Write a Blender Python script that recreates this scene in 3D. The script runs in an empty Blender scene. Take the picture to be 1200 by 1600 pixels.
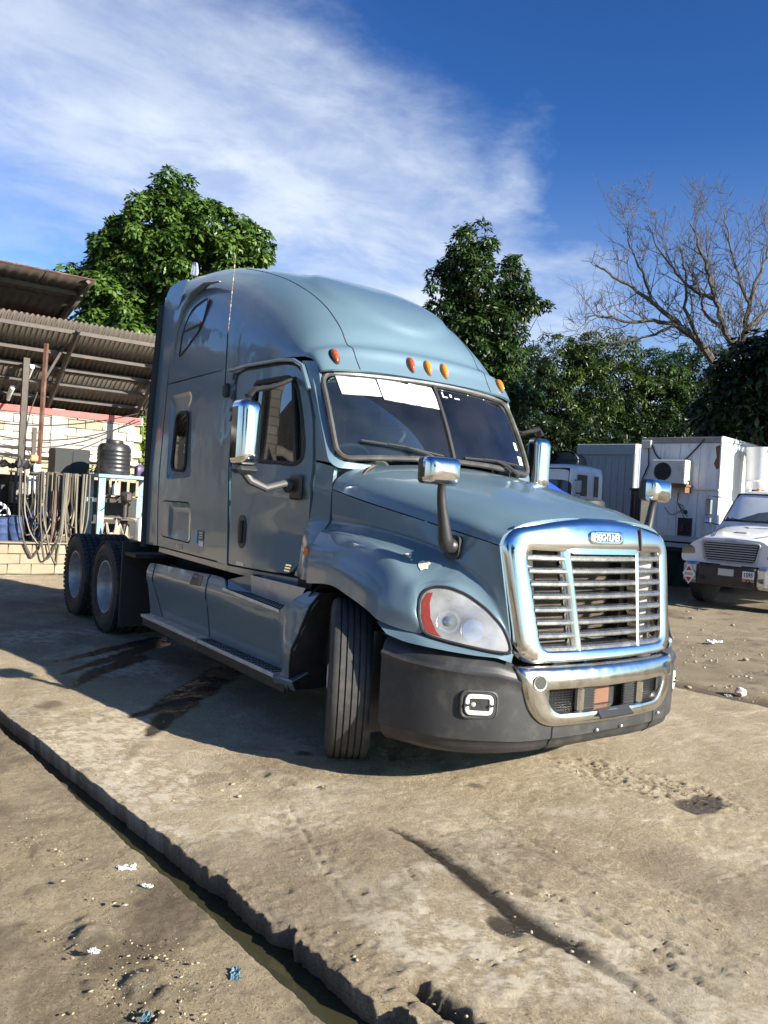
import bpy, bmesh, math, random
import numpy as np
from mathutils import Vector, Matrix
from mathutils.geometry import delaunay_2d_cdt

random.seed(7); np.random.seed(7)
scene = bpy.context.scene
COL = scene.collection
R = math.radians

# ------------------------------------------------------------------ camera, sky, sun, exposure
cam_d = bpy.data.cameras.new('camera'); cam = bpy.data.objects.new('camera', cam_d); COL.objects.link(cam)
_rt = Vector((0.5753, 0.8158, 0.0590)); _fw = Vector((-0.81695, 0.57658, -0.01253)); _up = _rt.cross(_fw)
_rt = _fw.cross(_up).normalized(); _up = _rt.cross(_fw).normalized(); _fw.normalize()
m = Matrix((_rt, _up, -_fw)).transposed().to_4x4(); m.translation = (3.0794, -3.9177, 1.6736)
cam.matrix_world = m
cam_d.sensor_fit = 'VERTICAL'; cam_d.sensor_height = 36.0; cam_d.lens = 36.0 * 1248.9 / 1600.0
cam_d.clip_start = 0.05; cam_d.clip_end = 3000
scene.camera = cam
scene.render.resolution_x = 768; scene.render.resolution_y = 1024

SUN = Vector((2.07, 0.80, 1.0)).normalized()          # direction towards the sun
SUN_EL = math.asin(SUN.z); SUN_AZ = math.atan2(SUN.x, SUN.y)
sun_d = bpy.data.lights.new('sun', 'SUN'); sun = bpy.data.objects.new('sun', sun_d); COL.objects.link(sun)
sun_d.energy = 5.0; sun_d.angle = R(0.53); sun_d.color = (1.0, 0.91, 0.77)
sun.rotation_euler = SUN.to_track_quat('Z', 'Y').to_euler(); sun.location = (30, 12, 25)

world = bpy.data.worlds.new('World'); scene.world = world; world.use_nodes = True
EXPOSURE = 1.48
vs = scene.view_settings; vs.view_transform = 'Standard'; vs.look = 'None'; vs.exposure = EXPOSURE; vs.gamma = 1.0; vs.use_curve_mapping = False

def build_world():
    nt = world.node_tree; N = nt.nodes; L = nt.links; N.clear()
    out = N.new('ShaderNodeOutputWorld'); bg = N.new('ShaderNodeBackground'); bg.inputs[1].default_value = 1.0
    sky = N.new('ShaderNodeTexSky'); sky.sky_type = 'NISHITA'; sky.sun_disc = False
    sky.sun_elevation = SUN_EL; sky.sun_rotation = SUN_AZ; sky.air_density = 1.0; sky.dust_density = 1.0; sky.ozone_density = 2.2
    def math_(op, a, b=None, c=None):
        n = N.new('ShaderNodeMath'); n.operation = op
        for i, v in enumerate((a, b, c)):
            if v is None: continue
            if isinstance(v, (int, float)): n.inputs[i].default_value = v
            else: L.new(v, n.inputs[i])
        return n.outputs[0]
    def ramp(v, a, b):
        n = N.new('ShaderNodeMapRange'); n.interpolation_type = 'SMOOTHSTEP'
        L.new(v, n.inputs[0]); n.inputs[1].default_value = a; n.inputs[2].default_value = b
        return n.outputs[0]
    tc = N.new('ShaderNodeTexCoord'); sep = N.new('ShaderNodeSeparateXYZ'); L.new(tc.outputs['Generated'], sep.inputs[0])
    z = math_('MAXIMUM', sep.outputs[2], 0.03)
    # project the view direction on a flat cloud layer one unit up
    zz = math_('ADD', z, 0.12)
    px = math_('DIVIDE', sep.outputs[0], zz); py = math_('DIVIDE', sep.outputs[1], zz)
    cmb = N.new('ShaderNodeCombineXYZ'); L.new(px, cmb.inputs[0]); L.new(py, cmb.inputs[1])
    def noise(scale, detail, rough, dist=0.0, sx=1, sy=1, rot=0.0, off=(0, 0, 0)):
        mp = N.new('ShaderNodeMapping'); L.new(cmb.outputs[0], mp.inputs[0]); mp.inputs['Rotation'].default_value = (0, 0, rot)
        mp.inputs['Scale'].default_value = (sx, sy, 1); mp.inputs['Location'].default_value = off
        n = N.new('ShaderNodeTexNoise'); n.inputs['Scale'].default_value = scale; n.inputs['Detail'].default_value = detail
        n.inputs['Roughness'].default_value = rough; n.inputs['Distortion'].default_value = dist
        L.new(mp.outputs[0], n.inputs['Vector']); return n.outputs[0]
    # the bank of thin cloud: a broad strip in plan running away over the truck
    # strip coordinates on the layer
    def lin(a, b, c): return math_('ADD', math_('ADD', math_('MULTIPLY', px, a), math_('MULTIPLY', py, b)), c)
    wob = math_('MULTIPLY', math_('SUBTRACT', noise(0.55, 4, 0.6, 0.6, off=(3.1, 1.7, 0)), 0.5), 0.95)
    wob2 = math_('MULTIPLY', math_('SUBTRACT', noise(2.6, 7, 0.62, 0.25, off=(7.1, 4.7, 0)), 0.5), 0.55)
    u = math_('ADD', math_('ADD', lin(*STRIP_U), wob), wob2)
    bank = math_('MULTIPLY', ramp(u, -0.08, 0.30), math_('SUBTRACT', 1.0, math_('MULTIPLY', ramp(u, 0.60, 1.30), 0.62)))
    fib = noise(4.2, 10, 0.62, 0.3, 1.0, 0.7, R(20), (1.3, 0.4, 0))
    puff = ramp(fib, 0.33, 0.66)
    along = lin(-0.36, 0.93, 0.0)
    bank = math_('MULTIPLY', bank, ramp(along, -0.9, 0.5))
    holes = ramp(noise(1.1, 5, 0.55, 0.15, off=(2.2, 8.1, 0)), 0.40, 0.60)
    bank = math_('MULTIPLY', bank, math_('MULTIPLY_ADD', holes, 0.34, 0.68))
    body = math_('MULTIPLY', bank, math_('ADD', math_('MULTIPLY', puff, 0.42), 0.56))
    # loose wisps elsewhere
    w1 = ramp(noise(1.3, 9, 0.60, 0.3, 1.0, 0.30, R(35), (5.2, 2.4, 0)), 0.52, 0.80)
    w2 = ramp(noise(0.5, 3, 0.5, 0.0, off=(9.2, 3.3, 0)), 0.42, 0.62)
    wisps = math_('MULTIPLY', math_('MULTIPLY', w1, w2), 0.45)
    haze_low = math_('MULTIPLY', math_('SUBTRACT', 1.0, ramp(sep.outputs[2], 0.0, 0.44)), 0.46)
    cov = math_('MINIMUM', math_('ADD', math_('MAXIMUM', body, wisps), 0.0), 0.97)
    cov = math_('MAXIMUM', cov, haze_low)
    lp = N.new('ShaderNodeMixRGB'); L.new(cov, lp.inputs[0])
    gm = N.new('ShaderNodeGamma'); gm.inputs[1].default_value = 1.5; L.new(sky.outputs[0], gm.inputs[0])
    sc = N.new('ShaderNodeMixRGB'); sc.blend_type = 'MULTIPLY'; sc.inputs[0].default_value = 1.0
    L.new(gm.outputs[0], sc.inputs[1]); sc.inputs[2].default_value = SKY_TINT
    L.new(sc.outputs[0], lp.inputs[1]); lp.inputs[2].default_value = CLOUD
    L.new(lp.outputs[0], bg.inputs[0]); L.new(bg.outputs[0], out.inputs[0])
    bg.inputs[1].default_value = SKY_STRENGTH
SKY_STRENGTH = 0.05
SKY_TINT = (0.27, 0.47, 0.66, 1)
CLOUD = (6.0, 6.7, 7.7, 1)
STRIP_U = (-0.93, -0.36, -0.70)
build_world()

# ------------------------------------------------------------------ materials
def new_mat(name):
    m = bpy.data.materials.new(name); m.use_nodes = True
    nt = m.node_tree; b = nt.nodes['Principled BSDF']
    return m, nt, b
def pr(b, **k):
    for n, v in k.items():
        b.inputs[n.replace('_', ' ')].default_value = v
def mat(name, col, rough=0.5, metal=0.0, var=0.0, vscale=6.0, bump=0.0, bscale=40.0, coat=0.0, dirt=None, dscale=3.0, damt=0.5, spec=0.5, rvar=0.0, stretch=None):
    """principled with noise colour variation, optional dirt tint and bump, in object space"""
    m, nt, b = new_mat(name); N = nt.nodes; L = nt.links
    pr(b, Base_Color=(*col, 1), Roughness=rough, Metallic=metal, Coat_Weight=coat, Coat_Roughness=0.04)
    b.inputs['Specular IOR Level'].default_value = spec
    tc = N.new('ShaderNodeTexCoord'); src = tc.outputs['Object']
    if stretch:
        mp = N.new('ShaderNodeMapping'); mp.inputs['Scale'].default_value = stretch; L.new(src, mp.inputs[0]); src = mp.outputs[0]
    def noise(s, d=5, r=0.6):
        n = N.new('ShaderNodeTexNoise'); n.inputs['Scale'].default_value = s; n.inputs['Detail'].default_value = d; n.inputs['Roughness'].default_value = r
        L.new(src, n.inputs['Vector']); return n.outputs[0]
    colsock = None
    if var > 0:
        mr = N.new('ShaderNodeMapRange'); L.new(noise(vscale), mr.inputs[0]); mr.inputs[1].default_value = .25; mr.inputs[2].default_value = .75
        mr.inputs[3].default_value = 1 - var; mr.inputs[4].default_value = 1 + var
        mx = N.new('ShaderNodeVectorMath'); mx.operation = 'SCALE'; mx.inputs[0].default_value = col; L.new(mr.outputs[0], mx.inputs['Scale'])
        colsock = mx.outputs[0]
    if dirt is not None:
        mr = N.new('ShaderNodeMapRange'); mr.interpolation_type = 'SMOOTHSTEP'; L.new(noise(dscale, 8, .68), mr.inputs[0]); mr.inputs[1].default_value = .46; mr.inputs[2].default_value = .70
        mr.inputs[4].default_value = damt
        mx = N.new('ShaderNodeMixRGB'); L.new(mr.outputs[0], mx.inputs[0])
        if colsock: L.new(colsock, mx.inputs[1])
        else: mx.inputs[1].default_value = (*col, 1)
        mx.inputs[2].default_value = (*dirt, 1); colsock = mx.outputs[0]
    if colsock: L.new(colsock, b.inputs['Base Color'])
    if rvar > 0:
        mr = N.new('ShaderNodeMapRange'); L.new(noise(vscale * 2.3), mr.inputs[0]); mr.inputs[1].default_value = .3; mr.inputs[2].default_value = .7
        mr.inputs[3].default_value = max(0.02, rough - rvar); mr.inputs[4].default_value = rough + rvar; L.new(mr.outputs[0], b.inputs['Roughness'])
    if bump > 0:
        bp = N.new('ShaderNodeBump'); bp.inputs['Strength'].default_value = 1.0; bp.inputs['Distance'].default_value = bump
        L.new(noise(bscale, 6, .65), bp.inputs['Height']); L.new(bp.outputs[0], b.inputs['Normal'])
    return m

M = {}
# ------------------------------------------------------------------ mesh helpers
def link(name, V, F, mats=None, parent=None, smooth=True, sharp=35, fmat=None):
    me = bpy.data.meshes.new(name)
    me.from_pydata([tuple(map(float, v)) for v in V], [], [tuple(int(i) for i in f) for f in F])
    if mats is not None:
        for mm in (mats if isinstance(mats, (list, tuple)) else [mats]): me.materials.append(mm)
    if fmat is not None: me.polygons.foreach_set('material_index', np.asarray(fmat, dtype=np.int32))
    if smooth:
        me.polygons.foreach_set('use_smooth', np.ones(len(me.polygons), dtype=bool))
        if sharp: me.set_sharp_from_angle(angle=R(sharp))
    me.update()
    o = bpy.data.objects.new(name, me); COL.objects.link(o)
    if parent is not None: o.parent = parent
    return o
def empty(name, loc=(0, 0, 0), rz=0.0, label=None, cat=None, group=None):
    o = bpy.data.objects.new(name, None); COL.objects.link(o); o.location = loc; o.rotation_euler = (0, 0, rz)
    o.empty_display_size = 0.2
    if label: tag(o, label, cat, group)
    return o
def tag(o, label=None, cat=None, group=None, kind=None):
    if label: o['label'] = label
    if cat: o['category'] = cat
    if group: o['group'] = group
    if kind: o['kind'] = kind
    return o
def copy_tree(o, parent=None):
    c = o.copy(); COL.objects.link(c)
    if parent is not None: c.parent = parent
    for ch in [x for x in o.children]: copy_tree(ch, c)
    return c

class MB:
    """collects primitives that end up as ONE mesh"""
    def __init__(s): s.V = []; s.F = []; s.I = []; s.mi = 0
    def add(s, V, F, mi=None):
        b = len(s.V); s.V += [tuple(v) for v in V]; s.F += [tuple(b + i for i in f) for f in F]; s.I += [s.mi if mi is None else mi] * len(F); return s
    def box(s, c, size, rz=0.0, ry=0.0, rx=0.0, bev=0.0, mi=None):
        hx, hy, hz = [v / 2 for v in size]
        if bev > 0:
            b = min(bev, hx * .9, hy * .9, hz * .9); V = []; F = []
            for sx in (-1, 1):
                for sy in (-1, 1):
                    for sz in (-1, 1):
                        V += [(sx * (hx - b), sy * (hy - b), sz * hz), (sx * (hx - b), sy * hy, sz * (hz - b)), (sx * hx, sy * (hy - b), sz * (hz - b))]
            bm = bmesh.new(); vs_ = [bm.verts.new(v) for v in V]; r = bmesh.ops.convex_hull(bm, input=vs_)
            bm.verts.ensure_lookup_table(); bm.verts.index_update(); V = [v.co[:] for v in bm.verts]; F = [[v.index for v in f.verts] for f in bm.faces]; bm.free()
        else:
            V = [(x, y, z) for x in (-hx, hx) for y in (-hy, hy) for z in (-hz, hz)]
            F = [(0, 1, 3, 2), (4, 6, 7, 5), (0, 4, 5, 1), (2, 3, 7, 6), (0, 2, 6, 4), (1, 5, 7, 3)]
        M_ = Matrix.Rotation(rz, 3, 'Z') @ Matrix.Rotation(ry, 3, 'Y') @ Matrix.Rotation(rx, 3, 'X')
        return s.add([tuple(M_ @ Vector(v) + Vector(c)) for v in V], F, mi)
    def tube(s, path, r, n=8, cap=True, mi=None, flat=None):
        P = [Vector(p) for p in path]; k = len(P); rs = r if hasattr(r, '__len__') else [r] * k
        V = []; F = []; up = None
        for i, p in enumerate(P):
            t = (P[min(i + 1, k - 1)] - P[max(i - 1, 0)]).normalized()
            if up is None:
                up = Vector((0, 0, 1)) if abs(t.z) < .9 else Vector((1, 0, 0))
            a = t.cross(up).normalized(); up = a.cross(t).normalized()
            fl = (1, 1) if flat is None else flat
            for j in range(n):
                w = 2 * math.pi * j / n; V.append(tuple(p + a * (math.cos(w) * rs[i] * fl[0]) + up * (math.sin(w) * rs[i] * fl[1])))
        for i in range(k - 1):
            for j in range(n):
                F.append((i * n + j, i * n + (j + 1) % n, (i + 1) * n + (j + 1) % n, (i + 1) * n + j))
        if cap: F.append(tuple(range(n - 1, -1, -1))); F.append(tuple((k - 1) * n + j for j in range(n)))
        return s.add(V, F, mi)
    def lathe(s, prof, n=32, M4=None, mi=None, closed=False, cap=True):
        """profile of (radius, height) about local Z"""
        V = []; F = []; k = len(prof)
        for (r_, h) in prof:
            for j in range(n):
                w = 2 * math.pi * j / n; V.append((r_ * math.cos(w), r_ * math.sin(w), h))
        for i in range(k - (0 if closed else 1)):
            i2 = (i + 1) % k
            for j in range(n): F.append((i * n + j, i * n + (j + 1) % n, i2 * n + (j + 1) % n, i2 * n + j))
        if not closed and cap:
            if prof[0][0] > 1e-6: F.append(tuple(range(n - 1, -1, -1)))
            if prof[-1][0] > 1e-6: F.append(tuple((k - 1) * n + j for j in range(n)))
        if M4 is not None: V = [tuple(M4 @ Vector(v)) for v in V]
        return s.add(V, F, mi)
    def prism(s, poly, d0, d1, M4=None, mi=None):
        """2D polygon (x,y) extruded along local z from d0 to d1"""
        n = len(poly); V = [(x, y, d0) for x, y in poly] + [(x, y, d1) for x, y in poly]
        F = [tuple(range(n - 1, -1, -1)), tuple(range(n, 2 * n))] + [(i, (i + 1) % n, n + (i + 1) % n, n + i) for i in range(n)]
        if M4 is not None: V = [tuple(M4 @ Vector(v)) for v in V]
        return s.add(V, F, mi)
    def obj(s, name, mats, parent=None, smooth=True, sharp=35): return link(name, s.V, s.F, mats, parent, smooth, sharp, s.I)

def axis_m(origin, zdir, xdir=(0, 0, 1)):
    z = Vector(zdir).normalized(); x = Vector(xdir); x = (x - z * x.dot(z)).normalized(); y = z.cross(x)
    m_ = Matrix((x, y, z)).transposed().to_4x4(); m_.translation = origin; return m_

def cr(P, t):
    """Catmull-Rom through P (k,3) at parameters t in 0..k-1"""
    P = np.asarray(P, float); k = len(P); t = np.clip(np.asarray(t, float), 0, k - 1); i = np.minimum(t.astype(int), k - 2); f = (t - i)
    f = f.reshape(-1, *([1] * (P.ndim - 1)))
    p1 = P[i]; p2 = P[i + 1]; p0 = np.where((i > 0).reshape(f.shape), P[np.maximum(i - 1, 0)], 2 * p1 - p2); p3 = np.where((i < k - 2).reshape(f.shape), P[np.minimum(i + 2, k - 1)], 2 * p2 - p1)
    return 0.5 * ((2 * p1) + (-p0 + p2) * f + (2 * p0 - 5 * p1 + 4 * p2 - p3) * f ** 2 + (-p0 + 3 * p1 - 3 * p2 + p3) * f ** 3)
def net(rows, su=6, sv=6):
    """rows[i][j] control points -> refined grid (nu,nv,3)"""
    A = np.asarray(rows, float); a, b = A.shape[:2]
    A = cr(A, np.linspace(0, a - 1, (a - 1) * su + 1)); A = cr(A.transpose(1, 0, 2), np.linspace(0, b - 1, (b - 1) * sv + 1)).transpose(1, 0, 2)
    return A
def gridmesh(A, flip=False):
    a, b = A.shape[:2]; idx = np.arange(a * b).reshape(a, b)
    F = np.stack([idx[:-1, :-1], idx[1:, :-1], idx[1:, 1:], idx[:-1, 1:]], -1).reshape(-1, 4)
    if flip: F = F[:, ::-1]
    return A.reshape(-1, 3), F
def shell(name, V, F, mats, th, hint, parent=None, sharp=35):
    """open surface given thickness th inward, rim and back split off so that the face keeps clean shading; hint = outward direction (vector or function of a point)"""
    V = np.asarray(V, float); F = [tuple(int(i) for i in f) for f in F]; sgn = 0.0
    for f in F[::max(1, len(F) // 200)]:
        p, q, r_ = V[f[0]], V[f[1]], V[f[2]]; sgn += np.dot(np.cross(q - p, r_ - p), hint((p + q + r_) / 3) if callable(hint) else hint)
    if sgn < 0: F = [f[::-1] for f in F]
    if not th: return link(name, V, F, mats, parent, True, sharp)
    Nn = np.zeros_like(V); cnt = {}
    for f in F:
        n = np.zeros(3); k = len(f)
        for i in range(1, k - 1): n += np.cross(V[f[i]] - V[f[0]], V[f[i + 1]] - V[f[0]])
        for i in f: Nn[i] += n
        for i in range(k): cnt[(f[i], f[(i + 1) % k])] = 1
    Nn /= np.linalg.norm(Nn, axis=1)[:, None] + 1e-12; B = V - Nn * th; nv = len(V)
    VV = [V, B]; FF = F + [tuple(i + nv for i in f[::-1]) for f in F]; base = 2 * nv; rim = []
    for (i, j) in cnt:
        if (j, i) not in cnt:
            rim += [V[j], V[i], B[i], B[j]]; FF.append((base, base + 1, base + 2, base + 3)); base += 4
    if rim: VV.append(np.array(rim))
    return link(name, np.concatenate(VV), FF, mats, parent, True, sharp)

def rpoly(pts, rad, n=6):
    """polygon with rounded corners; rad scalar or list"""
    k = len(pts); out = []
    for i in range(k):
        p = Vector(pts[i]); a = Vector(pts[i - 1]) - p; b = Vector(pts[(i + 1) % k]) - p
        r_ = rad[i] if hasattr(rad, '__len__') else rad
        if r_ <= 0: out.append(tuple(p)); continue
        la, lb = a.length, b.length; a.normalize(); b.normalize()
        d = min(r_, la * .48, lb * .48)
        p0 = p + a * d; p1 = p + b * d
        for j in range(n + 1):
            t = j / n; out.append(tuple(p0 * (1 - t) ** 2 + p * 2 * t * (1 - t) + p1 * t * t))
    return out
def resample(poly, step):
    out = []; k = len(poly)
    for i in range(k):
        a = np.array(poly[i]); b = np.array(poly[(i + 1) % k]); n = max(1, int(math.ceil(np.linalg.norm(b - a) / step)))
        for j in range(n): out.append(tuple(a + (b - a) * j / n))
    return out
def inside(P, poly):
    x, y = P[:, 0], P[:, 1]; c = np.zeros(len(P), bool); k = len(poly); j = k - 1
    for i in range(k):
        xi, yi = poly[i]; xj, yj = poly[j]
        hit = ((yi > y) != (yj > y)) & (x < (xj - xi) * (y - yi) / (yj - yi + 1e-15) + xi); c ^= hit; j = i
    return c
def fill(outline, holes=(), step=0.08):
    """triangulate a 2D outline with holes and an inner lattice; returns V2, F"""
    outline = resample(outline, step); holes = [resample(h, step) for h in holes]
    V = [Vector(p) for p in outline]; E = [(i, (i + 1) % len(outline)) for i in range(len(outline))]
    for h in holes:
        b = len(V); V += [Vector(p) for p in h]; E += [(b + i, b + (i + 1) % len(h)) for i in range(len(h))]
    A = np.array(outline); lo = A.min(0); hi = A.max(0)
    gx, gy = np.meshgrid(np.arange(lo[0] + step * .5, hi[0], step), np.arange(lo[1] + step * .5, hi[1], step)); P = np.stack([gx.ravel(), gy.ravel()], -1)
    ok = inside(P, outline)
    for h in holes: ok &= ~inside(P, h)
    B = np.array([v[:] for v in V]); P = P[ok]
    if len(P):
        d = np.sqrt(((P[:, None] - B[None]) ** 2).sum(-1)).min(1); P = P[d > step * .45]
        V += [Vector(p) for p in P]
    v2, e2, f2, *_ = delaunay_2d_cdt(V, E, [], 0, 1e-6)
    V2 = np.array([v[:] for v in v2]); T = np.array([f for f in f2 if len(f) == 3]); Cn = V2[T].mean(1)
    ok = inside(Cn, outline)
    for h in holes: ok &= ~inside(Cn, h)
    return V2, T[ok]
def panel(name, outline, mapf, mats, th, hint, holes=(), step=0.08, parent=None, sharp=35):
    V2, T = fill(outline, holes, step)
    return shell(name, np.array([mapf(u, v) for u, v in V2]), T, mats, th, hint, parent, sharp)
def ringstrip(name, loops, mats, parent=None, close=True, sharp=35, hint=None):
    """bridge equal-length closed loops in order into one surface"""
    A = np.array(loops, float); k, n = A.shape[:2]; V = A.reshape(-1, 3); F = []
    for i in range(k - (0 if close else 1)):
        i2 = (i + 1) % k
        for j in range(n): F.append((i * n + j, i * n + (j + 1) % n, i2 * n + (j + 1) % n, i2 * n + j))
    if hint is not None: pass
    return link(name, V, F, mats, parent, True, sharp)
def text_mesh(name, body, size, M4, mats, parent=None, extrude=0.002, bold=0.0, sx=1.0):
    c = bpy.data.curves.new(name + '_curve', 'FONT'); c.body = body; c.size = size; c.extrude = extrude; c.offset = bold; c.align_x = 'CENTER'; c.align_y = 'CENTER'; c.resolution_u = 3
    t = bpy.data.objects.new(name + '_tmp', c); COL.objects.link(t)
    dg = bpy.context.evaluated_depsgraph_get(); me = bpy.data.meshes.new_from_object(t.evaluated_get(dg))
    bpy.data.objects.remove(t); bpy.data.curves.remove(c)
    me.name = name; S = Matrix.Diagonal((sx, 1, 1, 1)); me.transform(M4 @ S)
    me.materials.clear(); me.materials.append(mats)
    o = bpy.data.objects.new(name, me); COL.objects.link(o)
    if parent is not None: o.parent = parent
    return o

# ------------------------------------------------------------------ truck materials
def paint_mat():
    m, nt, b = new_mat('truck_paint'); N = nt.nodes; L = nt.links
    pr(b, Base_Color=(0.095, 0.162, 0.207, 1), Metallic=0.15, Roughness=0.40, Coat_Weight=0.8, Coat_Roughness=0.035)
    tc = N.new('ShaderNodeTexCoord')
    n1 = N.new('ShaderNodeTexNoise'); n1.inputs['Scale'].default_value = 1.6; n1.inputs['Detail'].default_value = 7; L.new(tc.outputs['Object'], n1.inputs['Vector'])
    n2 = N.new('ShaderNodeTexNoise'); n2.inputs['Scale'].default_value = 34; n2.inputs['Detail'].default_value = 6; n2.inputs['Roughness'].default_value = .7; L.new(tc.outputs['Object'], n2.inputs['Vector'])
    # film of road dust, thicker low down
    sp = N.new('ShaderNodeSeparateXYZ'); L.new(tc.outputs['Object'], sp.inputs[0])
    lo = N.new('ShaderNodeMapRange'); L.new(sp.outputs[2], lo.inputs[0]); lo.inputs[1].default_value = 0.3; lo.inputs[2].default_value = 2.0; lo.inputs[3].default_value = .22; lo.inputs[4].default_value = .08
    ml = N.new('ShaderNodeMath'); ml.operation = 'MULTIPLY'; L.new(n1.outputs[0], ml.inputs[0]); L.new(lo.outputs[0], ml.inputs[1])
    mx = N.new('ShaderNodeMixRGB'); L.new(ml.outputs[0], mx.inputs[0]); mx.inputs[1].default_value = (0.095, 0.162, 0.207, 1); mx.inputs[2].default_value = (.26, .25, .22, 1)
    # little stone chips and bird marks
    st = N.new('ShaderNodeMapRange'); L.new(n2.outputs[0], st.inputs[0]); st.inputs[1].default_value = .755; st.inputs[2].default_value = .775
    m2 = N.new('ShaderNodeMixRGB'); L.new(st.outputs[0], m2.inputs[0]); L.new(mx.outputs[0], m2.inputs[1]); m2.inputs[2].default_value = (.45, .50, .50, 1)
    L.new(m2.outputs[0], b.inputs['Base Color'])
    rr = N.new('ShaderNodeMapRange'); L.new(n1.outputs[0], rr.inputs[0]); rr.inputs[1].default_value = .3; rr.inputs[2].default_value = .75; rr.inputs[3].default_value = .03; rr.inputs[4].default_value = .13
    L.new(rr.outputs[0], b.inputs['Coat Roughness'])
    # sheet waviness
    n3 = N.new('ShaderNodeTexNoise'); n3.inputs['Scale'].default_value = 2.6; n3.inputs['Detail'].default_value = 2; L.new(tc.outputs['Object'], n3.inputs['Vector'])
    bp = N.new('ShaderNodeBump'); bp.inputs['Strength'].default_value = 1.0; bp.inputs['Distance'].default_value = .006; L.new(n3.outputs[0], bp.inputs['Height'])
    L.new(bp.outputs[0], b.inputs['Normal']); L.new(bp.outputs[0], b.inputs['Coat Normal'])
    return m
def glass_mat(name, col, dens, rough=0.01, haze=0.0):
    """thin pane: part see-through, part dark film, mirror-like surface"""
    m, nt, b = new_mat(name); N = nt.nodes; L = nt.links; N.remove(b)
    out = N['Material Output']; tr = N.new('ShaderNodeBsdfTransparent'); tr.inputs[0].default_value = (*col, 1)
    gl = N.new('ShaderNodeBsdfGlossy'); gl.inputs['Roughness'].default_value = rough; gl.inputs[0].default_value = (1, 1, 1, 1)
    df = N.new('ShaderNodeBsdfDiffuse'); df.inputs[0].default_value = (.86, .86, .85, 1)
    mz = N.new('ShaderNodeMixShader'); mz.inputs[0].default_value = haze; L.new(tr.outputs[0], mz.inputs[1]); L.new(df.outputs[0], mz.inputs[2])
    if haze > 0:
        tc = N.new('ShaderNodeTexCoord'); nz = N.new('ShaderNodeTexNoise'); nz.inputs['Scale'].default_value = 4; nz.inputs['Detail'].default_value = 6; L.new(tc.outputs['Object'], nz.inputs['Vector'])
        mr = N.new('ShaderNodeMapRange'); L.new(nz.outputs[0], mr.inputs[0]); mr.inputs[1].default_value = .3; mr.inputs[2].default_value = .7; mr.inputs[3].default_value = haze * .4; mr.inputs[4].default_value = haze * 1.6
        L.new(mr.outputs[0], mz.inputs[0])
    fr = N.new('ShaderNodeFresnel'); fr.inputs[0].default_value = 1.5
    f2 = N.new('ShaderNodeMath'); f2.operation = 'MULTIPLY_ADD'; L.new(fr.outputs[0], f2.inputs[0]); f2.inputs[1].default_value = 1.15; f2.inputs[2].default_value = dens
    mx = N.new('ShaderNodeMixShader'); L.new(f2.outputs[0], mx.inputs[0]); L.new(mz.outputs[0], mx.inputs[1]); L.new(gl.outputs[0], mx.inputs[2]); L.new(mx.outputs[0], out.inputs[0])
    return m
M['paint'] = paint_mat()
M['chrome'] = mat('chrome', (.80, .80, .79), .10, 1.0, rvar=.05, vscale=3.0, dirt=(.50, .48, .45), dscale=5.0, damt=.35)
M['bar_chrome'] = mat('satin_bar', (.56, .56, .545), .26, .95, rvar=.08, vscale=6)
M['worn_chrome'] = mat('worn_chrome', (.66, .65, .62), .16, 1.0, rvar=.10, vscale=4.0, dirt=(.36, .32, .27), dscale=6.0, damt=.6, bump=.0006, bscale=30)
M['alu'] = mat('aluminium', (.62, .63, .64), .38, .9, var=.12, vscale=9, dirt=(.25, .24, .22), dscale=6, damt=.5)
M['rim'] = mat('rim_steel', (.50, .50, .50), .45, .6, var=.15, vscale=8, dirt=(.20, .17, .13), dscale=5, damt=.5)
M['black'] = mat('black_plastic', (.020, .021, .023), .42, var=.25, vscale=14, dirt=(.09, .08, .07), dscale=4, damt=.3)
M['bumper'] = mat('bumper_plastic', (.024, .025, .027), .50, var=.18, vscale=9, bump=.0008, bscale=160, dirt=(.085, .08, .07), dscale=11, damt=.35)
M['rubber'] = mat('rubber', (.016, .016, .017), .62, var=.3, vscale=12)
M['seal'] = mat('window_seal', (.028, .027, .026), .6, var=.3, vscale=20, dirt=(.12, .11, .095), dscale=7, damt=.6)
M['tyre'] = mat('tyre_rubber', (.028, .028, .029), .72, var=.25, vscale=16, dirt=(.085, .075, .062), dscale=7, damt=.5, bump=.001, bscale=60)
M['under'] = mat('chassis_black', (.012, .012, .013), .65, var=.3, vscale=5, dirt=(.06, .05, .04), dscale=4, damt=.4)
M['amber'] = mat('amber_lens', (.75, .20, .012), .16, var=.12, vscale=60, coat=.6)
M['amber_dark'] = mat('dull_amber_lens', (.30, .055, .012), .22, var=.2, vscale=60, coat=.6)
M['red_lens'] = mat('red_reflector', (.27, .045, .035), .3, var=.15, vscale=50, coat=.5)
M['glass'] = glass_mat('windscreen_glass', (.50, .62, .62), .015, .015, .008)
M['side_glass'] = glass_mat('tinted_side_glass', (.10, .12, .12), .10, .008)
M['lens'] = glass_mat('headlight_lens', (.97, .98, .98), .02, .03, .33)
M['mirror'] = mat('mirror_silver', (.85, .86, .88), .02, 1.0)
M['dark_in'] = mat('cab_interior', (.06, .062, .064), .75, var=.2)
M['grey_in'] = mat('grey_trim', (.26, .265, .25), .7, var=.15)
M['paper'] = mat('white_paper', (.50, .50, .51), .8, var=.05, vscale=5, bump=.004, bscale=4)
M['baffle'] = mat('grey_baffle', (.24, .235, .235), .55, var=.1, dirt=(.18, .16, .13), dscale=7, damt=.5)
M['rust'] = mat('rusty_steel', (.16, .075, .04), .8, var=.35, vscale=18, dirt=(.07, .045, .03), dscale=9, damt=.8, bump=.001)
M['cream'] = mat('cream_undercoat', (.62, .56, .42), .7, var=.1, vscale=30)
M['white_led'] = mat('white_lamp_bar', (.85, .84, .78), .25, coat=.5)
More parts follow.
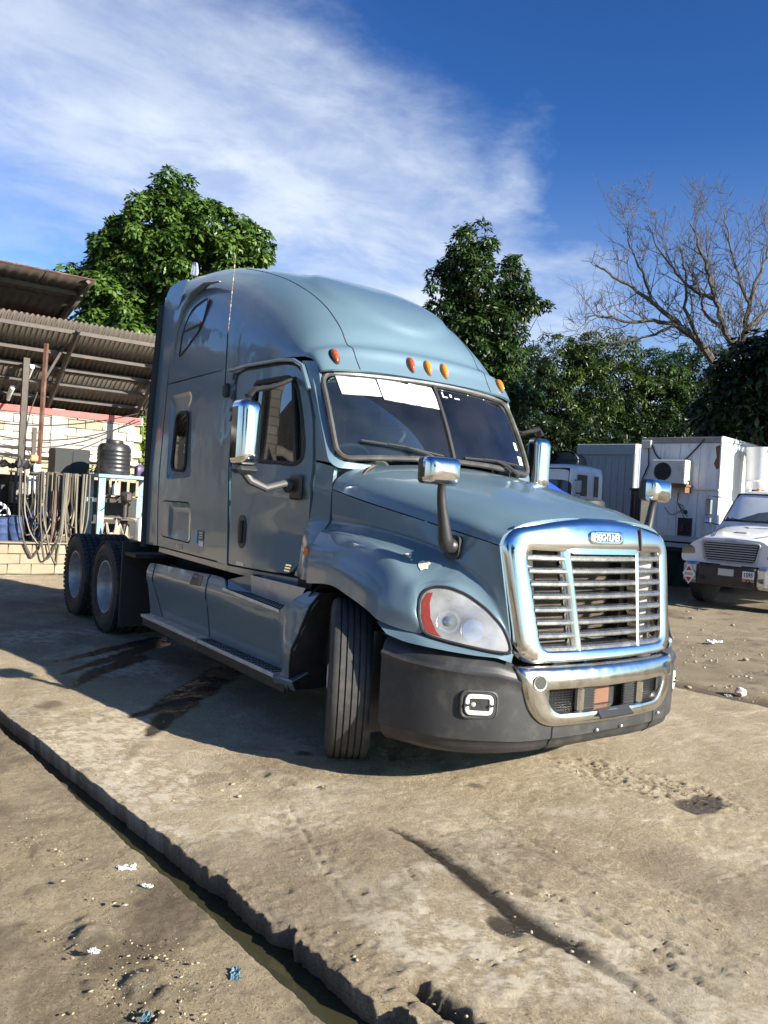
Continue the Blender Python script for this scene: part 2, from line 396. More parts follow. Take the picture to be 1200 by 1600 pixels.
M['silver_bowl'] = mat('lamp_reflector', (.82, .82, .80), .28, .8)

def radiator_mat():
    m, nt, b = new_mat('radiator_core'); N = nt.nodes; L = nt.links
    tc = N.new('ShaderNodeTexCoord'); n = N.new('ShaderNodeTexNoise'); n.inputs['Scale'].default_value = 5; n.inputs['Detail'].default_value = 9; n.inputs['Roughness'].default_value = .7
    mp = N.new('ShaderNodeMapping'); mp.inputs['Scale'].default_value = (1, 1, 2.2); L.new(tc.outputs['Object'], mp.inputs[0]); L.new(mp.outputs[0], n.inputs['Vector'])
    cr_ = N.new('ShaderNodeValToRGB'); e = cr_.color_ramp.elements; e[0].position = .35; e[0].color = (.055, .047, .036, 1); e[1].position = .74; e[1].color = (.20, .10, .05, 1)
    el = cr_.color_ramp.elements.new(.55); el.color = (.125, .10, .075, 1)
    L.new(n.outputs[0], cr_.inputs[0]); L.new(cr_.outputs[0], b.inputs['Base Color']); pr(b, Roughness=.75)
    return m
M['radiator'] = radiator_mat()

# ------------------------------------------------------------------ the highway tractor
truck = empty('semi_truck', (0, 0, 0), 0, 'pale blue highway tractor with tall sleeper cab and chrome grille parked on the concrete yard', 'truck')
PNT = M['paint']
def ysd(x, z):
    b = np.interp(x, [-5.4, -3.2, -2.8, -2.4, -2.1, -1.9, -1.7], [1.07, 1.07, 1.065, 1.045, 1.015, .985, .96])
    return b - np.interp(z, [1.9, 2.75, 3.7], [0, .03, .06])
def smap(s, off=0.0): return lambda x, z: (x, s * (ysd(x, z) + off), z)
XB_Y = [0, .3, .58, .75, .885, 1.0, 1.1, 1.17, 1.2, 1.22]; XB_X = [0, -.015, -.06, -.11, -.19, -.29, -.42, -.6, -.8, -1.2]
_yy = np.linspace(0, 1.2, 60); _k = np.exp(-0.5 * (np.linspace(-.18, .18, 25) / .07) ** 2); _k /= _k.sum()
def xb(y):
    y = abs(y); g = np.linspace(-.09, .09, 9); w = np.exp(-.5 * (g / .05) ** 2); w /= w.sum()
    return float(sum(np.interp(abs(min(y + d, 1.2)), XB_Y, XB_X) * ww for d, ww in zip(g, w)))

# --- cab sides, one pass per side (s = -1 is the side seen)
DOOR = [(-3.27, 2.675), (-3.11, 2.70), (-2.40, 2.685), (-2.235, 2.64), (-2.125, 2.46), (-2.035, 2.27), (-1.985, 1.95), (-1.985, 1.70), (-2.02, 1.42), (-2.065, 1.22), (-2.16, 1.10), (-2.40, 1.085), (-3.06, 1.075), (-3.18, 1.075)]
GLASS = [(-2.93, 2.585), (-2.37, 2.585), (-2.26, 2.51), (-2.165, 2.28), (-2.10, 2.06), (-2.11, 1.95), (-2.20, 1.915), (-2.84, 1.945), (-2.95, 2.0)]
def rounded(poly, r): return rpoly(poly, r, 5)
def side(s):
    h = (0, s, 0)
    # rear aerodynamic extender with its rubber trailing edge
    ex = panel('side_extender', rounded([(-5.30, 1.08), (-4.945, 1.09), (-5.012, 1.56), (-5.003, 2.75), (-4.96, 3.34), (-4.81, 3.61), (-4.655, 3.775), (-4.85, 3.80), (-5.16, 3.79), (-5.30, 3.66), (-5.325, 2.4)], [.03, .01, .2, .3, .2, .2, .03, .1, .12, .15, .3]), smap(s, .004), PNT, .02, h, step=.09, parent=truck)
    b = MB(); b.tube([(-5.33, s * 1.05, 1.05), (-5.355, s * 1.05, 2.4), (-5.335, s * .99, 3.62)], .035, 8, flat=(2.0, .7)); b.obj('edge_rubber', M['rubber'], ex)
    b = MB(); b.prism([(0, 0), (.02, .005), (.012, -.06)], 0, .006, axis_m((-5.12, s * 1.016, 3.30), (0, s, 0))); b.obj('trim_clip', M['black'], ex)
    # lower sleeper wall with bunk window and baggage door
    bw = rounded([(-4.74, 1.87), (-4.71, 2.44), (-4.40, 2.44), (-4.36, 1.86)], .10)
    bd = rounded([(-4.87, 1.19), (-4.885, 1.56), (-4.125, 1.565), (-4.05, 1.175)], .09)
    bwo = rounded([(-4.79, 1.77), (-4.85, 2.62), (-4.30, 2.63), (-4.145, 1.80)], .06)
    sl = panel('sleeper_wall', [(-4.93, 1.09), (-4.995, 1.56), (-4.985, 2.745), (-3.61, 2.757), (-3.60, 2.0), (-3.42, 1.075)], smap(s), PNT, .02, h, holes=[bwo, bd], step=.09, parent=truck)
    def sunk(name, loop_o, loop_i, d, m_, par):
        A = resample(loop_o, .05); k = len(A); B = [loop_i[int(i * len(loop_i) / k)] for i in range(k)]
        mo = smap(s, 0); mi = smap(s, -d)
        return A, B
    # recess round the bunk window: sloping rim then a plate with the pane
    def recess(outer, inner, depth, name, par, lip=.0):
        n = 64
        def even(poly):
            P = np.array(poly + [poly[0]]); d = np.r_[0, np.cumsum(np.linalg.norm(np.diff(P, axis=0), axis=1))]; t = np.linspace(0, d[-1], n, endpoint=False)
            return np.stack([np.interp(t, d, P[:, 0]), np.interp(t, d, P[:, 1])], -1)
        a = even(outer); c = even(inner)
        L_ = [[smap(s, 0.0)(*p) for p in a], [smap(s, -depth * .85)(*(p * .75 + q * .25)) for p, q in zip(a, c)], [smap(s, -depth)(*q) for q in c]]
        V = np.array(L_).reshape(-1, 3); F = [(i * n + j, i * n + (j + 1) % n, (i + 1) * n + (j + 1) % n, (i + 1) * n + j) for i in range(2) for j in range(n)]
        return shell(name, V, F, PNT, .004, h, par, 60)
    rc = recess(bwo, bw, .03, 'window_recess', sl)
    gp = panel('bunk_window', bw, smap(s, -.028), M['side_glass'], .004, h, step=.12, parent=truck)
    b = MB(); P = [smap(s, -.024)(*p) for p in bw]; b.tube(P + [P[0]], .016, 6, cap=False); b.obj('window_seal', M['rubber'], gp)
    b = MB(); b.box((-4.54, s * 1.03, 2.14), (.30, .012, .03)); b.obj('window_latch_bar', M['black'], gp)
    bdm = rounded([(-4.858, 1.203), (-4.872, 1.548), (-4.135, 1.553), (-4.065, 1.187)], .08)
    dr = panel('baggage_door', bdm, lambda x, z: (x, s * (ysd(x, z) + .004 - .018 * float(np.clip(min(x + 4.858, -4.07 - x, z - 1.2, 1.55 - z) / .06, 0, 1)) * float(x > -4.62)), z), PNT, .02, h, step=.035, parent=truck)
    # raised pillar between sleeper and door
    panel('door_pillar', [(-3.595, 2.757), (-3.59, 2.0), (-3.405, 1.068), (-3.20, 1.062), (-3.285, 1.9), (-3.285, 2.70), (-3.12, 2.722), (-2.98, 2.752)], smap(s, .012), PNT, .024, h, step=.08, parent=truck)
    # door
    gl = rounded(GLASS, .07)
    def dmap(x, z):      # swage below the window and a hollow at the front bottom
        o = .006 + .016 * math.exp(-((z - 1.78) / .06) ** 2) * float(np.clip((x + 3.2) / .3, 0, 1)) - .030 * math.exp(-((z - 1.38) / .17) ** 2) * float(np.clip((x + 2.95) / .7, 0, 1))
        return (x, s * (ysd(x, z) + o), z)
    dr = panel('cab_door', rounded(DOOR, [.05, .02, .12, .12, .3, .3, .2, .3, .3, .12, .08, .1, .0, .03]), dmap, PNT, .03, h, holes=[gl], step=.055, parent=truck)
    gp = panel('door_window', gl, smap(s, -.012), M['side_glass'], .005, h, step=.12, parent=dr)
    b = MB(); P = [smap(s, .0)(*p) for p in gl]; b.tube(P + [P[0]], .02, 6, cap=False)
    b.tube([smap(s, .0)(-2.325, 2.56), smap(s, .0)(-2.20, 1.93)], .022, 6); b.obj('window_frame', M['rubber'], dr)
    hd = rounded([(-3.02, 1.47), (-2.985, 1.50), (-2.92, 1.49), (-2.885, 1.42), (-2.89, 1.26), (-2.95, 1.215), (-3.01, 1.25), (-3.03, 1.36)], .03)
    ho = panel('door_handle', hd, smap(s, .012), M['black'], .014, h, step=.05, parent=dr)
    b = MB(); b.box((-2.955, s * 1.085, 1.36), (.05, .02, .19), bev=.008); b.obj('handle_grip', M['rubber'], ho)
    b = MB(); b.box((-2.98, s * 1.071, 1.095), (.16, .006, .03)); b.obj('door_badge', M['alu'], dr)
    b = MB()
    for k in range(3): b.box((-2.225 + k * .012, s * 1.032, 1.115 + k * .022), (.085, .008, .012))
    b.obj('chrome_mark', M['chrome'], dr)
    # drip rail and lip over the door
    b = MB(); b.tube([smap(s, .016)(*p) for p in [(-3.42, 2.735), (-3.1, 2.742), (-2.52, 2.728), (-2.32, 2.708), (-2.20, 2.655), (-2.09, 2.47)]], .02, 8, flat=(1, .8)); b.obj('drip_rail', PNT, truck)
    b = MB(); b.tube([smap(s, -.012)(*p) for p in [(-3.38, 2.70), (-3.1, 2.712), (-2.52, 2.702), (-2.3, 2.67), (-2.2, 2.60)]], .022, 6); b.obj('door_seal', M['rubber'], truck)
    # windscreen pillar and cowl
    panel('a_pillar', rounded([(-2.245, 2.70), (-2.215, 2.64), (-2.105, 2.46), (-2.015, 2.27), (-1.967, 1.95), (-1.80, 1.93), (-1.88, 2.10), (-1.96, 2.33), (-2.035, 2.58), (-2.09, 2.685)], .01), lambda x, z: (x, s * (ysd(x, z) - .004 - .03 * float(np.clip((x + 2.0 + (z - 2.3) * .45) / .15, 0, 1))), z), PNT, .03, h, step=.05, parent=truck)
    cw = panel('cowl_panel', rounded([(-1.967, 1.935), (-1.967, 1.70), (-2.002, 1.42), (-2.047, 1.22), (-2.14, 1.09), (-1.80, 1.085), (-1.80, 1.25), (-1.79, 1.40), (-1.765, 1.52), (-1.765, 1.90)], .02), lambda x, z: (x, s * (ysd(x, z) + .0 + np.interp(z, [1.08, 1.2, 1.38, 1.5, 1.7, 1.94], [.10, .10, .07, .0, -.004, -.02]) * float(np.clip((x + 2.1) / .2, 0, 1))), z), PNT, .03, h, step=.045, parent=truck)
    b = MB(); b.lathe([(.001, .030), (.022, .028), (.036, .018), (.042, .0)], 20, axis_m((-1.90, s * 1.052, 1.29), (0, s, 0)))
    b.obj('side_marker_lamp', M['amber'], cw)
    # sill under the cab
    panel('cab_sill', [(-4.93, 1.075), (-4.93, 1.03), (-3.2, 1.005), (-2.1, 1.0), (-2.1, 1.07), (-3.2, 1.055)], smap(s, -.012), PNT, .03, h, step=.2, parent=truck)
side(-1); side(1)

# --- raised roof with rounded shoulders
RC = [(-1.925, 2.655), (-1.985, 2.75), (-2.030, 2.845), (-2.105, 2.892), (-2.20, 3.05), (-2.38, 3.225), (-2.58, 3.36), (-2.85, 3.50), (-3.2, 3.64), (-3.7, 3.79), (-4.3, 3.92), (-4.93, 3.975)]
RE = [(-2.03, .955, 2.60), (-2.115, .968, 2.69), (-2.20, .98, 2.725), (-2.30, .988, 2.74), (-2.55, 1.005, 2.75), (-2.9, 1.02, 2.757), (-3.2, 1.03, 2.762), (-3.5, 1.035, 2.764), (-3.85, 1.038, 2.764), (-4.2, 1.04, 2.762), (-4.6, 1.04, 2.76), (-4.985, 1.04, 2.756)]
RN = [2.3, 2.3, 2.35, 2.4, 2.7, 3.0, 3.2, 3.4, 3.7, 4.1, 4.6, 5.0]
def roof_pt(k, th):
    """k: station (float), th: -1..1 across; returns point"""
    t = np.array([k]); c = cr(np.array(RC), t)[0]; e = cr(np.array(RE), t)[0]; n = float(np.interp(k, range(len(RN)), RN))
    a = abs(th) * math.pi / 2; sy = math.sin(a) ** (2 / n) if a > 1e-9 else 0.0; dr = 1 - max(math.cos(a), 0) ** (2 / n) if abs(th) < 1 else 1.0
    y = e[1] * sy; x = c[0] + (e[0] - c[0]) * dr; z = c[1] + (e[2] - c[1]) * dr
    bul = 0.0
    return Vector((x, math.copysign(y, th), z))
def th_for(k, y):
    n = float(np.interp(k, range(len(RN)), RN)); e = cr(np.array(RE), np.array([k]))[0][1]; return 2 / math.pi * math.asin(min(1, abs(y) / e) ** (n / 2)) * (1 if y >= 0 else -1)
def roof():
    ks = np.linspace(0, 11, 78)
    ths = np.concatenate([-np.linspace(1, .02, 34), [0], np.linspace(.02, 1, 34)])
    G = np.zeros((len(ks), len(ths), 3))
    for i, k in enumerate(ks):
        for j, t in enumerate(ths):
            p = roof_pt(k, t)
            # shallow oval pad in the middle of the front face, ledge over the lamps
            q = roof_pt(k + .01, t); r_ = roof_pt(k, t + .004 if t < .99 else t - .004)
            yk = abs(p.y); e = ((k - 6.4) / 2.3) ** 2 + (p.y / .60) ** 2
            d = .034 * (1 / (1 + math.exp((e - 1) * 16)))
            nz = (q - p).cross(r_ - p); 
            if nz.length > 1e-12:
                nz.normalize()
                if nz.z < 0: nz = -nz
                p = p + nz * d
            G[i, j] = p
    V, F = gridmesh(G)
    rf = shell('roof_fairing', V, F, PNT, .02, lambda c: np.array([c[0] + 4.0 if c[0] > -2.6 else 0, c[1], c[2] - 2.6]), truck, 40)
    for sgn in (-1, 1):      # joint lines of the fairing
        b = MB(); pts = []
        for k in np.linspace(.05, 9.5, 60):
            y = sgn * (.66 + .03 * min(k / 8, 1)); p = roof_pt(k, th_for(k, y)); n = Vector((p.x + 3.8 if p.x > -3 else .2, p.y * .3, p.z - 2.3)).normalized(); pts.append(p - n * .001)
        b.tube(pts, .0048, 6); b.obj('joint_line', M['rubber'], rf)
    # five marker lamps
    for y, mm in ((-.835, 'amber_dark'), (-.17, 'amber_dark'), (0.0, 'amber'), (.17, 'amber'), (.835, 'amber')):
        k = 1.05; p0 = roof_pt(.75, th_for(.75, y)); p1 = roof_pt(1.45, th_for(1.45, y)); mid = roof_pt(k, th_for(k, y)); up = (p1 - p0).normalized()
        lat = (roof_pt(k, th_for(k, y + .03 if y < .8 else y)) - roof_pt(k, th_for(k, y if y < .8 else y - .03))).normalized(); nrm = lat.cross(up).normalized()
        if nrm.x < 0: nrm = -nrm
        b = MB(); V = []; n = 20; fr = Matrix((lat, up, nrm)).transposed()
        rings = [(1.0, 0), (1.0, .012), (.9, .026), (.6, .037), (.25, .041)]
        for sc, hh in rings:
            for j in range(n):
                w = 2 * math.pi * j / n; V.append(tuple(mid + fr @ Vector((.027 * sc * math.cos(w) * (1 + .22 * math.sin(w)), .067 * sc * math.sin(w), hh)))) 
        F = [(i * n + j, i * n + (j + 1) % n, (i + 1) * n + (j + 1) % n, (i + 1) * n + j) for i in range(len(rings) - 1) for j in range(n)] + [tuple((len(rings) - 1) * n + j for j in range(n))]
        b.add(V, F); lm = b.obj('marker_lamp', M[mm], rf)
        b = MB(); b.tube([mid + fr @ Vector((.031 * math.cos(w) * (1 + .22 * math.sin(w)), .072 * math.sin(w), .003)) for w in np.linspace(0, 2 * math.pi, 21)], .006, 6, cap=False); b.obj('lamp_gasket', M['rubber'], lm)
    # upper side windows with arched recess rim
    for sgn in (-1, 1):
        def rmap(x, z, off=0.0):
            return (x, sgn * (np.interp(z, [2.9, 3.2, 3.5], [1.036, 1.030, 1.012]) + off), z)
        wn = rounded([(-4.70, 3.0), (-4.64, 3.27), (-4.46, 3.45), (-4.10, 3.49), (-4.07, 3.44), (-4.16, 3.22), (-4.55, 3.05)], [.03, .2, .15, .05, .05, .3, .2])
        w_ = panel('upper_window', wn, lambda x, z: rmap(x, z, .006), M['side_glass'], .006, (0, sgn, 0), step=.09, parent=truck)
        b = MB(); P = [rmap(x, z, .006) for x, z in wn]; b.tube(P + [P[0]], .012, 6, cap=False); b.tube([rmap(-4.63, 3.24, .008), rmap(-4.16, 3.26, .008)], .012, 6); b.obj('window_seal', M['rubber'], w_)
        b = MB(); b.tube([rmap(*p, .0) for p in [(-4.86, 2.96), (-4.80, 3.28), (-4.66, 3.48), (-4.45, 3.60), (-4.15, 3.64), (-3.85, 3.60)]], [.012, .03, .036, .036, .03, .01], 10, flat=(1.3, .5)); b.obj('window_arch', PNT, rf)
    # little clear fin at the rear edge
    b = MB(); b.prism(rpoly([(-.06, 0), (.06, 0), (.03, .14), (-.03, .15)], .04), 0, .02, axis_m((-5.02, -.80, 3.92), (.3, -1, 0), (1, 0, 0))); b.obj('roof_fin', M['lens'], rf)
roof()

# --- windscreen
def wsp(u, v, off=0.0):
    """u -1..1 across, v 0..1 up"""
    top = Vector((-1.915 - .165 * u * u, .935 * u, 2.625 - .02 * u * u)); bot = Vector((-1.585 - .15 * u * u, .955 * u, 2.0 - .05 * u * u))
    p = bot.lerp(top, v); n = Vector((.9, .30 * u, .46)).normalized(); return p + n * (off + .018 * math.sin(math.pi * v))
def windscreen():
    oc = rpoly([(-1, 0), (1, 0), (1, 1), (-1, 1)], .0, 1)
    def rr(a, ry):          # rounded border in (u,v)
        pts = []
        for cx, cy, w0 in ((1 - a - .10, 1 - ry - .14, 0), (-1 + a + .10, 1 - ry - .14, 90), (-1 + a + .10, ry + .14, 180), (1 - a - .10, ry + .14, 270)):
            for k in range(9):
                w = R(w0 + k * 11.25); pts.append((cx + .10 * math.cos(w), cy + .14 * math.sin(w)))
        return pts
    gl = rr(.03, .045)
    V2, T = fill(gl, [], .09)
    ws = shell('windscreen', np.array([wsp(u, v) for u, v in V2]), T, M['glass'], .006, (1, 0, .4), truck)
    b = MB(); P = []
    n = 160; E = rr(.005, .01); Pn = np.array(E + [E[0]]); d = np.r_[0, np.cumsum(np.hypot(np.diff(Pn[:, 0]), np.diff(Pn[:, 1]) * .4))]; t = np.linspace(0, d[-1], n)
    P = [wsp(np.interp(q, d, Pn[:, 0]), np.interp(q, d, Pn[:, 1]), .006) for q in t]
    b.tube(P, .022, 8, cap=False); b.obj('gasket', M['seal'], ws)
    b = MB(); b.tube([wsp(0, v, .006) for v in np.linspace(.0, 1, 8)], .017, 8); b.obj('centre_strip', M['rubber'], ws)
    b = MB(); Q = [wsp(u, .985, .022) for u in np.linspace(-.9, .93, 30)]; b.tube(Q, .010, 6); b.obj('bright_strip', M['alu'], ws)
    # body-colour surround closing gap between screen and roof, pillars, cowl
    loops = []
    for (a, ry, off) in ((-.01, -.02, -.01), (-.055, -.075, -.02)):
        E = rr(a, ry); loops.append([tuple(wsp(u, v, off)) for u, v in E])
    o = ringstrip('screen_surround', loops, PNT, truck, close=False)
    # wiper blades and arms
    for u0, u1, ub in ((-.90, -.18, -.30), (.12, .80, .62)):
        pass
    def wiper(ua, va, ub, vb, upiv):
        b = MB(); A = [wsp(ua + (ub - ua) * t, va + (vb - va) * t, .022) for t in np.linspace(0, 1, 8)]; b.tube(A, .010, 6)
        mid = wsp((ua + ub) / 2, (va + vb) / 2, .035); pv = wsp(upiv, -.06, .05); b.tube([pv, pv.lerp(mid, .5) + Vector((.02, 0, .01)), mid], [.016, .012, .009], 6)
        b.tube([wsp(ua + (ub - ua) * .3, va + (vb - va) * .3, .03), mid, wsp(ua + (ub - ua) * .7, va + (vb - va) * .7, .03)], .008, 6)
        b.lathe([(.03, 0), (.03, .03), (.0, .035)], 12, axis_m(pv - Vector((.02, 0, .02)), (.5, 0, .8))); b.obj('wiper', M['rubber'], truck)
    wiper(-.80, .19, -.12, .05, -.14); wiper(.10, .055, .82, .09, .70)
    # small white marks and stickers on the pane
    for u, v, du, dv in ((.075, .87, .008, .07), (.095, .84, .028, .018), (.165, .87, .012, .04), (.235, .845, .03, .018), (.09, .93, .008, .012), (.40, .935, .007, .01), (.62, .93, .007, .01)):
        V = [wsp(u - du, v - dv / 2, .004), wsp(u + du, v - dv / 2, .004), wsp(u + du, v + dv / 2, .004), wsp(u - du, v + dv / 2, .004)]; b = MB(); b.add(V, [(0, 1, 2, 3)]); b.obj('paint_mark', M['paper'], ws)
    st_m = mat('pale_sticker', (.45, .55, .50), .5, var=.1)
    for (u, v, du, dv) in ((.90, .18, .03, .11), (.885, .36, .022, .10)):
        V = [wsp(u - du, v - dv / 2, .004), wsp(u + du, v - dv / 2, .004), wsp(u + du, v + dv / 2, .004), wsp(u - du, v + dv / 2, .004)]; b = MB(); b.add(V, [(0, 1, 2, 3)]); b.obj('sticker', st_m, ws)
windscreen()
# paper sheets stuck behind the top edge of the pane
for (ua, ub, va, vb, tilt, lab) in ((-.885, -.562, .965, .735, .00, 'white paper sheet on the windscreen, nearest the door'), (-.548, -.268, .975, .70, -.035, 'slightly creased white paper sheet in the middle of the three on the windscreen'), (-.262, .0 - .03, .955, .665, -.015, 'white paper sheet on the windscreen nearest its centre strip')):
    G = np.array([[tuple(wsp(ua + (ub - ua) * i / 9 + (.02 * j / 7), va + (vb - va) * j / 7 + tilt * (i / 9), .006 + .002 * math.sin(i * 1.3 + j))) for j in range(8)] for i in range(10)])
    V, F = gridmesh(G); p = shell('paper_sheet', V, F, M['paper'], .001, (1, 0, .4)); tag(p, lab, 'paper sheet', 'paper sheets on the windscreen')

# --- hood and fenders
C0 = [(-1.565, 0, 1.965), (-1.35, 0, 1.925), (-1.05, 0, 1.862), (-.75, 0, 1.795), (-.45, 0, 1.722), (-.27, 0, 1.672), (-.175, 0, 1.640)]
C2 = [(-1.66, .60, 1.935), (-1.38, .58, 1.90), (-1.05, .56, 1.835), (-.75, .54, 1.768), (-.45, .52, 1.70), (-.28, .50, 1.650), (-.195, .48, 1.622)]
C2b = [(-1.72, .87, 1.872), (-1.40, .83, 1.83), (-1.07, .785, 1.765), (-.75, .75, 1.695), (-.47, .715, 1.63), (-.31, .69, 1.582), (-.225, .675, 1.562)]
C3 = [(-1.755, .965, 1.745), (-1.42, .932, 1.68), (-1.07, .885, 1.618), (-.75, .842, 1.562), (-.48, .805, 1.515), (-.33, .782, 1.487), (-.24, .762, 1.468)]
def hood():
    for nm in ('hood',):
        rows = []
        mid = lambda a, b, f, dz: tuple(np.array(a) * (1 - f) + np.array(b) * f + np.array([0, 0, dz]))
        for i in range(len(C0)):
            c0, c2, cb, c3 = C0[i], C2[i], C2b[i], C3[i]
            q = mid(c0, c2, .5, .012)
            half = [c0, q, c2, mid(c2, cb, .6, .012), cb, mid(cb, c3, .55, .0), c3]
            half[5] = (half[5][0], half[5][1] + .018, half[5][2] + .012)
            rows.append([(x, -y, z) for x, y, z in half[::-1]] + [(x, y, z) for x, y, z in half[1:]])
        A = net(rows, 6, 5)
        V, F = gridmesh(A); h = shell('hood', V, F, PNT, .02, (0, 0, 1), truck)
        # chrome-edged vents near the grille
        for s in (-1, 1):
            b = MB(); b.add([(-.19, s * .30 - .05, 1.655), (-.19, s * .30 + .05, 1.655), (-.36, s * .30 + .02, 1.700), (-.36, s * .30 - .02, 1.700), (-.19, s * .30 - .05, 1.632), (-.19, s * .30 + .05, 1.632)], [(0, 1, 2, 3), (4, 5, 1, 0), (4, 0, 3), (5, 2, 1)])
        # flaked spot at the back edge
        b = MB(); b.tube([(-1.62, -.72, 1.925), (-1.60, -.74, 1.917), (-1.565, -.80, 1.893), (-1.54, -.88, 1.82), (-1.53, -.925, 1.735)], [.012, .007, .004, .0035, .003], 6); b.obj('crack', M['rust'], h)
        return h
hood_o = hood()
# fender net, outward half-width positive
FC4 = [(-1.755, .955, 1.515), (-1.43, .93, 1.50), (-1.05, .885, 1.458), (-.85, .868, 1.43), (-.70, .855, 1.40), (-.60, .848, 1.37), (-.565, .842, 1.352), (-.52, .836, 1.335), (-.47, .83, 1.315), (-.40, .81, 1.27), (-.335, .792, 1.225), (-.25, .768, 1.14), (-.185, .742, 1.03), (-.145, .722, .935)]
FC7 = [(-1.70, 1.15, 1.085), (-1.37, 1.165, 1.112), (-1.12, 1.175, 1.07), (-.91, 1.182, 1.02), (-.745, 1.182, .965), (-.513, 1.072, .935), (-.553, 1.075, 1.03), (-.565, 1.064, 1.125), (-.535, 1.02, 1.19), (-.448, .95, 1.207), (-.357, .88, 1.172), (-.265, .81, 1.10), (-.185, .76, 1.01), (-.118, .738, .87)]
FC5 = [(-1.72, 1.06, 1.44), (-1.35, 1.075, 1.437), (-1.05, 1.085, 1.40), (-.87, 1.09, 1.345), (-.745, 1.098, 1.275), (-.655, 1.092, 1.215), (-.605, 1.075, 1.20), (-.575, 1.04, 1.205), (-.535, .985, 1.225), (-.455, .925, 1.232), (-.375, .872, 1.195), (-.275, .808, 1.118), (-.19, .762, 1.025), (-.125, .737, .90)]
FC6 = [(-1.72, 1.135, 1.30), (-1.35, 1.15, 1.30), (-1.05, 1.16, 1.25), (-.88, 1.165, 1.19), (-.735, 1.165, 1.115), (-.60, 1.118, 1.06), (-.575, 1.088, 1.10), (-.572, 1.06, 1.165), (-.538, 1.005, 1.208), (-.451, .94, 1.22), (-.365, .877, 1.183), (-.27, .81, 1.108), (-.187, .761, 1.017), (-.121, .738, .885)]
C3F = [(-1.755, .962, 1.738), (-1.43, .928, 1.672), (-1.05, .877, 1.605), (-.85, .85, 1.572), (-.72, .832, 1.548), (-.64, .822, 1.535), (-.60, .817, 1.527), (-.55, .811, 1.518), (-.50, .804, 1.51), (-.43, .795, 1.498), (-.37, .788, 1.488), (-.31, .772, 1.476), (-.27, .764, 1.466), (-.24, .758, 1.460)]
def fender(s):
    rows = []
    for c3, c4, c5, c6, c7 in zip(C3F, FC4, FC5, FC6, FC7):
        c3, c4, c5, c6, c7 = [np.array(c) for c in (c3, c4, c5, c6, c7)]
        up = c4 + (c3 - c4) * .22
        up2 = c4 + (c3 - c4) * .6
        s1 = c4 + (c5 - c4) * .5 + np.array([0, 0, -.016]) * min(1, np.linalg.norm(c5 - c4) / .14)
        rows.append([tuple(v) for v in (c3, up2, up, c4, s1, c5, c6, c7)])
    A = net(rows, 6, 6)
    # pressed lip along the wheel arch
    k = A.shape[1]; n_arch = 4 * 6
    for i in range(A.shape[0]):
        f = float(np.clip((n_arch - i) / 6, 0, 1))
        A[i, -5:, 1] += .012 * f
    A[:, :, 1] *= s
    V, F = gridmesh(A)
    o = shell('fender', V, F, PNT, .018, lambda c: np.array([.35, s * 1.0, .6]), truck, 50)
    return o, A
fen_r, FA = fender(-1); fen_l, _ = fender(1)
def chip(name, pts, m_, par):
    """flaked paint patch lying on the right fender: points (i,j) of the fender lattice"""
    b = MB(); C = np.array(pts).mean(0); V = [(p[0] + .002, p[1] - .003, p[2] + .004) for p in pts]; b.add(V + [(C[0] + .002, C[1] - .003, C[2] + .005)], [(i, (i + 1) % len(V), len(V)) for i in range(len(V))]); return b.obj(name, m_, par)
from mathutils.bvhtree import BVHTree
def on_mesh(o, origin, d):
    bv = BVHTree.FromPolygons([v.co[:] for v in o.data.vertices], [p.vertices[:] for p in o.data.polygons]); h = bv.ray_cast(Vector(origin), Vector(d).normalized()); return h[0], h[1]
# two flakes on the crown of the right fender, dropped on from above-right
def flakes():
    bv = BVHTree.FromPolygons([v.co[:] for v in fen_r.data.vertices], [p.vertices[:] for p in fen_r.data.polygons])
    for (cx, cy, poly) in ((-.665, -.955, [(-.045, -.012), (-.02, -.03), (.012, -.035), (.02, -.012), (.035, .0), (.02, .012), (.022, .03), (-.004, .034), (-.012, .018), (-.034, .014)]), (-.80, -.975, [(-.03, -.008), (0, -.014), (.028, -.01), (.024, .008), (.0, .004), (-.02, .012)]), (-.755, -.985, [(-.008, -.008), (.008, -.006), (.006, .008), (-.008, .006)])):
        pts = []
        for dx, dy in poly:
            h = bv.ray_cast(Vector((cx + dx, cy + dy, 2.2)), Vector((0, 0, -1)))
            if h[0] is not None: pts.append(tuple(h[0] + h[1] * .0))
        if len(pts) > 3: chip('paint_flake', pts, M['cream'], fen_r)
flakes()
b = MB(); b.tube([(-.668, -1.10, 1.145), (-.628, -1.098, 1.145)], .012, 6); b.obj('dark_chip', M['rubber'], fen_r)

# --- wheel housing liners so that one cannot look through the nose
for s in (-1, 1):
    b = MB(); P = []
    for w in np.linspace(-10, 190, 17): P.append((-1.28 + .66 * math.cos(R(w)), .52 + .64 * math.sin(R(w))))
    V = [(x, s * 1.13, z) for x, z in P] + [(x, s * .60, z) for x, z in P]; n = len(P)
    b.add(V, [(i, i + 1, n + i + 1, n + i) for i in range(n - 1)]); b.box((-1.28, s * .60, .78), (1.30, .02, .85)); b.obj('wheel_liner', M['under'], truck)

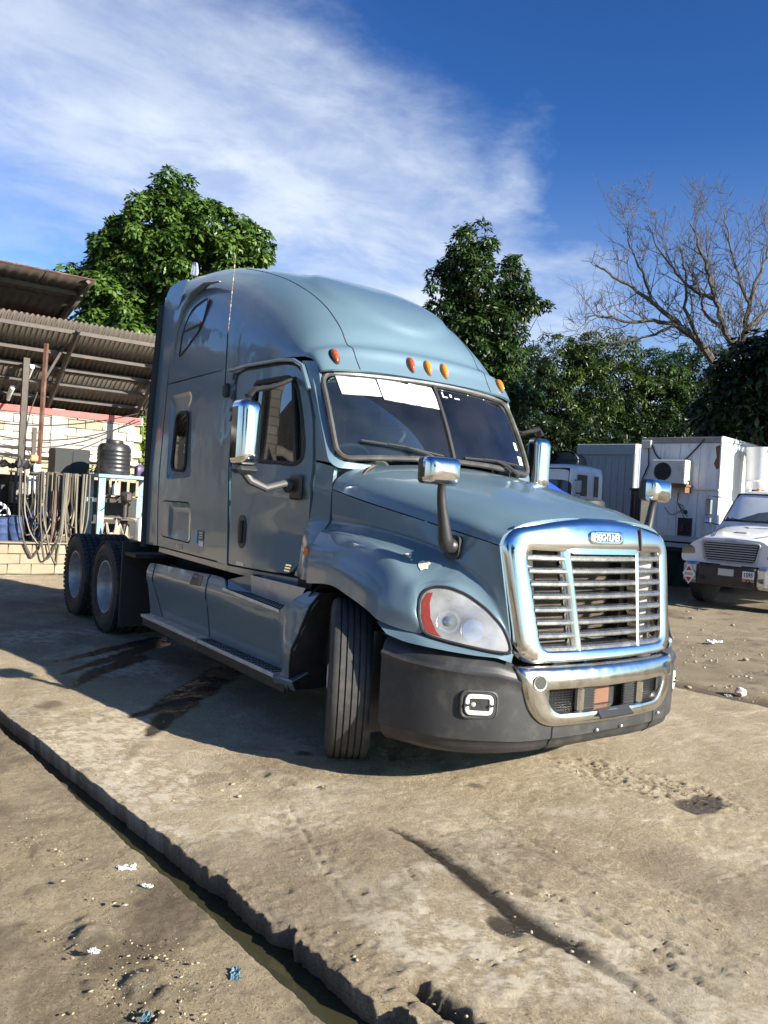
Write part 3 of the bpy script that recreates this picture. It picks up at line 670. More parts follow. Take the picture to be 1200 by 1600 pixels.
# --- grille
def rr_loop(wt, wb, zt, zb, rt, rb, crown, n=120, yo=0.0):
    """rounded trapezium loop in (y,z), equal point count"""
    poly = rpoly([(-wt, zt), (wt, zt), (wb, zb), (-wb, zb)], [rt, rt, rb, rb], 8)
    P = np.array(poly + [poly[0]]); d = np.r_[0, np.cumsum(np.linalg.norm(np.diff(P, axis=0), axis=1))]; t = np.linspace(0, d[-1], n, endpoint=False)
    y = np.interp(t, d, P[:, 0]); z = np.interp(t, d, P[:, 1]); z = z + crown * (1 - (y / wt) ** 2) * np.clip((z - (zt + zb) / 2) / ((zt - zb) / 2), 0, 1)
    return y, z
def gx(y, z): return -.012 - .118 * (z - .82) / .8 - .095 * (abs(y) / .74) ** 2.4
def grille():
    loops = []
    for (wt, wb, zt, zb, rt, rb, cw, dx) in ((.748, .676, 1.552, .808, .12, .11, .086, -.11), (.756, .684, 1.560, .802, .12, .11, .088, -.045), (.742, .668, 1.545, .815, .118, .105, .083, -.012), (.725, .652, 1.525, .828, .11, .10, .078, .004),
                                         (.645, .572, 1.468, .868, .07, .075, .0, .006), (.622, .553, 1.452, .882, .06, .07, -.008, -.006), (.61, .545, 1.446, .886, .055, .065, -.010, -.03), (.605, .542, 1.442, .888, .055, .065, -.010, -.11)):
        y, z = rr_loop(wt, wb, zt, zb, rt, rb, cw); loops.append([(gx(a, c) + dx, a, c) for a, c in zip(y, z)])
    g = ringstrip('grille_surround', loops, M['chrome'], truck, close=False, sharp=40)
    # stepped brow of the opening: bright panel carrying the badge, lower between the struts
    b = MB(); rows = []
    for y in np.linspace(-.335, .335, 15):
        e = min(1, (0.335 - abs(y)) / .04); zb_ = 1.452 - .018 * e; rows.append([(gx(y, 1.50) + .005 * e, y, 1.50), (gx(y, zb_) + .006 * e, y, zb_), (gx(y, zb_) - .05, y, zb_ - .006)])
    V, F = gridmesh(np.array(rows)); b.add(V, F); b.obj('brow_panel', M['chrome'], g)
    b = MB(); b.tube([(gx(.34, 1.6) + .012, .345, 1.60), (gx(.34, 1.5) + .014, .345, 1.46)], .008, 6); b.obj('brow_joint', M['rubber'], g)
    bars = []
    for k in range(8):
        z = 1.405 - k * .0735; w = np.interp(z, [.88, 1.44], [.548, .612])
        bm_ = MB(); rows = []
        for y in np.linspace(-w, w, 25):
            x = gx(y, z) - .012
            rows.append([(x - .055, y, z - .004), (x - .004, y, z - .017), (x + .006, y, z - .009), (x + .006, y, z + .006), (x - .004, y, z + .015), (x - .058, y, z + .017)])
        A = np.array(rows); n = A.shape[1]; V = A.reshape(-1, 3)
        F = [(i * n + j, (i + 1) * n + j, (i + 1) * n + (j + 1) % n, i * n + (j + 1) % n) for i in range(len(rows) - 1) for j in range(n)]
        bm_.add(V, F); bm_.obj('grille_bar', M['bar_chrome'], g)
    for s in (-1, 1):
        b = MB(); rows = []
        for z in np.linspace(.875, 1.452, 14):
            y = s * np.interp(z, [.88, 1.45], [.268, .318]); x = gx(y, z) - .004; w = np.interp(z, [.88, 1.2, 1.45], [.05, .042, .055])
            rows.append([(x, y - s * .016, z), (x + .006, y, z), (x - .004, y + s * w * .45, z), (x - .022, y + s * w * .85, z), (x - .055, y + s * w, z), (x - .07, y + s * w * .9, z), (x - .07, y - s * .016, z)])
        A = np.array(rows); n = A.shape[1]; V = A.reshape(-1, 3); F = [(i * n + j, (i + 1) * n + j, (i + 1) * n + (j + 1) % n, i * n + (j + 1) % n) for i in range(len(rows) - 1) for j in range(n)]
        b.add(V, F); b.obj('grille_strut', M['chrome'], g)
        # grey air baffle behind the outer bays
        b = MB(); b.add([(-.21, s * .64, 1.46), (-.17, s * .585, .87), (-.20, s * .455, .87), (-.24, s * .50, 1.46)], [(0, 1, 2, 3)]); o = b.obj('air_baffle', M['baffle'], g)
        b = MB(); b.lathe([(.010, 0), (.010, .004)], 10, axis_m((-.158, s * .53, .96), (1, 0, 0))); b.obj('baffle_hole', M['rubber'], o)
        b = MB(); b.box((-.35, s * .42, 1.15), (.10, .05, .64)); b.obj('radiator_side', M['under'], g)
    r = MB(); r.box((-.42, 0, 1.16), (.04, .80, .62)); rad = r.obj('radiator', M['radiator'], g)
    f = MB()
    for k in range(58): f.box((-.395, 0, .87 + k * .0101), (.012, .79, .0028))
    tag(f.obj('cooling_fins', M['radiator'], rad), kind='stuff')
    b = MB()
    for z in (.92, 1.05, 1.18, 1.31): b.box((-.36, 0, z), (.02, .70, .012))
    b.obj('cooler_tube', M['under'], rad)
    b = MB(); b.box((-.46, 0, 1.16), (.02, 1.35, .80)); b.obj('radiator_shroud', M['under'], g)
    b = MB(); b.box((-.30, 0, .856), (.34, 1.02, .02)); b.obj('grille_floor', M['baffle'], g)
    # badge
    cz = 1.530; cx = gx(0, cz) + .012
    B4 = axis_m((cx - .006, 0, cz + .004), (1, 0, .15), (0, 1, 0))
    o1 = rpoly([(-.152, -.040), (.152, -.040), (.152, .040), (-.152, .040)], .037, 8); o2 = [(x * .94, y * .84) for x, y in o1]; o3 = [(x * .80, y * .62) for x, y in o1]; o4 = [(x * .765, y * .52) for x, y in o1]
    L_ = [[tuple(B4 @ Vector((x, y, h))) for x, y in o] for o, h in ((o1, -.012), (o1, .008), (o2, .014), (o3, .014), (o4, .004))]
    bd = ringstrip('badge', L_, M['chrome'], g, close=False, sharp=40)
    b = MB(); b.prism(o4, .002, .005, B4); b.obj('badge_field', M['rubber'], bd)
    text_mesh('badge_letters', 'FREIGHTLINER', .060, B4 @ Matrix.Translation((0, -.002, .0075)), M['alu'], bd, .003, .0008, .60)
    return g
grille()

# --- headlamps
def hlx(y, z): return xb(y) - float(np.interp(abs(y), [.7, 1.0], [0, .10])) - .35 * (z - .85)
HL = [(1.066, .945), (1.072, 1.03), (1.060, 1.128), (1.037, 1.178), (.995, 1.203), (.946, 1.206), (.878, 1.172), (.807, 1.099), (.753, 1.011), (.735, .935), (.735, .872), (.81, .874), (.898, .889), (.978, .905), (1.041, .924)]
def headlamp(s):
    e = empty('headlight', (0, 0, 0)); e.parent = truck
    poly = rpoly(HL, .03, 4)
    def hm(off, sc=1.0):
        cy, cz = .91, 1.02
        def f(y, z):
            y2 = cy + (y - cy) * sc; z2 = cz + (z - cz) * sc; return (hlx(y2, z2) + off, s * y2, z2)
        return f
    panel('lens', poly, hm(.012), M['lens'], .0, (1, s * .3, .3), step=.03, parent=e, sharp=0)
    b = MB(); P = [hm(.010)(*p) for p in poly]; b.tube(P + [P[0]], .009, 6, cap=False); b.obj('lens_gasket', M['rubber'], e)
    # bowl: rim to back wall
    n = len(poly); L_ = [[hm(.004, .985)(*p) for p in poly], [hm(-.050, .92)(*p) for p in poly]]
    V = np.array(L_).reshape(-1, 3); F = [(j, (j + 1) % n, n + (j + 1) % n, n + j) for j in range(n)]
    b = MB(); b.add(V, F); V2, T = fill(poly, [], .05); b.add([hm(-.050, .92)(*p) for p in V2], T); b.obj('lamp_bowl', M['lamp_bowl'], e)
    # amber-red corner reflector
    strip = [(1.062, .955), (1.066, 1.03), (1.056, 1.12), (1.032, 1.168), (1.012, 1.172), (1.030, 1.11), (1.035, 1.03), (1.022, .955), (1.005, .925), (1.035, .935)]
    panel('corner_reflector', strip, hm(.0155, .985), M['red_lens'], .01, (1, s * .5, 0), step=.03, parent=e)
    # two lamps
    for (y, z, r_, nm) in ((.955, 1.012, .072, 'low_beam'), (.868, .975, .070, 'high_beam')):
        gy = (hlx(y + .03, z) - hlx(y - .03, z)) / .06; d = Vector((1, -s * gy * .85, .30)).normalized(); c = Vector((hlx(y, z) - .016, s * y, z)); A4 = axis_m(c, d)
        b = MB(); b.lathe([(r_ * 1.05, .004), (r_, .012), (r_ * .93, .008), (r_ * .8, -.004), (r_ * .5, -.012), (r_ * .22, -.014), (r_ * .2, .0), (.0, .004)], 28, A4); lo = b.obj(nm, M['silver_bowl'], e)
        if nm == 'low_beam':
            b = MB(); b.lathe([(r_ * .66, -.008), (r_ * .68, .004), (r_ * .5, .014), (r_ * .25, .020), (0, .022)], 24, A4); b.obj('projector', M['lamp_glass'], lo)
        else:
            b = MB(); b.tube([A4 @ Vector((0, 0, -.005)), A4 @ Vector((0, 0, .012))], .012, 10); b.obj('bulb', M['white_led'], lo)
    b = MB(); y, z = 1.005, 1.142; b.lathe([(.018, 0), (.016, .012), (0, .018)], 14, axis_m((hlx(y, z) - .03, s * y, z), (1, s * .4, .1))); b.obj('turn_bulb', M['amber'], e)
    b = MB()
    for k in range(7): y = .99 - k * .012; b.box((hlx(y, 1.165) - .03, s * y, 1.165), (.008, .004, .05))
    b.obj('lens_ribs', M['silver_bowl'], e)
M['lamp_bowl'] = mat('lamp_bowl_grey', (.66, .66, .64), .35, .15, var=.1, vscale=20)
M['lamp_glass'] = mat('projector_glass', (.25, .30, .36), .02, .6, coat=1.0)
headlamp(-1); headlamp(1)

# --- front bumper
def bump_top(y): return float(np.interp(abs(y), [0, .66, .80, .90, 1.02, 1.14, 1.2], [.795, .795, .842, .848, .862, .878, .915]))
def bumper():
    ys = np.concatenate([-np.linspace(1.2, 0, 50), np.linspace(0, 1.2, 50)[1:]])
    def bp(y, v):
        """v 0 bottom .. 1 top"""
        zt = bump_top(y); zb = .283 + .03 * (1 - min(1, abs(y) / 1.0)) ; z = zb + (zt - zb) * v
        x = xb(y); rear = 0.0
        prof = np.interp(v, [0, .06, .14, .165, .30, .76, .82, .845, .90, .94, 1.0], [-.078, -.034, -.020, -.003, 0, 0, .012, -.008, -.016, -.040, -.10])
        nx, ny = (1, 0) if abs(y) < .5 else tuple(np.array([1, np.sign(y) * np.interp(abs(y), [.5, .9, 1.1, 1.2], [.1, .5, 1.3, 4])]) / np.hypot(1, np.interp(abs(y), [.5, .9, 1.1, 1.2], [.1, .5, 1.3, 4])))
        return (x + prof * nx, y + prof * ny, z)
    vs_ = [0, .03, .06, .10, .14, .153, .165, .22, .3, .4, .5, .6, .7, .76, .80, .82, .832, .845, .87, .90, .92, .94, .97, 1.0]
    L_ = [(y, v) for y in ys for v in vs_]
    G = np.array([[bp(y, v) for v in vs_] for y in ys])
    V, F = gridmesh(G)
    # leave an opening behind the bright insert
    keep = []
    for f in F:
        c = V[list(f)].mean(0)
        if abs(c[1]) < .50 and .50 < c[2] < .83: continue
        if abs(c[1]) < .66 and c[2] > .76: continue
        keep.append(f)
    bo = shell('bumper', V, keep, M['bumper'], .012, lambda c: np.array([1, c[1] * .8, 0]), truck, 45)
    # end returns behind the corner
    for s in (-1, 1):
        G = np.array([[(-.80 - .0 * t, s * (1.2 - .0), z) if t == 0 else (-.80, s * 1.08, z) for t in (0, 1)] for z in np.linspace(.30, .905, 6)]); V, F = gridmesh(G); b = MB(); b.add(V, F); b.obj('bumper_return', M['black'], bo)
        # painted cap between lamp and bumper
        A = []
        for y in np.linspace(1.185, .72, 26):
            ztop = float(np.interp(y, [.72, .81, .898, .978, 1.041, 1.09, 1.185], [.868, .872, .886, .902, .920, .945, .968]))
            zlo = bump_top(y) - .004; xi = xb(y) - .075; xt = hlx(y, ztop) + .0
            xt = min(xt, xb(y) - .03) if y > 1.0 else xt
            A.append([(xt - .01, s * (y - .01), ztop - .004), (xt * .6 + (xi + .04) * .4, s * y, ztop * .6 + zlo * .4), (xi + .05, s * y, zlo + .004), (xi - .03, s * (y - .02), zlo - .004)])
        V, F = gridmesh(np.array(A)); o = shell('painted_cap', V, F, PNT, .0, (1, s * .3, .6), bo, 60)
        # fog lamp: sunken bezel, bright bar ring, dark middle
        cy, cz = .885, .580; c = Vector((xb(cy), s * cy, cz)); d = Vector((1, s * .62, 0)).normalized(); B4 = axis_m(c, d, (0, 0, 1)); 
        def loop(w, h, r_, z): return [tuple(B4 @ Vector((x, y, z))) for x, y in rpoly([(-h, -w), (h, -w), (h, w), (-h, w)], r_, 6)]
        fb = ringstrip('fog_lamp', [loop(.112, .084, .055, -.012), loop(.108, .080, .052, .002), loop(.100, .073, .045, .005), loop(.090, .065, .036, -.004), loop(.086, .062, .034, -.05)], M['bumper'], bo, close=False)
        b = MB(); b.prism(rpoly([(-.060, -.084), (.060, -.084), (.060, .084), (-.060, .084)], .033, 6), -.03, -.012, B4); b.obj('lamp_face', M['lamp_glass_dark'], fb)
        lp = loop(.068, .046, .026, .0)
        b = MB(); b.tube(lp + [lp[0]], .0125, 8, cap=False); b.obj('light_bar_ring', M['white_led'], fb)
        b = MB()
        for sy in (-1, 1):
            q = B4 @ Vector((0, sy * .068, .004)); b.box(q, (.03, .02, .012), rz=math.atan2(d.y, d.x))
        b.obj('ring_clip', M['black'], fb)
        b = MB(); q = B4 @ Vector((.0, -.03 * s, -.008)); b.lathe([(.016, 0), (.012, .008), (0, .011)], 14, axis_m(q, d)); b.obj('lamp_eye', M['silver_bowl'], fb)
        # crease lines of the moulding
        b = MB(); P = [Vector(bp(s * y, .155)) + Vector((.002, 0, 0)) for y in np.linspace(.50, 1.1, 14)]
    # bright insert
    ix = lambda y: xb(y) + .012
    def lp(pts, rad, n=110):
        poly = rpoly(pts, rad, 10); P = np.array(poly + [poly[0]]); dd = np.r_[0, np.cumsum(np.linalg.norm(np.diff(P, axis=0), axis=1))]; t = np.linspace(0, dd[-1], n, endpoint=False); return np.stack([np.interp(t, dd, P[:, 0]), np.interp(t, dd, P[:, 1])], -1)
    def outer(g): return lp([(-.70 + g, .795 - g), (.70 - g, .795 - g), (.60 - g, .455 + g), (-.60 + g, .455 + g)], [.03, .03, .20, .20])
    def inner(g): return lp([(-.545 - g, .665 + g), (.545 + g, .665 + g), (.47 + g, .530 - g), (-.47 - g, .530 - g)], [.05, .05, .12, .12])
    L_ = []
    for fn, g, dx in ((outer, 0, -.05), (outer, -.002, .0), (outer, .010, .014), (outer, .03, .020), (inner, .02, .020), (inner, .006, .014), (inner, 0, .0), (inner, -.004, -.06)):
        L_.append([(ix(y) + dx - .03 * max(0, (z - .70) / .1) ** 2, y, z) for y, z in fn(g)])
    ins = ringstrip('bumper_insert', L_, M['worn_chrome'], truck, close=False, sharp=40)
    for s in (-1, 1):
        yc = s * .585; c = Vector((ix(yc) + .022, yc, .712)); A4 = axis_m(c, Vector((1, s * .25, .1)))
        b = MB(); b.lathe([(.045, -.01), (.043, .004), (.036, .003), (.034, -.002)], 24, A4); ho = b.obj('lamp_hole_rim', M['worn_chrome'], ins)
        b = MB(); b.lathe([(.036, .0015), (.0, .0016)], 24, A4); b.obj('lamp_hole', M['rubber'], ho)
        b = MB(); b.box((ix(.27) - .012, s * .27, .598), (.05, .055, .15), bev=.015); b.obj('insert_post', M['worn_chrome'], ins)
        # black expanded-metal mesh in the outer bays
        m_ = MB()
        for r_ in range(9):
            z = .54 + r_ * .0145
            y0, y1 = (.30, float(np.interp(z, [.53, .56, .66], [.46, .52, .55])))
            P = [(ix(y) - .03 + (.004 if k % 2 else -.004), s * y, z + (.005 if k % 2 else -.005)) for k, y in enumerate(np.arange(y0, y1, .012))]
            m_.tube(P, .0034, 4, cap=False)
        m_.box((ix(.42) - .06, s * .42, .598), (.008, .28, .16)); tag(m_.obj('mesh_screen', M['black'], ins), kind='stuff')
        b = MB(); b.box((ix(.18) - .03, s * .185, .598), (.015, .10, .14))
        for k in range(8): b.box((ix(.18) - .02, s * .185, .54 + k * .0165), (.012, .10, .006))
        b.obj('side_screen', M['black'], ins)
    b = MB(); b.box((-.075, -.045, .60), (.012, .215, .13), bev=.004); b.obj('rusty_plate', M['rust'], ins)
    b = MB(); b.box((-.085, .0, .60), (.02, .50, .15)); b.obj('plate_recess', M['under'], ins)
    b = MB(); b.add([(.012, -.14, .535), (.012, .14, .535), (.055, .15, .492), (.055, -.15, .492), (.006, -.14, .525), (.006, .14, .525), (.048, .15, .482), (.048, -.15, .482)], [(0, 1, 2, 3), (3, 2, 6, 7), (4, 7, 6, 5), (0, 3, 7, 4), (1, 5, 6, 2)]); b.obj('plate_flap', M['black'], ins)
    b = MB()
    for y in (-.12, .10, .52): b.lathe([(.010, 0), (.008, .006), (0, .008)], 10, axis_m((xb(y) + .012, y, .405 if abs(y) < .2 else .43), (1, 0, .1)))
    b.obj('bumper_bolt', M['alu'], bo)
    b = MB()
    for y in (-.455, .47):
        P = [Vector(bp(y, v)) + Vector((.002, 0, 0)) for v in np.linspace(.0, .30, 8)]; b.tube(P, .0045, 4)
    b.obj('panel_joint', M['rubber'], bo)
    # what shows in the gap between grille and bumper
    b = MB(); b.box((-.20, 0, .77), (.26, 1.30, .03)); b.obj('cross_member', M['rust'], truck)
    b = MB()
    for y in (-.36, -.1, .12, .4): b.box((-.12, y, .795), (.08, .14, .035), bev=.008)
    b.obj('tow_cover', M['under'], truck)
    b = MB(); b.box((-.42, 0, .60), (.06, 1.9, .50)); b.obj('bumper_backing', M['under'], truck)
M['lamp_glass_dark'] = mat('dark_lamp_glass', (.10, .11, .11), .06, .2, coat=1.0)
bumper()

# --- mirrors
def door_mirror(s):
    e = empty('door_mirror'); e.parent = truck
    c = Vector((-2.14, s * 1.47, 2.098))
    A = []
    ax = Vector((1, s * -.12, 0)).normalized(); lat = Vector((s * .12 * -1 * -1, 1, 0)); lat = Vector((-ax.y, ax.x, 0))
    b = MB(); V = []
    prof = [(-.05, .006), (-.048, 0.0), (.02, .0), (.045, .004), (.066, .013), (.082, .027), (.092, .045), (.098, .070), (.101, .095)]
    for d, ins_ in prof:
        ring = rpoly([(-.092 + ins_, -.225 + ins_), (.092 - ins_, -.225 + ins_), (.092 - ins_, .240 - ins_), (-.092 + ins_, .240 - ins_)], max(.06 - ins_ * .45, .012), 9)
        V += [tuple(c + ax * d + lat * x + Vector((0, 0, y))) for x, y in ring]
    base = rpoly([(-.092, -.225), (.092, -.225), (.092, .240), (-.092, .240)], .055, 9); k = len(base)
    F = [(i * k + j, i * k + (j + 1) % k, (i + 1) * k + (j + 1) % k, (i + 1) * k + j) for i in range(len(prof) - 1) for j in range(k)] + [tuple((len(prof) - 1) * k + j for j in range(k))]
    b.add(V, F); b.obj('mirror_shell', M['chrome'], e, sharp=60)
    b = MB(); V0 = [tuple(c + ax * -.05 + lat * x * .94 + Vector((0, 0, y * .94))) for x, y in base]; b.add(V0, [tuple(range(k))]); b.obj('mirror_glass', M['mirror'], e, smooth=False)
    b = MB(); b.box(c + Vector((.01, 0, -.255)), (.13, .176, .055), rz=math.atan2(ax.y, ax.x), bev=.03); b.obj('mirror_foot', M['black'], e)
    q0 = c + Vector((.0, 0, -.27)); pd = Vector((-2.17, s * 1.045, 1.765))
    b = MB(); b.tube([q0, q0 + Vector((.01, -s * .05, -.06)), q0 + Vector((.0, -s * .18, -.105)), pd + Vector((.03, s * .10, .0)), pd], [.030, .03, .027, .027, .03], 10); b.obj('lower_arm', M['arm_grey'], e)
    b = MB(); b.box(pd + Vector((.035, s * .0, -.02)), (.17, .03, .19), bev=.02); b.box(pd + Vector((-.01, s * .045, -.01)), (.11, .07, .11), bev=.035); b.obj('arm_bracket', M['black'], e)
    t0 = c + Vector((.0, 0, .27)); td = Vector((-2.33 if s < 0 else -2.5, s * 1.0, 2.575 if s < 0 else 2.42))
    b = MB(); b.tube([t0, t0 + Vector((.0, -s * .04, .05)), t0 + Vector((-.03, -s * .20, .09 if s < 0 else .0)), td], [.036, .036, .03, .026], 10, flat=(1.4, .6)); b.obj('upper_arm', M['black'], e)
M['arm_grey'] = mat('grey_arm', (.055, .057, .06), .5)
door_mirror(-1); door_mirror(1)
def hood_mirror(s):
    e = empty('hood_mirror'); e.parent = truck
    bs = Vector((-.545, s * .832, 1.432)); d = Vector((.10, s, .12)).normalized()
    b = MB(); B4 = axis_m(bs, d, (0, 0, 1)); o = [(x, y) for x, y in rpoly([(-.075, -.06), (.075, -.05), (.06, .07), (-.07, .07)], .05, 6)]
    b.prism(o, -.02, .022, B4); b.lathe([(.048, .02), (.048, .05), (.04, .062), (0, .064)], 20, B4); b.obj('mirror_base', M['black'], e)
    tip = Vector((-.505, s * .99, 1.805)); k0 = bs + d * .075
    P = [bs + d * .045 + Vector((0, 0, -.015)), k0 + Vector((.005, s * .01, .03)), k0 + Vector((.012, s * .035, .12)), k0 + Vector((.016, s * .06, .22)), k0 + Vector((.02, s * .075, .31)), tip]
    b = MB(); b.tube(cr(np.array([tuple(p) for p in P]), np.linspace(0, 5, 21)), np.interp(np.linspace(0, 5, 21), [0, 1, 2, 3, 4, 5], [.040, .046, .036, .029, .026, .024]), 12); b.obj('mirror_arm', M['black'], e)
    c = Vector((-.515, s * 1.005, 1.872)); ax = Vector((1, s * .05, 0)).normalized(); lat = Vector((-ax.y, ax.x, 0))
    base = rpoly([(-.118, -.076), (.118, -.086), (.118, .080), (-.118, .078)], .035, 7); k = len(base)
    def ring(prof):
        V = []
        for dd, sc in prof:
            for x, y in base: V.append(tuple(c + ax * dd + lat * (x * sc) + Vector((0, 0, y * sc))))
        return V, [(i * k + j, i * k + (j + 1) % k, (i + 1) * k + (j + 1) % k, (i + 1) * k + j) for i in range(len(prof) - 1) for j in range(k)]
    b = MB(); V, F = ring([(-.055, .97), (-.05, 1.0), (-.005, 1.0), (.0, .99)]); b.add(V, F); b.obj('mirror_rim', M['black'], e, sharp=50)
    b = MB(); V = []; prof = [(-.002, .0), (.020, .001), (.040, .006), (.055, .014), (.066, .026), (.074, .042), (.079, .060), (.0815, .074)]
    for d_, ins_ in prof:
        rg = rpoly([(-.119 + ins_, -.077 + ins_), (.119 - ins_, -.087 + ins_), (.119 - ins_, .081 - ins_), (-.119 + ins_, .079 - ins_)], max(.038 - ins_ * .3, .006), 7); V += [tuple(c + ax * d_ + lat * x + Vector((0, 0, y))) for x, y in rg]
    b.add(V, [(i * k + j, i * k + (j + 1) % k, (i + 1) * k + (j + 1) % k, (i + 1) * k + j) for i in range(len(prof) - 1) for j in range(k)] + [tuple((len(prof) - 1) * k + j for j in range(k))]); b.obj('mirror_shell', M['chrome'], e, sharp=60)
    b = MB(); b.add([tuple(c + ax * -.054 + lat * x * .95 + Vector((0, 0, y * .95))) for x, y in base], [tuple(range(k))]); b.obj('mirror_glass', M['mirror'], e, smooth=False)
hood_mirror(-1); hood_mirror(1)

# --- whip aerial, numerals, decals
b = MB(); b.box((-3.43, -1.075, 2.56), (.085, .05, .12), bev=.018); an = b.obj('aerial_mount', M['black'], truck)
b = MB(); b.tube([(-3.43, -1.09, 2.60), (-3.428, -1.09, 3.05)], .0065, 6); b.obj('aerial_mast', M['black'], an)
b = MB()
for k in range(18): b.tube([(-3.428 + .001 * k, -1.09 + .0012 * k, 3.05 + .038 * k), (-3.428 + .001 * (k + .8), -1.09 + .0012 * (k + .8), 3.05 + .038 * (k + .8))], .0042 if k % 3 else .0058, 6, mi=k % 3)
b.obj('aerial_whip', [mat('whip_tan', (.24, .20, .13), .5), mat('whip_red', (.14, .06, .04), .5), mat('whip_green', (.10, .11, .07), .5)], an)
num = mat('black_numeral', (.02, .02, .022), .5)
for i, ch in enumerate('942'):
    z = 2.640 - i * .15; text_mesh('numeral', ch, .16, axis_m((-3.305, -(ysd(-3.3, z) + .0165), z), (0, -1, 0), (1, 0, 0)), num, truck, .001, .003)
def decal(x, z, w, h, name, m_, dz=0.004): b = MB(); b.box((x, -(ysd(x, z) + dz), z), (w, .002, h)); return b.obj(name, m_, truck)
decal(-3.93, 1.255, .065, .125, 'blue_decal', mat('sky_blue_print', (.10, .38, .62), .4)); decal(-3.815, 1.27, .125, .085, 'navy_decal', mat('navy_print', (.02, .04, .09), .4)); decal(-3.80, 1.195, .10, .045, 'white_decal', mat('white_print', (.75, .77, .78), .4))
b = MB()
for k in range(3): b.box((-3.815 + .004 * (k % 2), -(ysd(-3.8, 1.27) + .006), 1.295 - k * .022), (.09 - .02 * (k % 2), .001, .008))
b.obj('decal_print', M['alu'], truck)
b = MB()
for k in range(5): b.box((-4.40 + k * .032, -(ysd(-4.4, 1.13) + .004), 1.13), (.016, .002, .05))
b.obj('vent_print', M['alu'], truck)
b = MB()
for x in (-3.50, -3.46): b.lathe([(.008, 0), (0, .006)], 8, axis_m((x, -(ysd(x, 1.74) + .014), 1.74), (0, -1, 0)))
b.obj('rivet', M['alu'], truck)

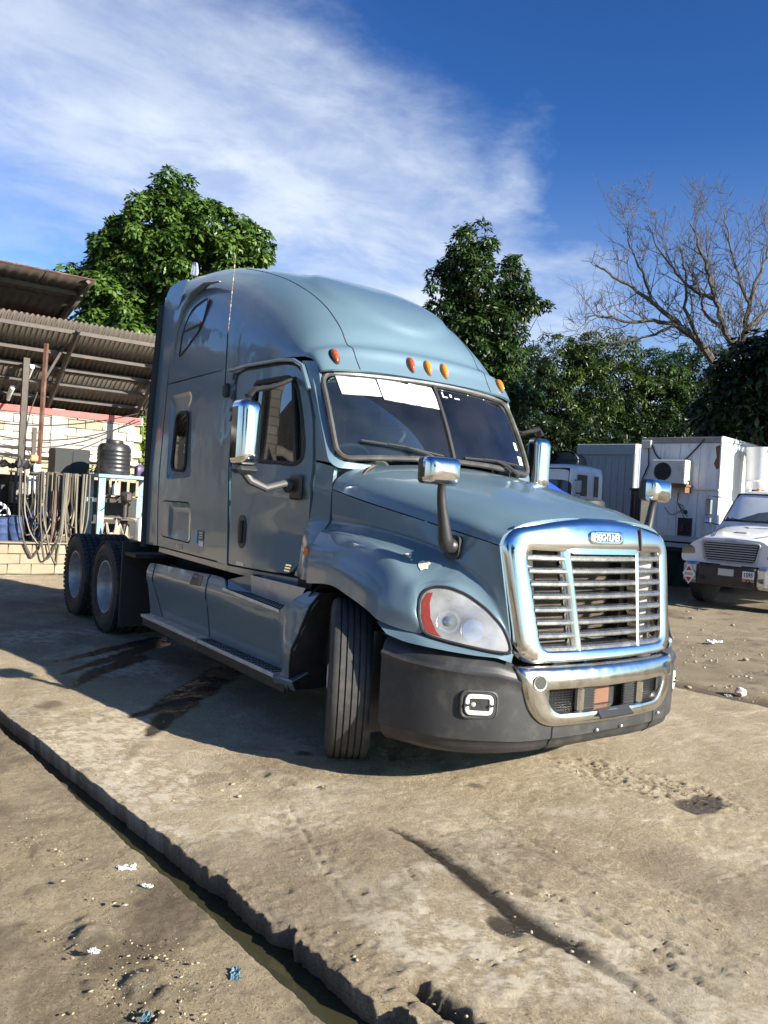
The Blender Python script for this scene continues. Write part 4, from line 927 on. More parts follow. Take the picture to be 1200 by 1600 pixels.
# --- side skirts with steps
def skirt(s):
    def ymap(x, z):
        y = np.interp(z, [.40, .55, .72, .76, .85, .93, 1.03], [1.115, 1.135, 1.165, 1.185, 1.185, 1.165, 1.10])
        y = y + .085 * float(np.clip((x + 2.06) / .16, 0, 1)) * float(np.clip((.80 - z) / .2, 0, 1)) + .02 * float(np.clip((-4.6 - x) / .2, 0, 1))
        return y
    f = lambda x, z: (x, s * ymap(x, z), z)
    notch = [(-3.06, .955), (-2.98, .885), (-2.02, .845), (-1.83, .985)]
    out = [(-4.86, .41), (-3.40, .41), (-1.80, .41), (-1.745, .60), (-1.665, .80), (-1.60, 1.0), (-1.63, 1.03), (-1.76, 1.02), (-1.83, .985), (-2.03, .845), (-2.98, .885), (-3.06, .955), (-3.12, .962), (-3.31, .965), (-3.9, .945), (-4.69, .93), (-4.80, .925), (-4.835, .86)]
    sk = panel('side_skirt', rpoly(out, [.0, 0, .02, .2, .3, .03, .02, .0, .02, .03, .04, .04, .05, .2, .2, .05, .05, .05], 4), f, PNT, .02, (0, s, .1), step=.06, parent=truck)
    b = MB()
    for P in ([(-4.68, .928), (-4.67, .86), (-4.69, .74), (-4.60, .50), (-4.56, .42)], [(-3.38, .962), (-3.37, .80), (-3.38, .60), (-3.39, .42)]):
        b.tube([Vector(f(*p)) + Vector((0, s * .0005, 0)) for p in cr(np.array(P), np.linspace(0, len(P) - 1, 16))], .0055, 5)
    b.obj('skirt_joint', M['rubber'], sk)
    # square pocket
    pk = rpoly([(-3.74, .835), (-3.50, .845), (-3.49, .935), (-3.70, .945)], .02, 4); panel('filler_pocket', pk, lambda x, z: (x, s * (ymap(x, z) + .003), z), M['black'], .01, (0, s, 0), step=.08, parent=sk)
    # upper step: bright slanted back plate, tread and bright nose
    b = MB(); b.add([(-2.66, s * 1.115, 1.035), (-1.84, s * 1.085, 1.03), (-2.03, s * 1.06, .855), (-2.72, s * 1.075, .885)], [(0, 1, 2, 3)]); st = b.obj('step_kick_plate', M['pale_step'], sk, smooth=False)
    b = MB(); b.add([(-3.05, s * 1.13, .955), (-2.66, s * 1.10, 1.04), (-2.70, s * 1.07, .885), (-2.98, s * 1.16, .885), (-3.05, s * 1.03, .98), (-2.66, s * 1.03, 1.04)], [(0, 1, 2, 3), (0, 4, 5, 1)]); b.obj('step_cheek', PNT, sk, smooth=False)
    b = MB(); b.box((-2.48, s * 1.115, .862), (.93, .12, .014), ry=.038); tr = b.obj('step_tread', M['under'], sk)
    b = MB()
    for i in range(22):
        for j in range(3): b.box((-2.92 + i * .042, s * (1.075 + j * .030), .888 - (i * .042) * .038 - .012 + .006), (.024, .016, .008))
    b.obj('tread_grip', M['alu'], tr)
    b = MB(); b.box((-2.52, s * 1.188, .862), (1.0, .012, .026), ry=.04, bev=.004); b.obj('step_nose', M['alu'], tr)
    # running boards at the bottom
    for (x0, x1, nm) in ((-4.86, -3.42, 'rear'), (-3.39, -1.98, 'front')):
        b = MB(); b.box(((x0 + x1) / 2, s * 1.165, .398), (x1 - x0, .125, .014), bev=.003); rb = b.obj('running_board', M['alu'], sk)
        b = MB(); b.box(((x0 + x1) / 2, s * 1.229, .392), (x1 - x0, .010, .030), bev=.003); b.obj('board_edge', M['pale_step'], rb)
        b = MB(); nn = int((x1 - x0) / .055)
        for i in range(nn):
            if nm == 'rear': continue
            for j in range(4): b.lathe([(.013, 0), (.012, .004), (.006, .004), (.006, 0)], 8, Matrix.Translation((x0 + .04 + i * .055, s * (1.125 + j * .026), .405)))
        if nm == 'rear':
            for j in range(6): b.box(((x0 + x1) / 2, s * (1.12 + j * .018), .407), (x1 - x0 - .04, .007, .005))
        b.obj('board_grip', M['under'] if nm == 'front' else M['alu'], rb)
    A = []
    for x in np.linspace(-1.99, -1.72, 8):
        t = (x + 1.99) / .27; A.append([(x, s * 1.10, .41 + .05 * t), (x, s * (1.20 + .02 * (1 - t)), .395 + .02 * t), (x, s * (1.232 - .01 * t), .385 + .01 * t), (x, s * (1.215 - .02 * t), .335)])
    V, F = gridmesh(net(A, 2, 4)); shell('skirt_toe', V, F, PNT, .01, (0, s, 1), sk, 50)
    # black valance under it
    b = MB()
    for x0, x1 in ((-4.86, -3.41), (-3.40, -1.84)): b.box(((x0 + x1) / 2, s * 1.205, .338), (x1 - x0, .02, .085), bev=.006)
    b.obj('valance', M['black'], sk)
    # front closing flange towards the wheel
    A = [[(np.interp(z, [.32, .6, .8, 1.03], [-1.79, -1.742, -1.662, -1.585]), s * (ymap(-1.75, z) + .012), z), (np.interp(z, [.32, .6, .8, 1.03], [-1.80, -1.76, -1.70, -1.63]), s * .80, z)] for z in np.linspace(.32, 1.03, 8)]
    V, F = gridmesh(np.array(A)); shell('skirt_flange', V, F, M['black'], .01, (1, 0, 0), sk)
M['pale_step'] = mat('pale_step_plate', (.55, .56, .57), .45, .55, var=.08, vscale=6, dirt=(.30, .29, .27), dscale=5, damt=.5)
skirt(-1); skirt(1)

# --- chassis, fuel tanks, cab floor and back
b = MB()
for s in (-1, 1):
    b.box((-4.3, s * .43, .82), (7.9, .09, .27)); b.box((-3.3, s * .80, .64), (2.9, .56, .50), bev=.12)
b.box((-3.2, 0, .70), (3.3, 1.9, .40)); b.box((-1.28, 0, .50), (.16, 1.75, .16)); b.box((-.9, 0, .6), (.5, 1.1, .35)); b.box((-7.1, 0, .80), (2.6, .9, .12))
b.obj('chassis_frame', M['under'], truck)
b = MB(); b.box((-3.45, 0, 1.04), (3.1, 2.0, .06)); b.obj('cab_floor', M['under'], truck)
b = MB(); b.box((-5.02, 0, 2.35), (.06, 2.02, 2.62)); b.obj('cab_back', PNT, truck)
b = MB(); b.box((-6.75, 0, 1.02), (.95, .86, .10), bev=.03); b.lathe([(.0, .06), (.44, .06), (.47, .03), (.47, -.02), (.0, -.02)], 32, Matrix.Translation((-6.85, 0, 1.10))); b.box((-7.25, 0, 1.10), (.35, .5, .05)); b.obj('fifth_wheel', M['under'], truck)
for s in (-1, 1):
    b = MB(); b.box((-5.55, s * .94, .62), (.03, .60, .92), bev=.005); b.box((-5.36, s * .86, .96), (.40, .72, .04)); b.obj('mud_flap', M['rubber'], truck)
    b = MB(); b.tube([(-5.6, s * .5, 1.0), (-5.6, s * 1.2, 1.0)], .02, 8); b.tube([(-5.2, s * .6, 1.02), (-5.5, s * .62, 1.10), (-5.9, s * .5, 1.02)], .03, 8); b.obj('flap_bracket', M['under'], truck)
b = MB()
for k in range(9): b.tube([(-5.15, .05 + .02 * k, 1.55), (-5.4 - .03 * k, .1 + .03 * k, 1.25 + .02 * k), (-5.8, .05 + .02 * k, 1.18), (-6.2, 0, 1.05)], .012, 6)
b.obj('air_line', M['black'], truck)
b = MB(); b.box((-5.25, -.55, 1.20), (.28, .40, .30), bev=.03); b.obj('battery_box', M['under'], truck)

# --- wheels
def tyre_lathe(Rr=.515, w=.28, rim=.295, tread='rib'):
    h = w / 2; prof = [(rim, -h * .72), (rim + .03, -h * .86), (rim + .10, -h * 1.0), (Rr - .07, -h * 1.0), (Rr - .022, -h * .93), (Rr - .004, -h * .80)]
    gro = [-.56, -.28, 0, .28, .56] if tread == 'rib' else [-.5, 0, .5]
    for g in gro: prof += [(Rr + .0, (g - .035) * h), (Rr - .014, (g - .03) * h), (Rr - .014, (g + .03) * h), (Rr + .0, (g + .035) * h)]
    prof += [(r_, -z) for r_, z in prof[:6][::-1]]
    return prof
def make_wheel(kind):
    """wheel about local Z (outboard = +Z)"""
    e = empty(kind)
    b = MB(); rib = kind == 'steer_wheel'
    b.lathe(tyre_lathe(tread='rib' if rib else 'lug'), 72, None, cap=False); 
    ty = b.obj('tyre', M['tyre'], e, sharp=40)
    if not rib:
        t = MB()
        for k in range(54):
            w = 2 * math.pi * k / 54
            for zc in (-.112, .112, -.035, .035):
                ww = w + (.03 if abs(zc) < .05 else 0); Mx = Matrix.Rotation(ww, 4, 'Z') @ Matrix.Translation((.519, 0, zc)) 
                c = Mx.translation; t.box(c, (.016, .040, .048), rz=ww)
        tag(t.obj('tread_blocks', M['tyre'], ty, smooth=False), kind='stuff')
    l = MB(); 
    for rr_ in (.43, .36): l.lathe([(rr_ + .004, .1395), (rr_ + .002, .143), (rr_ - .002, .143), (rr_ - .004, .1395)], 48, cap=False)
    l.obj('sidewall_ring', M['tyre'], ty)
    b = MB()
    if rib: b.lathe([(.298, -.10), (.305, .10), (.300, .118), (.288, .118), (.280, .09), (.262, .055), (.235, .066), (.16, .085), (.10, .088), (.095, .13), (.07, .145), (0, .147)], 48, cap=False)
    else: b.lathe([(.298, -.12), (.305, .10), (.302, .122), (.290, .122), (.281, .09), (.272, .02), (.262, -.06), (.245, -.085), (.19, -.10), (.15, -.10), (.145, -.03), (.13, .0), (.10, .01), (0, .012)], 48, cap=False)
    rm = b.obj('rim', M['rim'], e, sharp=40)
    b = MB(); zc = .075 if rib else -.098; rn = .185 if rib else .17
    for k in range(10):
        w = 2 * math.pi * k / 10; b.lathe([(.017, 0), (.017, .025), (.010, .035), (0, .036)], 6, Matrix.Translation((rn * math.cos(w), rn * math.sin(w), zc)))
    b.obj('wheel_nuts', M['alu'] if rib else M['under'], rm)
    return e
def place_wheel(w, loc, az, s):
    """outboard axis horizontal; az heading of rolling direction"""
    out = Vector((math.sin(az) * 1, -math.cos(az), 0)) if s < 0 else Vector((-math.sin(az), math.cos(az), 0))
    w.matrix_world = axis_m(loc, out, (0, 0, 1)); w.parent = truck
sw = make_wheel('steer_wheel'); place_wheel(sw, (-1.30, -1.03, .512), R(-31), -1)
w2 = copy_tree(sw); place_wheel(w2, (-1.30, 1.03, .512), R(-29), 1)
dw = make_wheel('drive_wheel'); first = True
for x in (-6.235, -7.555):
    for s in (-1, 1):
        for y in (1.085, .745):
            w = dw if first else copy_tree(dw); first = False
            place_wheel(w, (x, s * y, .512), 0.0, s)
b = MB()
for x in (-6.235, -7.555): b.tube([(x, -1.2 + .3, .512), (x, .9, .512)], .11, 12)
b.obj('drive_axle', M['under'], truck)

# --- cab interior seen through the panes
b = MB(); b.box((-1.95, 0, 1.72), (.55, 1.75, .34), bev=.08); b.box((-2.02, -.45, 1.90), (.30, .50, .10), bev=.04); b.obj('dashboard', M['grey_in'], truck)
for y in (-.52, .52):
    b = MB(); b.box((-2.95, y, 1.62), (.55, .52, .18), bev=.06); b.box((-3.20, y, 2.02), (.16, .50, .72), ry=-.12, bev=.06); st = b.obj('seat', M['dark_in'], truck)
    b = MB(); b.box((-3.26, y, 2.47), (.10, .28, .20), ry=-.1, bev=.04); b.obj('head_rest', M['grey_in'], st)
b = MB(); B4 = axis_m((-2.42, -.50, 1.98), (-.55, 0, .84), (0, 1, 0)); b.tube([B4 @ Vector((.23 * math.cos(w), .23 * math.sin(w), 0)) for w in np.linspace(0, 2 * math.pi, 33)], .016, 8, cap=False)
for a_ in (90, 210, 330): b.tube([B4 @ Vector((0, 0, -.03)), B4 @ Vector((.22 * math.cos(R(a_)), .22 * math.sin(R(a_)), 0))], .018, 6)
b.lathe([(.07, -.03), (.07, .01), (0, .02)], 16, B4); b.obj('steering_wheel', M['dark_in'], truck)
b = MB(); b.box((-4.2, 0, 1.45), (1.3, 1.9, .7)); b.box((-4.9, 0, 2.4), (.04, 1.95, 2.3)); b.box((-3.6, 0, 2.72), (2.3, 1.85, .03)); b.obj('sleeper_lining', M['dark_in'], truck)
b = MB(); b.tube([(-2.15, -.80, 2.48), (-2.05, -.84, 2.25), (-1.93, -.86, 2.02)], .02, 6); b.tube([(-2.15, .80, 2.48), (-2.05, .84, 2.25), (-1.93, .86, 2.02)], .02, 6); b.obj('grab_rail', M['grey_in'], truck)

# ------------------------------------------------------------------ ground
def fast(name, V, F, mats, attrs=None, smooth=True, kind=None, parent=None):
    V = np.asarray(V, np.float32); F = np.asarray(F, np.int32); me = bpy.data.meshes.new(name); k = F.shape[1]
    me.vertices.add(len(V)); me.vertices.foreach_set('co', V.ravel()); me.loops.add(F.size); me.loops.foreach_set('vertex_index', F.ravel())
    me.polygons.add(len(F)); me.polygons.foreach_set('loop_start', np.arange(0, F.size, k, dtype=np.int32)); me.polygons.foreach_set('loop_total', np.full(len(F), k, np.int32))
    if smooth: me.polygons.foreach_set('use_smooth', np.ones(len(F), bool))
    for n, a in (attrs or {}).items():
        at = me.attributes.new(n, 'FLOAT', 'POINT'); at.data.foreach_set('value', np.asarray(a, np.float32).ravel())
    me.materials.append(mats); me.update(calc_edges=True); me.validate()
    o = bpy.data.objects.new(name, me); COL.objects.link(o)
    if kind: o['kind'] = kind
    if parent is not None: o.parent = parent
    return o
_T = np.random.RandomState(3).rand(256, 256)
def vnoise(x, y):
    xi = np.floor(x).astype(int); yi = np.floor(y).astype(int); fx = x - xi; fy = y - yi; fx = fx * fx * (3 - 2 * fx); fy = fy * fy * (3 - 2 * fy)
    g = lambda a, b: _T[(a & 255), (b & 255)]
    return (g(xi, yi) * (1 - fx) + g(xi + 1, yi) * fx) * (1 - fy) + (g(xi, yi + 1) * (1 - fx) + g(xi + 1, yi + 1) * fx) * fy
def fbm(x, y, s, o=5, g=.55):
    a = 1.0; t = 0; n = 0
    for k in range(o): t = t + a * vnoise(x * s + 17.3 * k, y * s + 9.1 * k); n += a; a *= g; s *= 2.03
    return t / n
def seg_d(x, y, pts):
    """distance to a polyline and running parameter 0..1"""
    best = np.full(x.shape, 1e9); par = np.zeros(x.shape); n = len(pts) - 1
    for i in range(n):
        ax, ay = pts[i]; bx, by = pts[i + 1]; dx, dy = bx - ax, by - ay; t = np.clip(((x - ax) * dx + (y - ay) * dy) / (dx * dx + dy * dy + 1e-12), 0, 1)
        d = np.hypot(x - ax - t * dx, y - ay - t * dy); mk = d < best; best = np.where(mk, d, best); par = np.where(mk, (i + t) / n, par)
    return best, par
def sm(v, a, b): t = np.clip((v - a) / (b - a), 0, 1); return t * t * (3 - 2 * t)
slab_y = lambda x: -2.430 + .11 * x
apron_y = lambda x: -2.590 + .095 * x
right_y = lambda x: 3.38 + .12 * np.clip(x, -12, 3)

def ground_mat(name, base, dark, pale, fine_bump, rough=.9, pebble=0.0):
    m, nt, b = new_mat(name); N = nt.nodes; L = nt.links
    geo = N.new('ShaderNodeNewGeometry'); src = geo.outputs['Position']
    def noise(s, d=6, r=.6, dist=0):
        n = N.new('ShaderNodeTexNoise'); n.inputs['Scale'].default_value = s; n.inputs['Detail'].default_value = d; n.inputs['Roughness'].default_value = r; n.inputs['Distortion'].default_value = dist; L.new(src, n.inputs['Vector']); return n.outputs[0]
    def rmp(v, a, b_, lo=0, hi=1):
        n = N.new('ShaderNodeMapRange'); n.interpolation_type = 'SMOOTHSTEP'; L.new(v, n.inputs[0]); n.inputs[1].default_value = a; n.inputs[2].default_value = b_; n.inputs[3].default_value = lo; n.inputs[4].default_value = hi; return n.outputs[0]
    def mix(f, a, b_):
        n = N.new('ShaderNodeMixRGB')
        if isinstance(f, float): n.inputs[0].default_value = f
        else: L.new(f, n.inputs[0])
        for i, v in ((1, a), (2, b_)):
            if isinstance(v, tuple): n.inputs[i].default_value = (*v, 1)
            else: L.new(v, n.inputs[i])
        return n.outputs[0]
    def mul(a, b_):
        n = N.new('ShaderNodeMath'); n.operation = 'MULTIPLY'; L.new(a, n.inputs[0])
        if isinstance(b_, float): n.inputs[1].default_value = b_
        else: L.new(b_, n.inputs[1])
        return n.outputs[0]
    def attr(nm): n = N.new('ShaderNodeAttribute'); n.attribute_name = nm; return n.outputs['Fac']
    c = mix(rmp(noise(.55, 7, .62, .4), .38, .66), base, dark)
    c = mix(mul(rmp(noise(1.7, 9, .68, .6), .50, .72), .75), c, pale)
    c = mix(mul(rmp(noise(14, 5, .7), .40, .70), .35), c, dark)
    c = mix(mul(rmp(noise(62, 4, .8), .52, .62), .60), c, pale)
    c = mix(mul(rmp(noise(95, 3, .75), .57, .63), .70), c, tuple(v * .35 for v in dark))
    c = mix(attr('pale'), c, pale)
    c = mix(attr('stain'), c, tuple(v * .34 for v in dark))
    c = mix(attr('mud_and_shade'), c, (.125, .095, .062))
    c = mix(attr('wet'), c, (.034, .026, .018))
    L.new(c, b.inputs['Base Color'])
    rr = N.new('ShaderNodeMapRange'); L.new(attr('wet'), rr.inputs[0]); rr.inputs[3].default_value = rough; rr.inputs[4].default_value = .22; L.new(rr.outputs[0], b.inputs['Roughness']); b.inputs['Specular IOR Level'].default_value = .35
    n1 = noise(46, 9, .80); n2 = noise(210, 3, .8)
    n1 = rmp(n1, .24, .76); n2 = rmp(n2, .26, .74); ad = N.new('ShaderNodeMath'); ad.operation = 'MULTIPLY_ADD'; L.new(n2, ad.inputs[0]); ad.inputs[1].default_value = .32; L.new(n1, ad.inputs[2])
    h = ad.outputs[0]
    if pebble:
        v = N.new('ShaderNodeTexVoronoi'); v.inputs['Scale'].default_value = 42; L.new(src, v.inputs['Vector']); pv = rmp(v.outputs['Distance'], .0, .34, 1.0, 0.0)
        a2 = N.new('ShaderNodeMath'); a2.operation = 'MULTIPLY_ADD'; L.new(mul(pv, rmp(noise(3.1, 4, .6), .45, .62)), a2.inputs[0]); a2.inputs[1].default_value = pebble; L.new(h, a2.inputs[2]); h = a2.outputs[0]
    bp = N.new('ShaderNodeBump'); bp.inputs['Strength'].default_value = 1.0; bp.inputs['Distance'].default_value = fine_bump; L.new(h, bp.inputs['Height']); L.new(bp.outputs[0], b.inputs['Normal'])
    return m
M['concrete'] = ground_mat('yard_concrete', (.475, .388, .262), (.35, .275, .175), (.66, .585, .455), .017)
M['dirt'] = ground_mat('packed_dirt', (.39, .315, .205), (.265, .208, .13), (.50, .42, .295), .023, pebble=1.0)
M['road_dirt'] = ground_mat('gravel_dirt', (.36, .295, .20), (.25, .20, .13), (.46, .39, .275), .022, pebble=1.2)

GROOVE = [(-.16, -1.475), (.03, -1.44), (.21, -1.445), (.40, -1.455), (.63, -1.485), (.78, -1.50), (.92, -1.50), (1.04, -1.475), (1.26, -1.475), (1.52, -1.51), (1.9, -1.53)]
STREAKS = [[(-5.6, -.80), (-5.3, -1.25), (-4.94, -1.78), (-4.71, -2.07)], [(-5.3, -.85), (-4.7, -1.58), (-4.23, -2.1)], [(-4.7, -1.30), (-4.19, -1.83), (-3.72, -2.16)], [(-3.9, -.75), (-3.25, -1.36), (-2.79, -1.8), (-2.68, -1.99)], [(-3.75, -.75), (-3.04, -1.39), (-2.58, -1.77), (-2.34, -1.93), (-2.22, -2.02)]]
def slab():
    xs = np.concatenate([np.arange(-12.28, -6.0, .06), np.arange(-6.0, -1.2, .020), np.arange(-1.2, 1.9, .0125), np.arange(1.9, 9.1, .2)])
    t1 = np.linspace(0, 1, 235) ** 1.12 * .62; t = np.concatenate([[0, 0, 0], t1[1:], np.linspace(.62, 1, 60)[1:]])
    X, T = np.meshgrid(xs, t, indexing='ij'); ye = slab_y(X); yr = right_y(X)
    # chipped arris along the drain
    chipn = (fbm(X * 1.0, X * 0 + 3.3, 2.0, 3, .5) - .5) * .030 + (fbm(X, X * 0 + 8.1, 30, 4, .7) - .5) * .014
    chip2 = np.maximum(0, fbm(X, X * 0 + 1.1, 3.2, 5, .65) - .50) * .30 * sm(X, -.8, .5)
    Y = ye + chipn + chip2 * np.exp(-T * 30) + T * (yr - ye - chipn)
    Z = (fbm(X, Y, .35, 3) - .5) * .035 + (fbm(X + 5, Y, 1.4, 5) - .5) * .022 + (fbm(X, Y + 4, 9, 5, .6) - .5) * .010
    # worn crust: thin spalled layers with crisp rims, and grit
    f1 = fbm(X + 2, Y, 2.1, 6, .60); f2 = fbm(X + 8, Y + 3, 3.7, 6, .62); Z -= sm(f1, .515, .525) * .0035 + sm(f2, .56, .568) * .004 ; Z += (fbm(X, Y, 42, 3, .75) - .5) * (.004 + .006 * sm(f1, .48, .56))
    wet = np.zeros_like(X); stain = np.zeros_like(X); pale = np.zeros_like(X); mud_and_shade = np.zeros_like(X)
    pale = np.maximum(pale, (np.exp(-((f1 - .520) / .010) ** 2) * .5 + np.exp(-((f2 - .564) / .008) ** 2) * .55) * sm(fbm(X, Y, 5, 3), .42, .58))
    # rounded, broken edge at the drain
    de = Y - (ye); rough_e = fbm(X, Y, 16, 5, .65)
    Z -= np.exp(-(de / .03) ** 2) * .010 * (0.4 + rough_e) * sm(X, -1.5, .8); Z += np.where(de < .34, (rough_e - .5) * .05 * np.exp(-de / .12), 0) * sm(X, -2.0, .6)
    # long wet groove
    d, p = seg_d(X, Y, GROOVE); w = .024 + .030 * np.sin(np.clip(p, 0, 1) * math.pi) * (0.5 + fbm(X, Y, 5, 3)) + (fbm(X, Y, 34, 4, .7) - .5) * .050
    w = w * np.interp(p, [0, .08, .5, .78, .9, 1], [.5, .9, 1.15, .9, .45, .3]); g = 1 - sm(d, w * .55, w * 1.15); Z -= g * .011
    wet = np.maximum(wet, g * np.interp(p, [0, .1, .72, .80, 1], [.75, 1, 1, .35, .1])); mud_and_shade = np.maximum(mud_and_shade, (1 - sm(d, w, w * 1.9)) * .55 * np.interp(p, [0, .7, .8, 1], [1, 1, .4, .1]))
    d2 = np.hypot((X - .80) / 1.3, Y + 1.60); k = 1 - sm(d2, .03 + .05 * fbm(X, Y, 12, 4), .075); wet = np.maximum(wet, k * .9); Z -= k * .010
    # dry ruts
    for P, dep, ww in (([(.0, -1.30), (.35, -1.28), (.60, -1.24), (.85, -1.23), (1.18, -1.24), (1.7, -1.26)], .013, .03), ([(.75, -1.16), (1.11, -1.13), (1.33, -1.12), (1.57, -1.09), (2.0, -1.05)], .016, .026), ([(.80, -.78), (1.0, -.73), (1.23, -.70)], .012, .025), ([(.55, -.95), (.9, -.94), (1.4, -.90), (1.8, -.88)], .008, .03), ([(1.5, -.62), (1.0, -.40), (1.02, -.02), (1.1, .5)], .008, .012), ([(1.03, -2.05), (.98, -1.77), (.95, -1.58)], .009, .010), ([(.55, -1.78), (.2, -1.65), (-.1, -1.68)], .008, .02), ([(-.9, -1.72), (-.45, -1.85), (.1, -2.0), (.5, -2.1)], .008, .02)):
        d, p = seg_d(X, Y, P); br = fbm(X, Y, 18, 4, .65); on = sm(br, .40, .56) * np.sin(np.clip(p, 0, 1) * math.pi) ** .4
        Z -= (1 - sm(d, ww * .3, ww)) * dep * on; Z += np.exp(-((d - ww * 1.2) / (ww * .5)) ** 2) * dep * .55 * on; pale = np.maximum(pale, np.exp(-((d - ww) / ww) ** 2) * .35 * on)
    # broken, rubbly surface
    bx, by = X * 1 + .05, Y - .42; k = 1 - sm(np.hypot(bx / .75, (by - .25 * bx) / .36), .55, 1.05 + .4 * (fbm(X, Y, 4, 3) - .5)); rb = fbm(X * .7, Y * 1.4, 26, 6, .75); Z += k * (rb - .55) * .062; stain = np.maximum(stain, k * sm(.46 - rb, 0, .10) * .6); pale = np.maximum(pale, k * sm(rb, .52, .62) * .5)
    # puddle stain
    k = 1 - sm(np.hypot((X - .36) / 1.0, (Y - .44) / 1.55) + (fbm(X, Y, 7, 4) - .5) * .12, .11, .135); wet = np.maximum(wet, k * .85); Z -= k * .006
    # scuffed black tyre mark
    dd, p = seg_d(X, Y, [(-.12, -.86), (.05, -.86), (.34, -.93), (.60, -.93)]); k = (1 - sm(dd, .02, .13)) * sm(fbm(X * .5, Y, 30, 4, .7), .46, .62) ; stain = np.maximum(stain, k * .5)
    # worn pits, pale bloom
    pit = sm(fbm(X, Y, 3.1, 5, .6), .60, .70) * sm(Y, -2.6, -2.1) * (1 - sm(Y, -1.1, -.4)); pt = fbm(X, Y, 26, 5, .7); Z -= pit * np.maximum(0, pt - .5) * .05
    pale = np.maximum(pale, sm(fbm(X + 3, Y, 1.3, 5, .6), .44, .60) * sm(fbm(X, Y, 17, 6, .75), .45, .55) * (1 - sm(Y, -1.5, -.7)) * .95)
    # pot holes near the steer tyre
    for (cx, cy, r_) in ((-1.02, -1.62, .09), (-.86, -1.50, .07), (-1.18, -1.68, .06), (.30, -1.95, .05)):
        d = np.hypot(X - cx, (Y - cy) * 1.4) + (fbm(X, Y, 14, 4, .7) - .5) * .09; k = 1 - sm(d, r_ * .45, r_); Z -= k * .012 * (.4 + 1.2 * fbm(X, Y, 34, 4, .7)); pale = np.maximum(pale, np.exp(-((d - r_ * 1.2) / .03) ** 2) * .6)
    # hole at the very front
    d, p = seg_d(X, Y, [(.96, -2.16), (1.06, -2.14), (1.22, -2.14), (1.6, -2.13)]); d = d + (fbm(X, Y, 15, 4, .7) - .5) * .05; k = 1 - sm(d, .02, .05); Z -= k * .06; wet = np.maximum(wet, k * .8); Z += np.exp(-((d - .08) / .04) ** 2) * .02 * (rough_e - .2)
    # running water marks
    for P in STREAKS:
        d, p = seg_d(X, Y, P); w = np.interp(p, [0, .5, 1], [.15, .10, .040]) * (.45 + 1.1 * fbm(X, Y, 9, 5, .7)); k = (1 - sm(d, w * .78, w)); wet = np.maximum(wet, k)
    d, p = seg_d(X, Y, [(-2.3, -1.95), (-2.1, -2.10), (-1.78, -2.32)]); k = 1 - sm(d + (fbm(X, Y, 20, 3) - .5) * .03, .02, .05); mud_and_shade = np.maximum(mud_and_shade, k * .35)
    k = (1 - sm(np.hypot((X + 4.7) / 1.6, (Y + 1.0) / .5) + (fbm(X, Y, 2.5, 5, .65) - .5) * .9, .35, .6)); wet = np.maximum(wet, k * .5)
    for (cx, cy, r_, q, am) in ((-1.42, -1.27, .06, 1.3, .9), (-3.25, -2.44, .055, 2.4, .7), (-1.26, -1.98, .07, 2.0, .35), (-.45, -.63, .05, 1.3, .75), (.66, -1.32, .04, 1, .7), (-.85, .30, .16, 1.2, .5)):
        d = np.hypot(X - cx, (Y - cy) * 1.0) / q + (fbm(X, Y, 16, 4, .7) - .5) * .05; k = 1 - sm(d, r_ * .5, r_); stain = np.maximum(stain, k * am)
    # oily tint in the middle of the yard under the nose
    mud_and_shade = np.maximum(mud_and_shade, sm(fbm(X, Y + 7, .9, 4, .6), .52, .72) * .40)
    # side wall of the drain
    Z[:, 2] -= .0; 
    Y[:, 0] = Y[:, 2] + .03 + (fbm(X[:, 0], X[:, 0] * 0 + 2, 9, 4) - .5) * .03; Z[:, 0] = -.30
    Y[:, 1] = Y[:, 2] + .004 + (fbm(X[:, 1], X[:, 1] * 0 + 5, 13, 4) - .5) * .018; Z[:, 1] = Z[:, 2] - .05
    Y[:, -1] += (fbm(X[:, -1], X[:, -1] * 0 + 6, 2.2, 4) - .5) * .14; Z[:, -1] -= .02
    V, F = gridmesh(np.stack([X, Y, Z], -1)); o = fast('concrete_slab', V, F[:, ::1], M['concrete'], {'wet': wet, 'stain': stain, 'pale': pale, 'mud_and_shade': mud_and_shade}, kind='structure'); return o
slab()
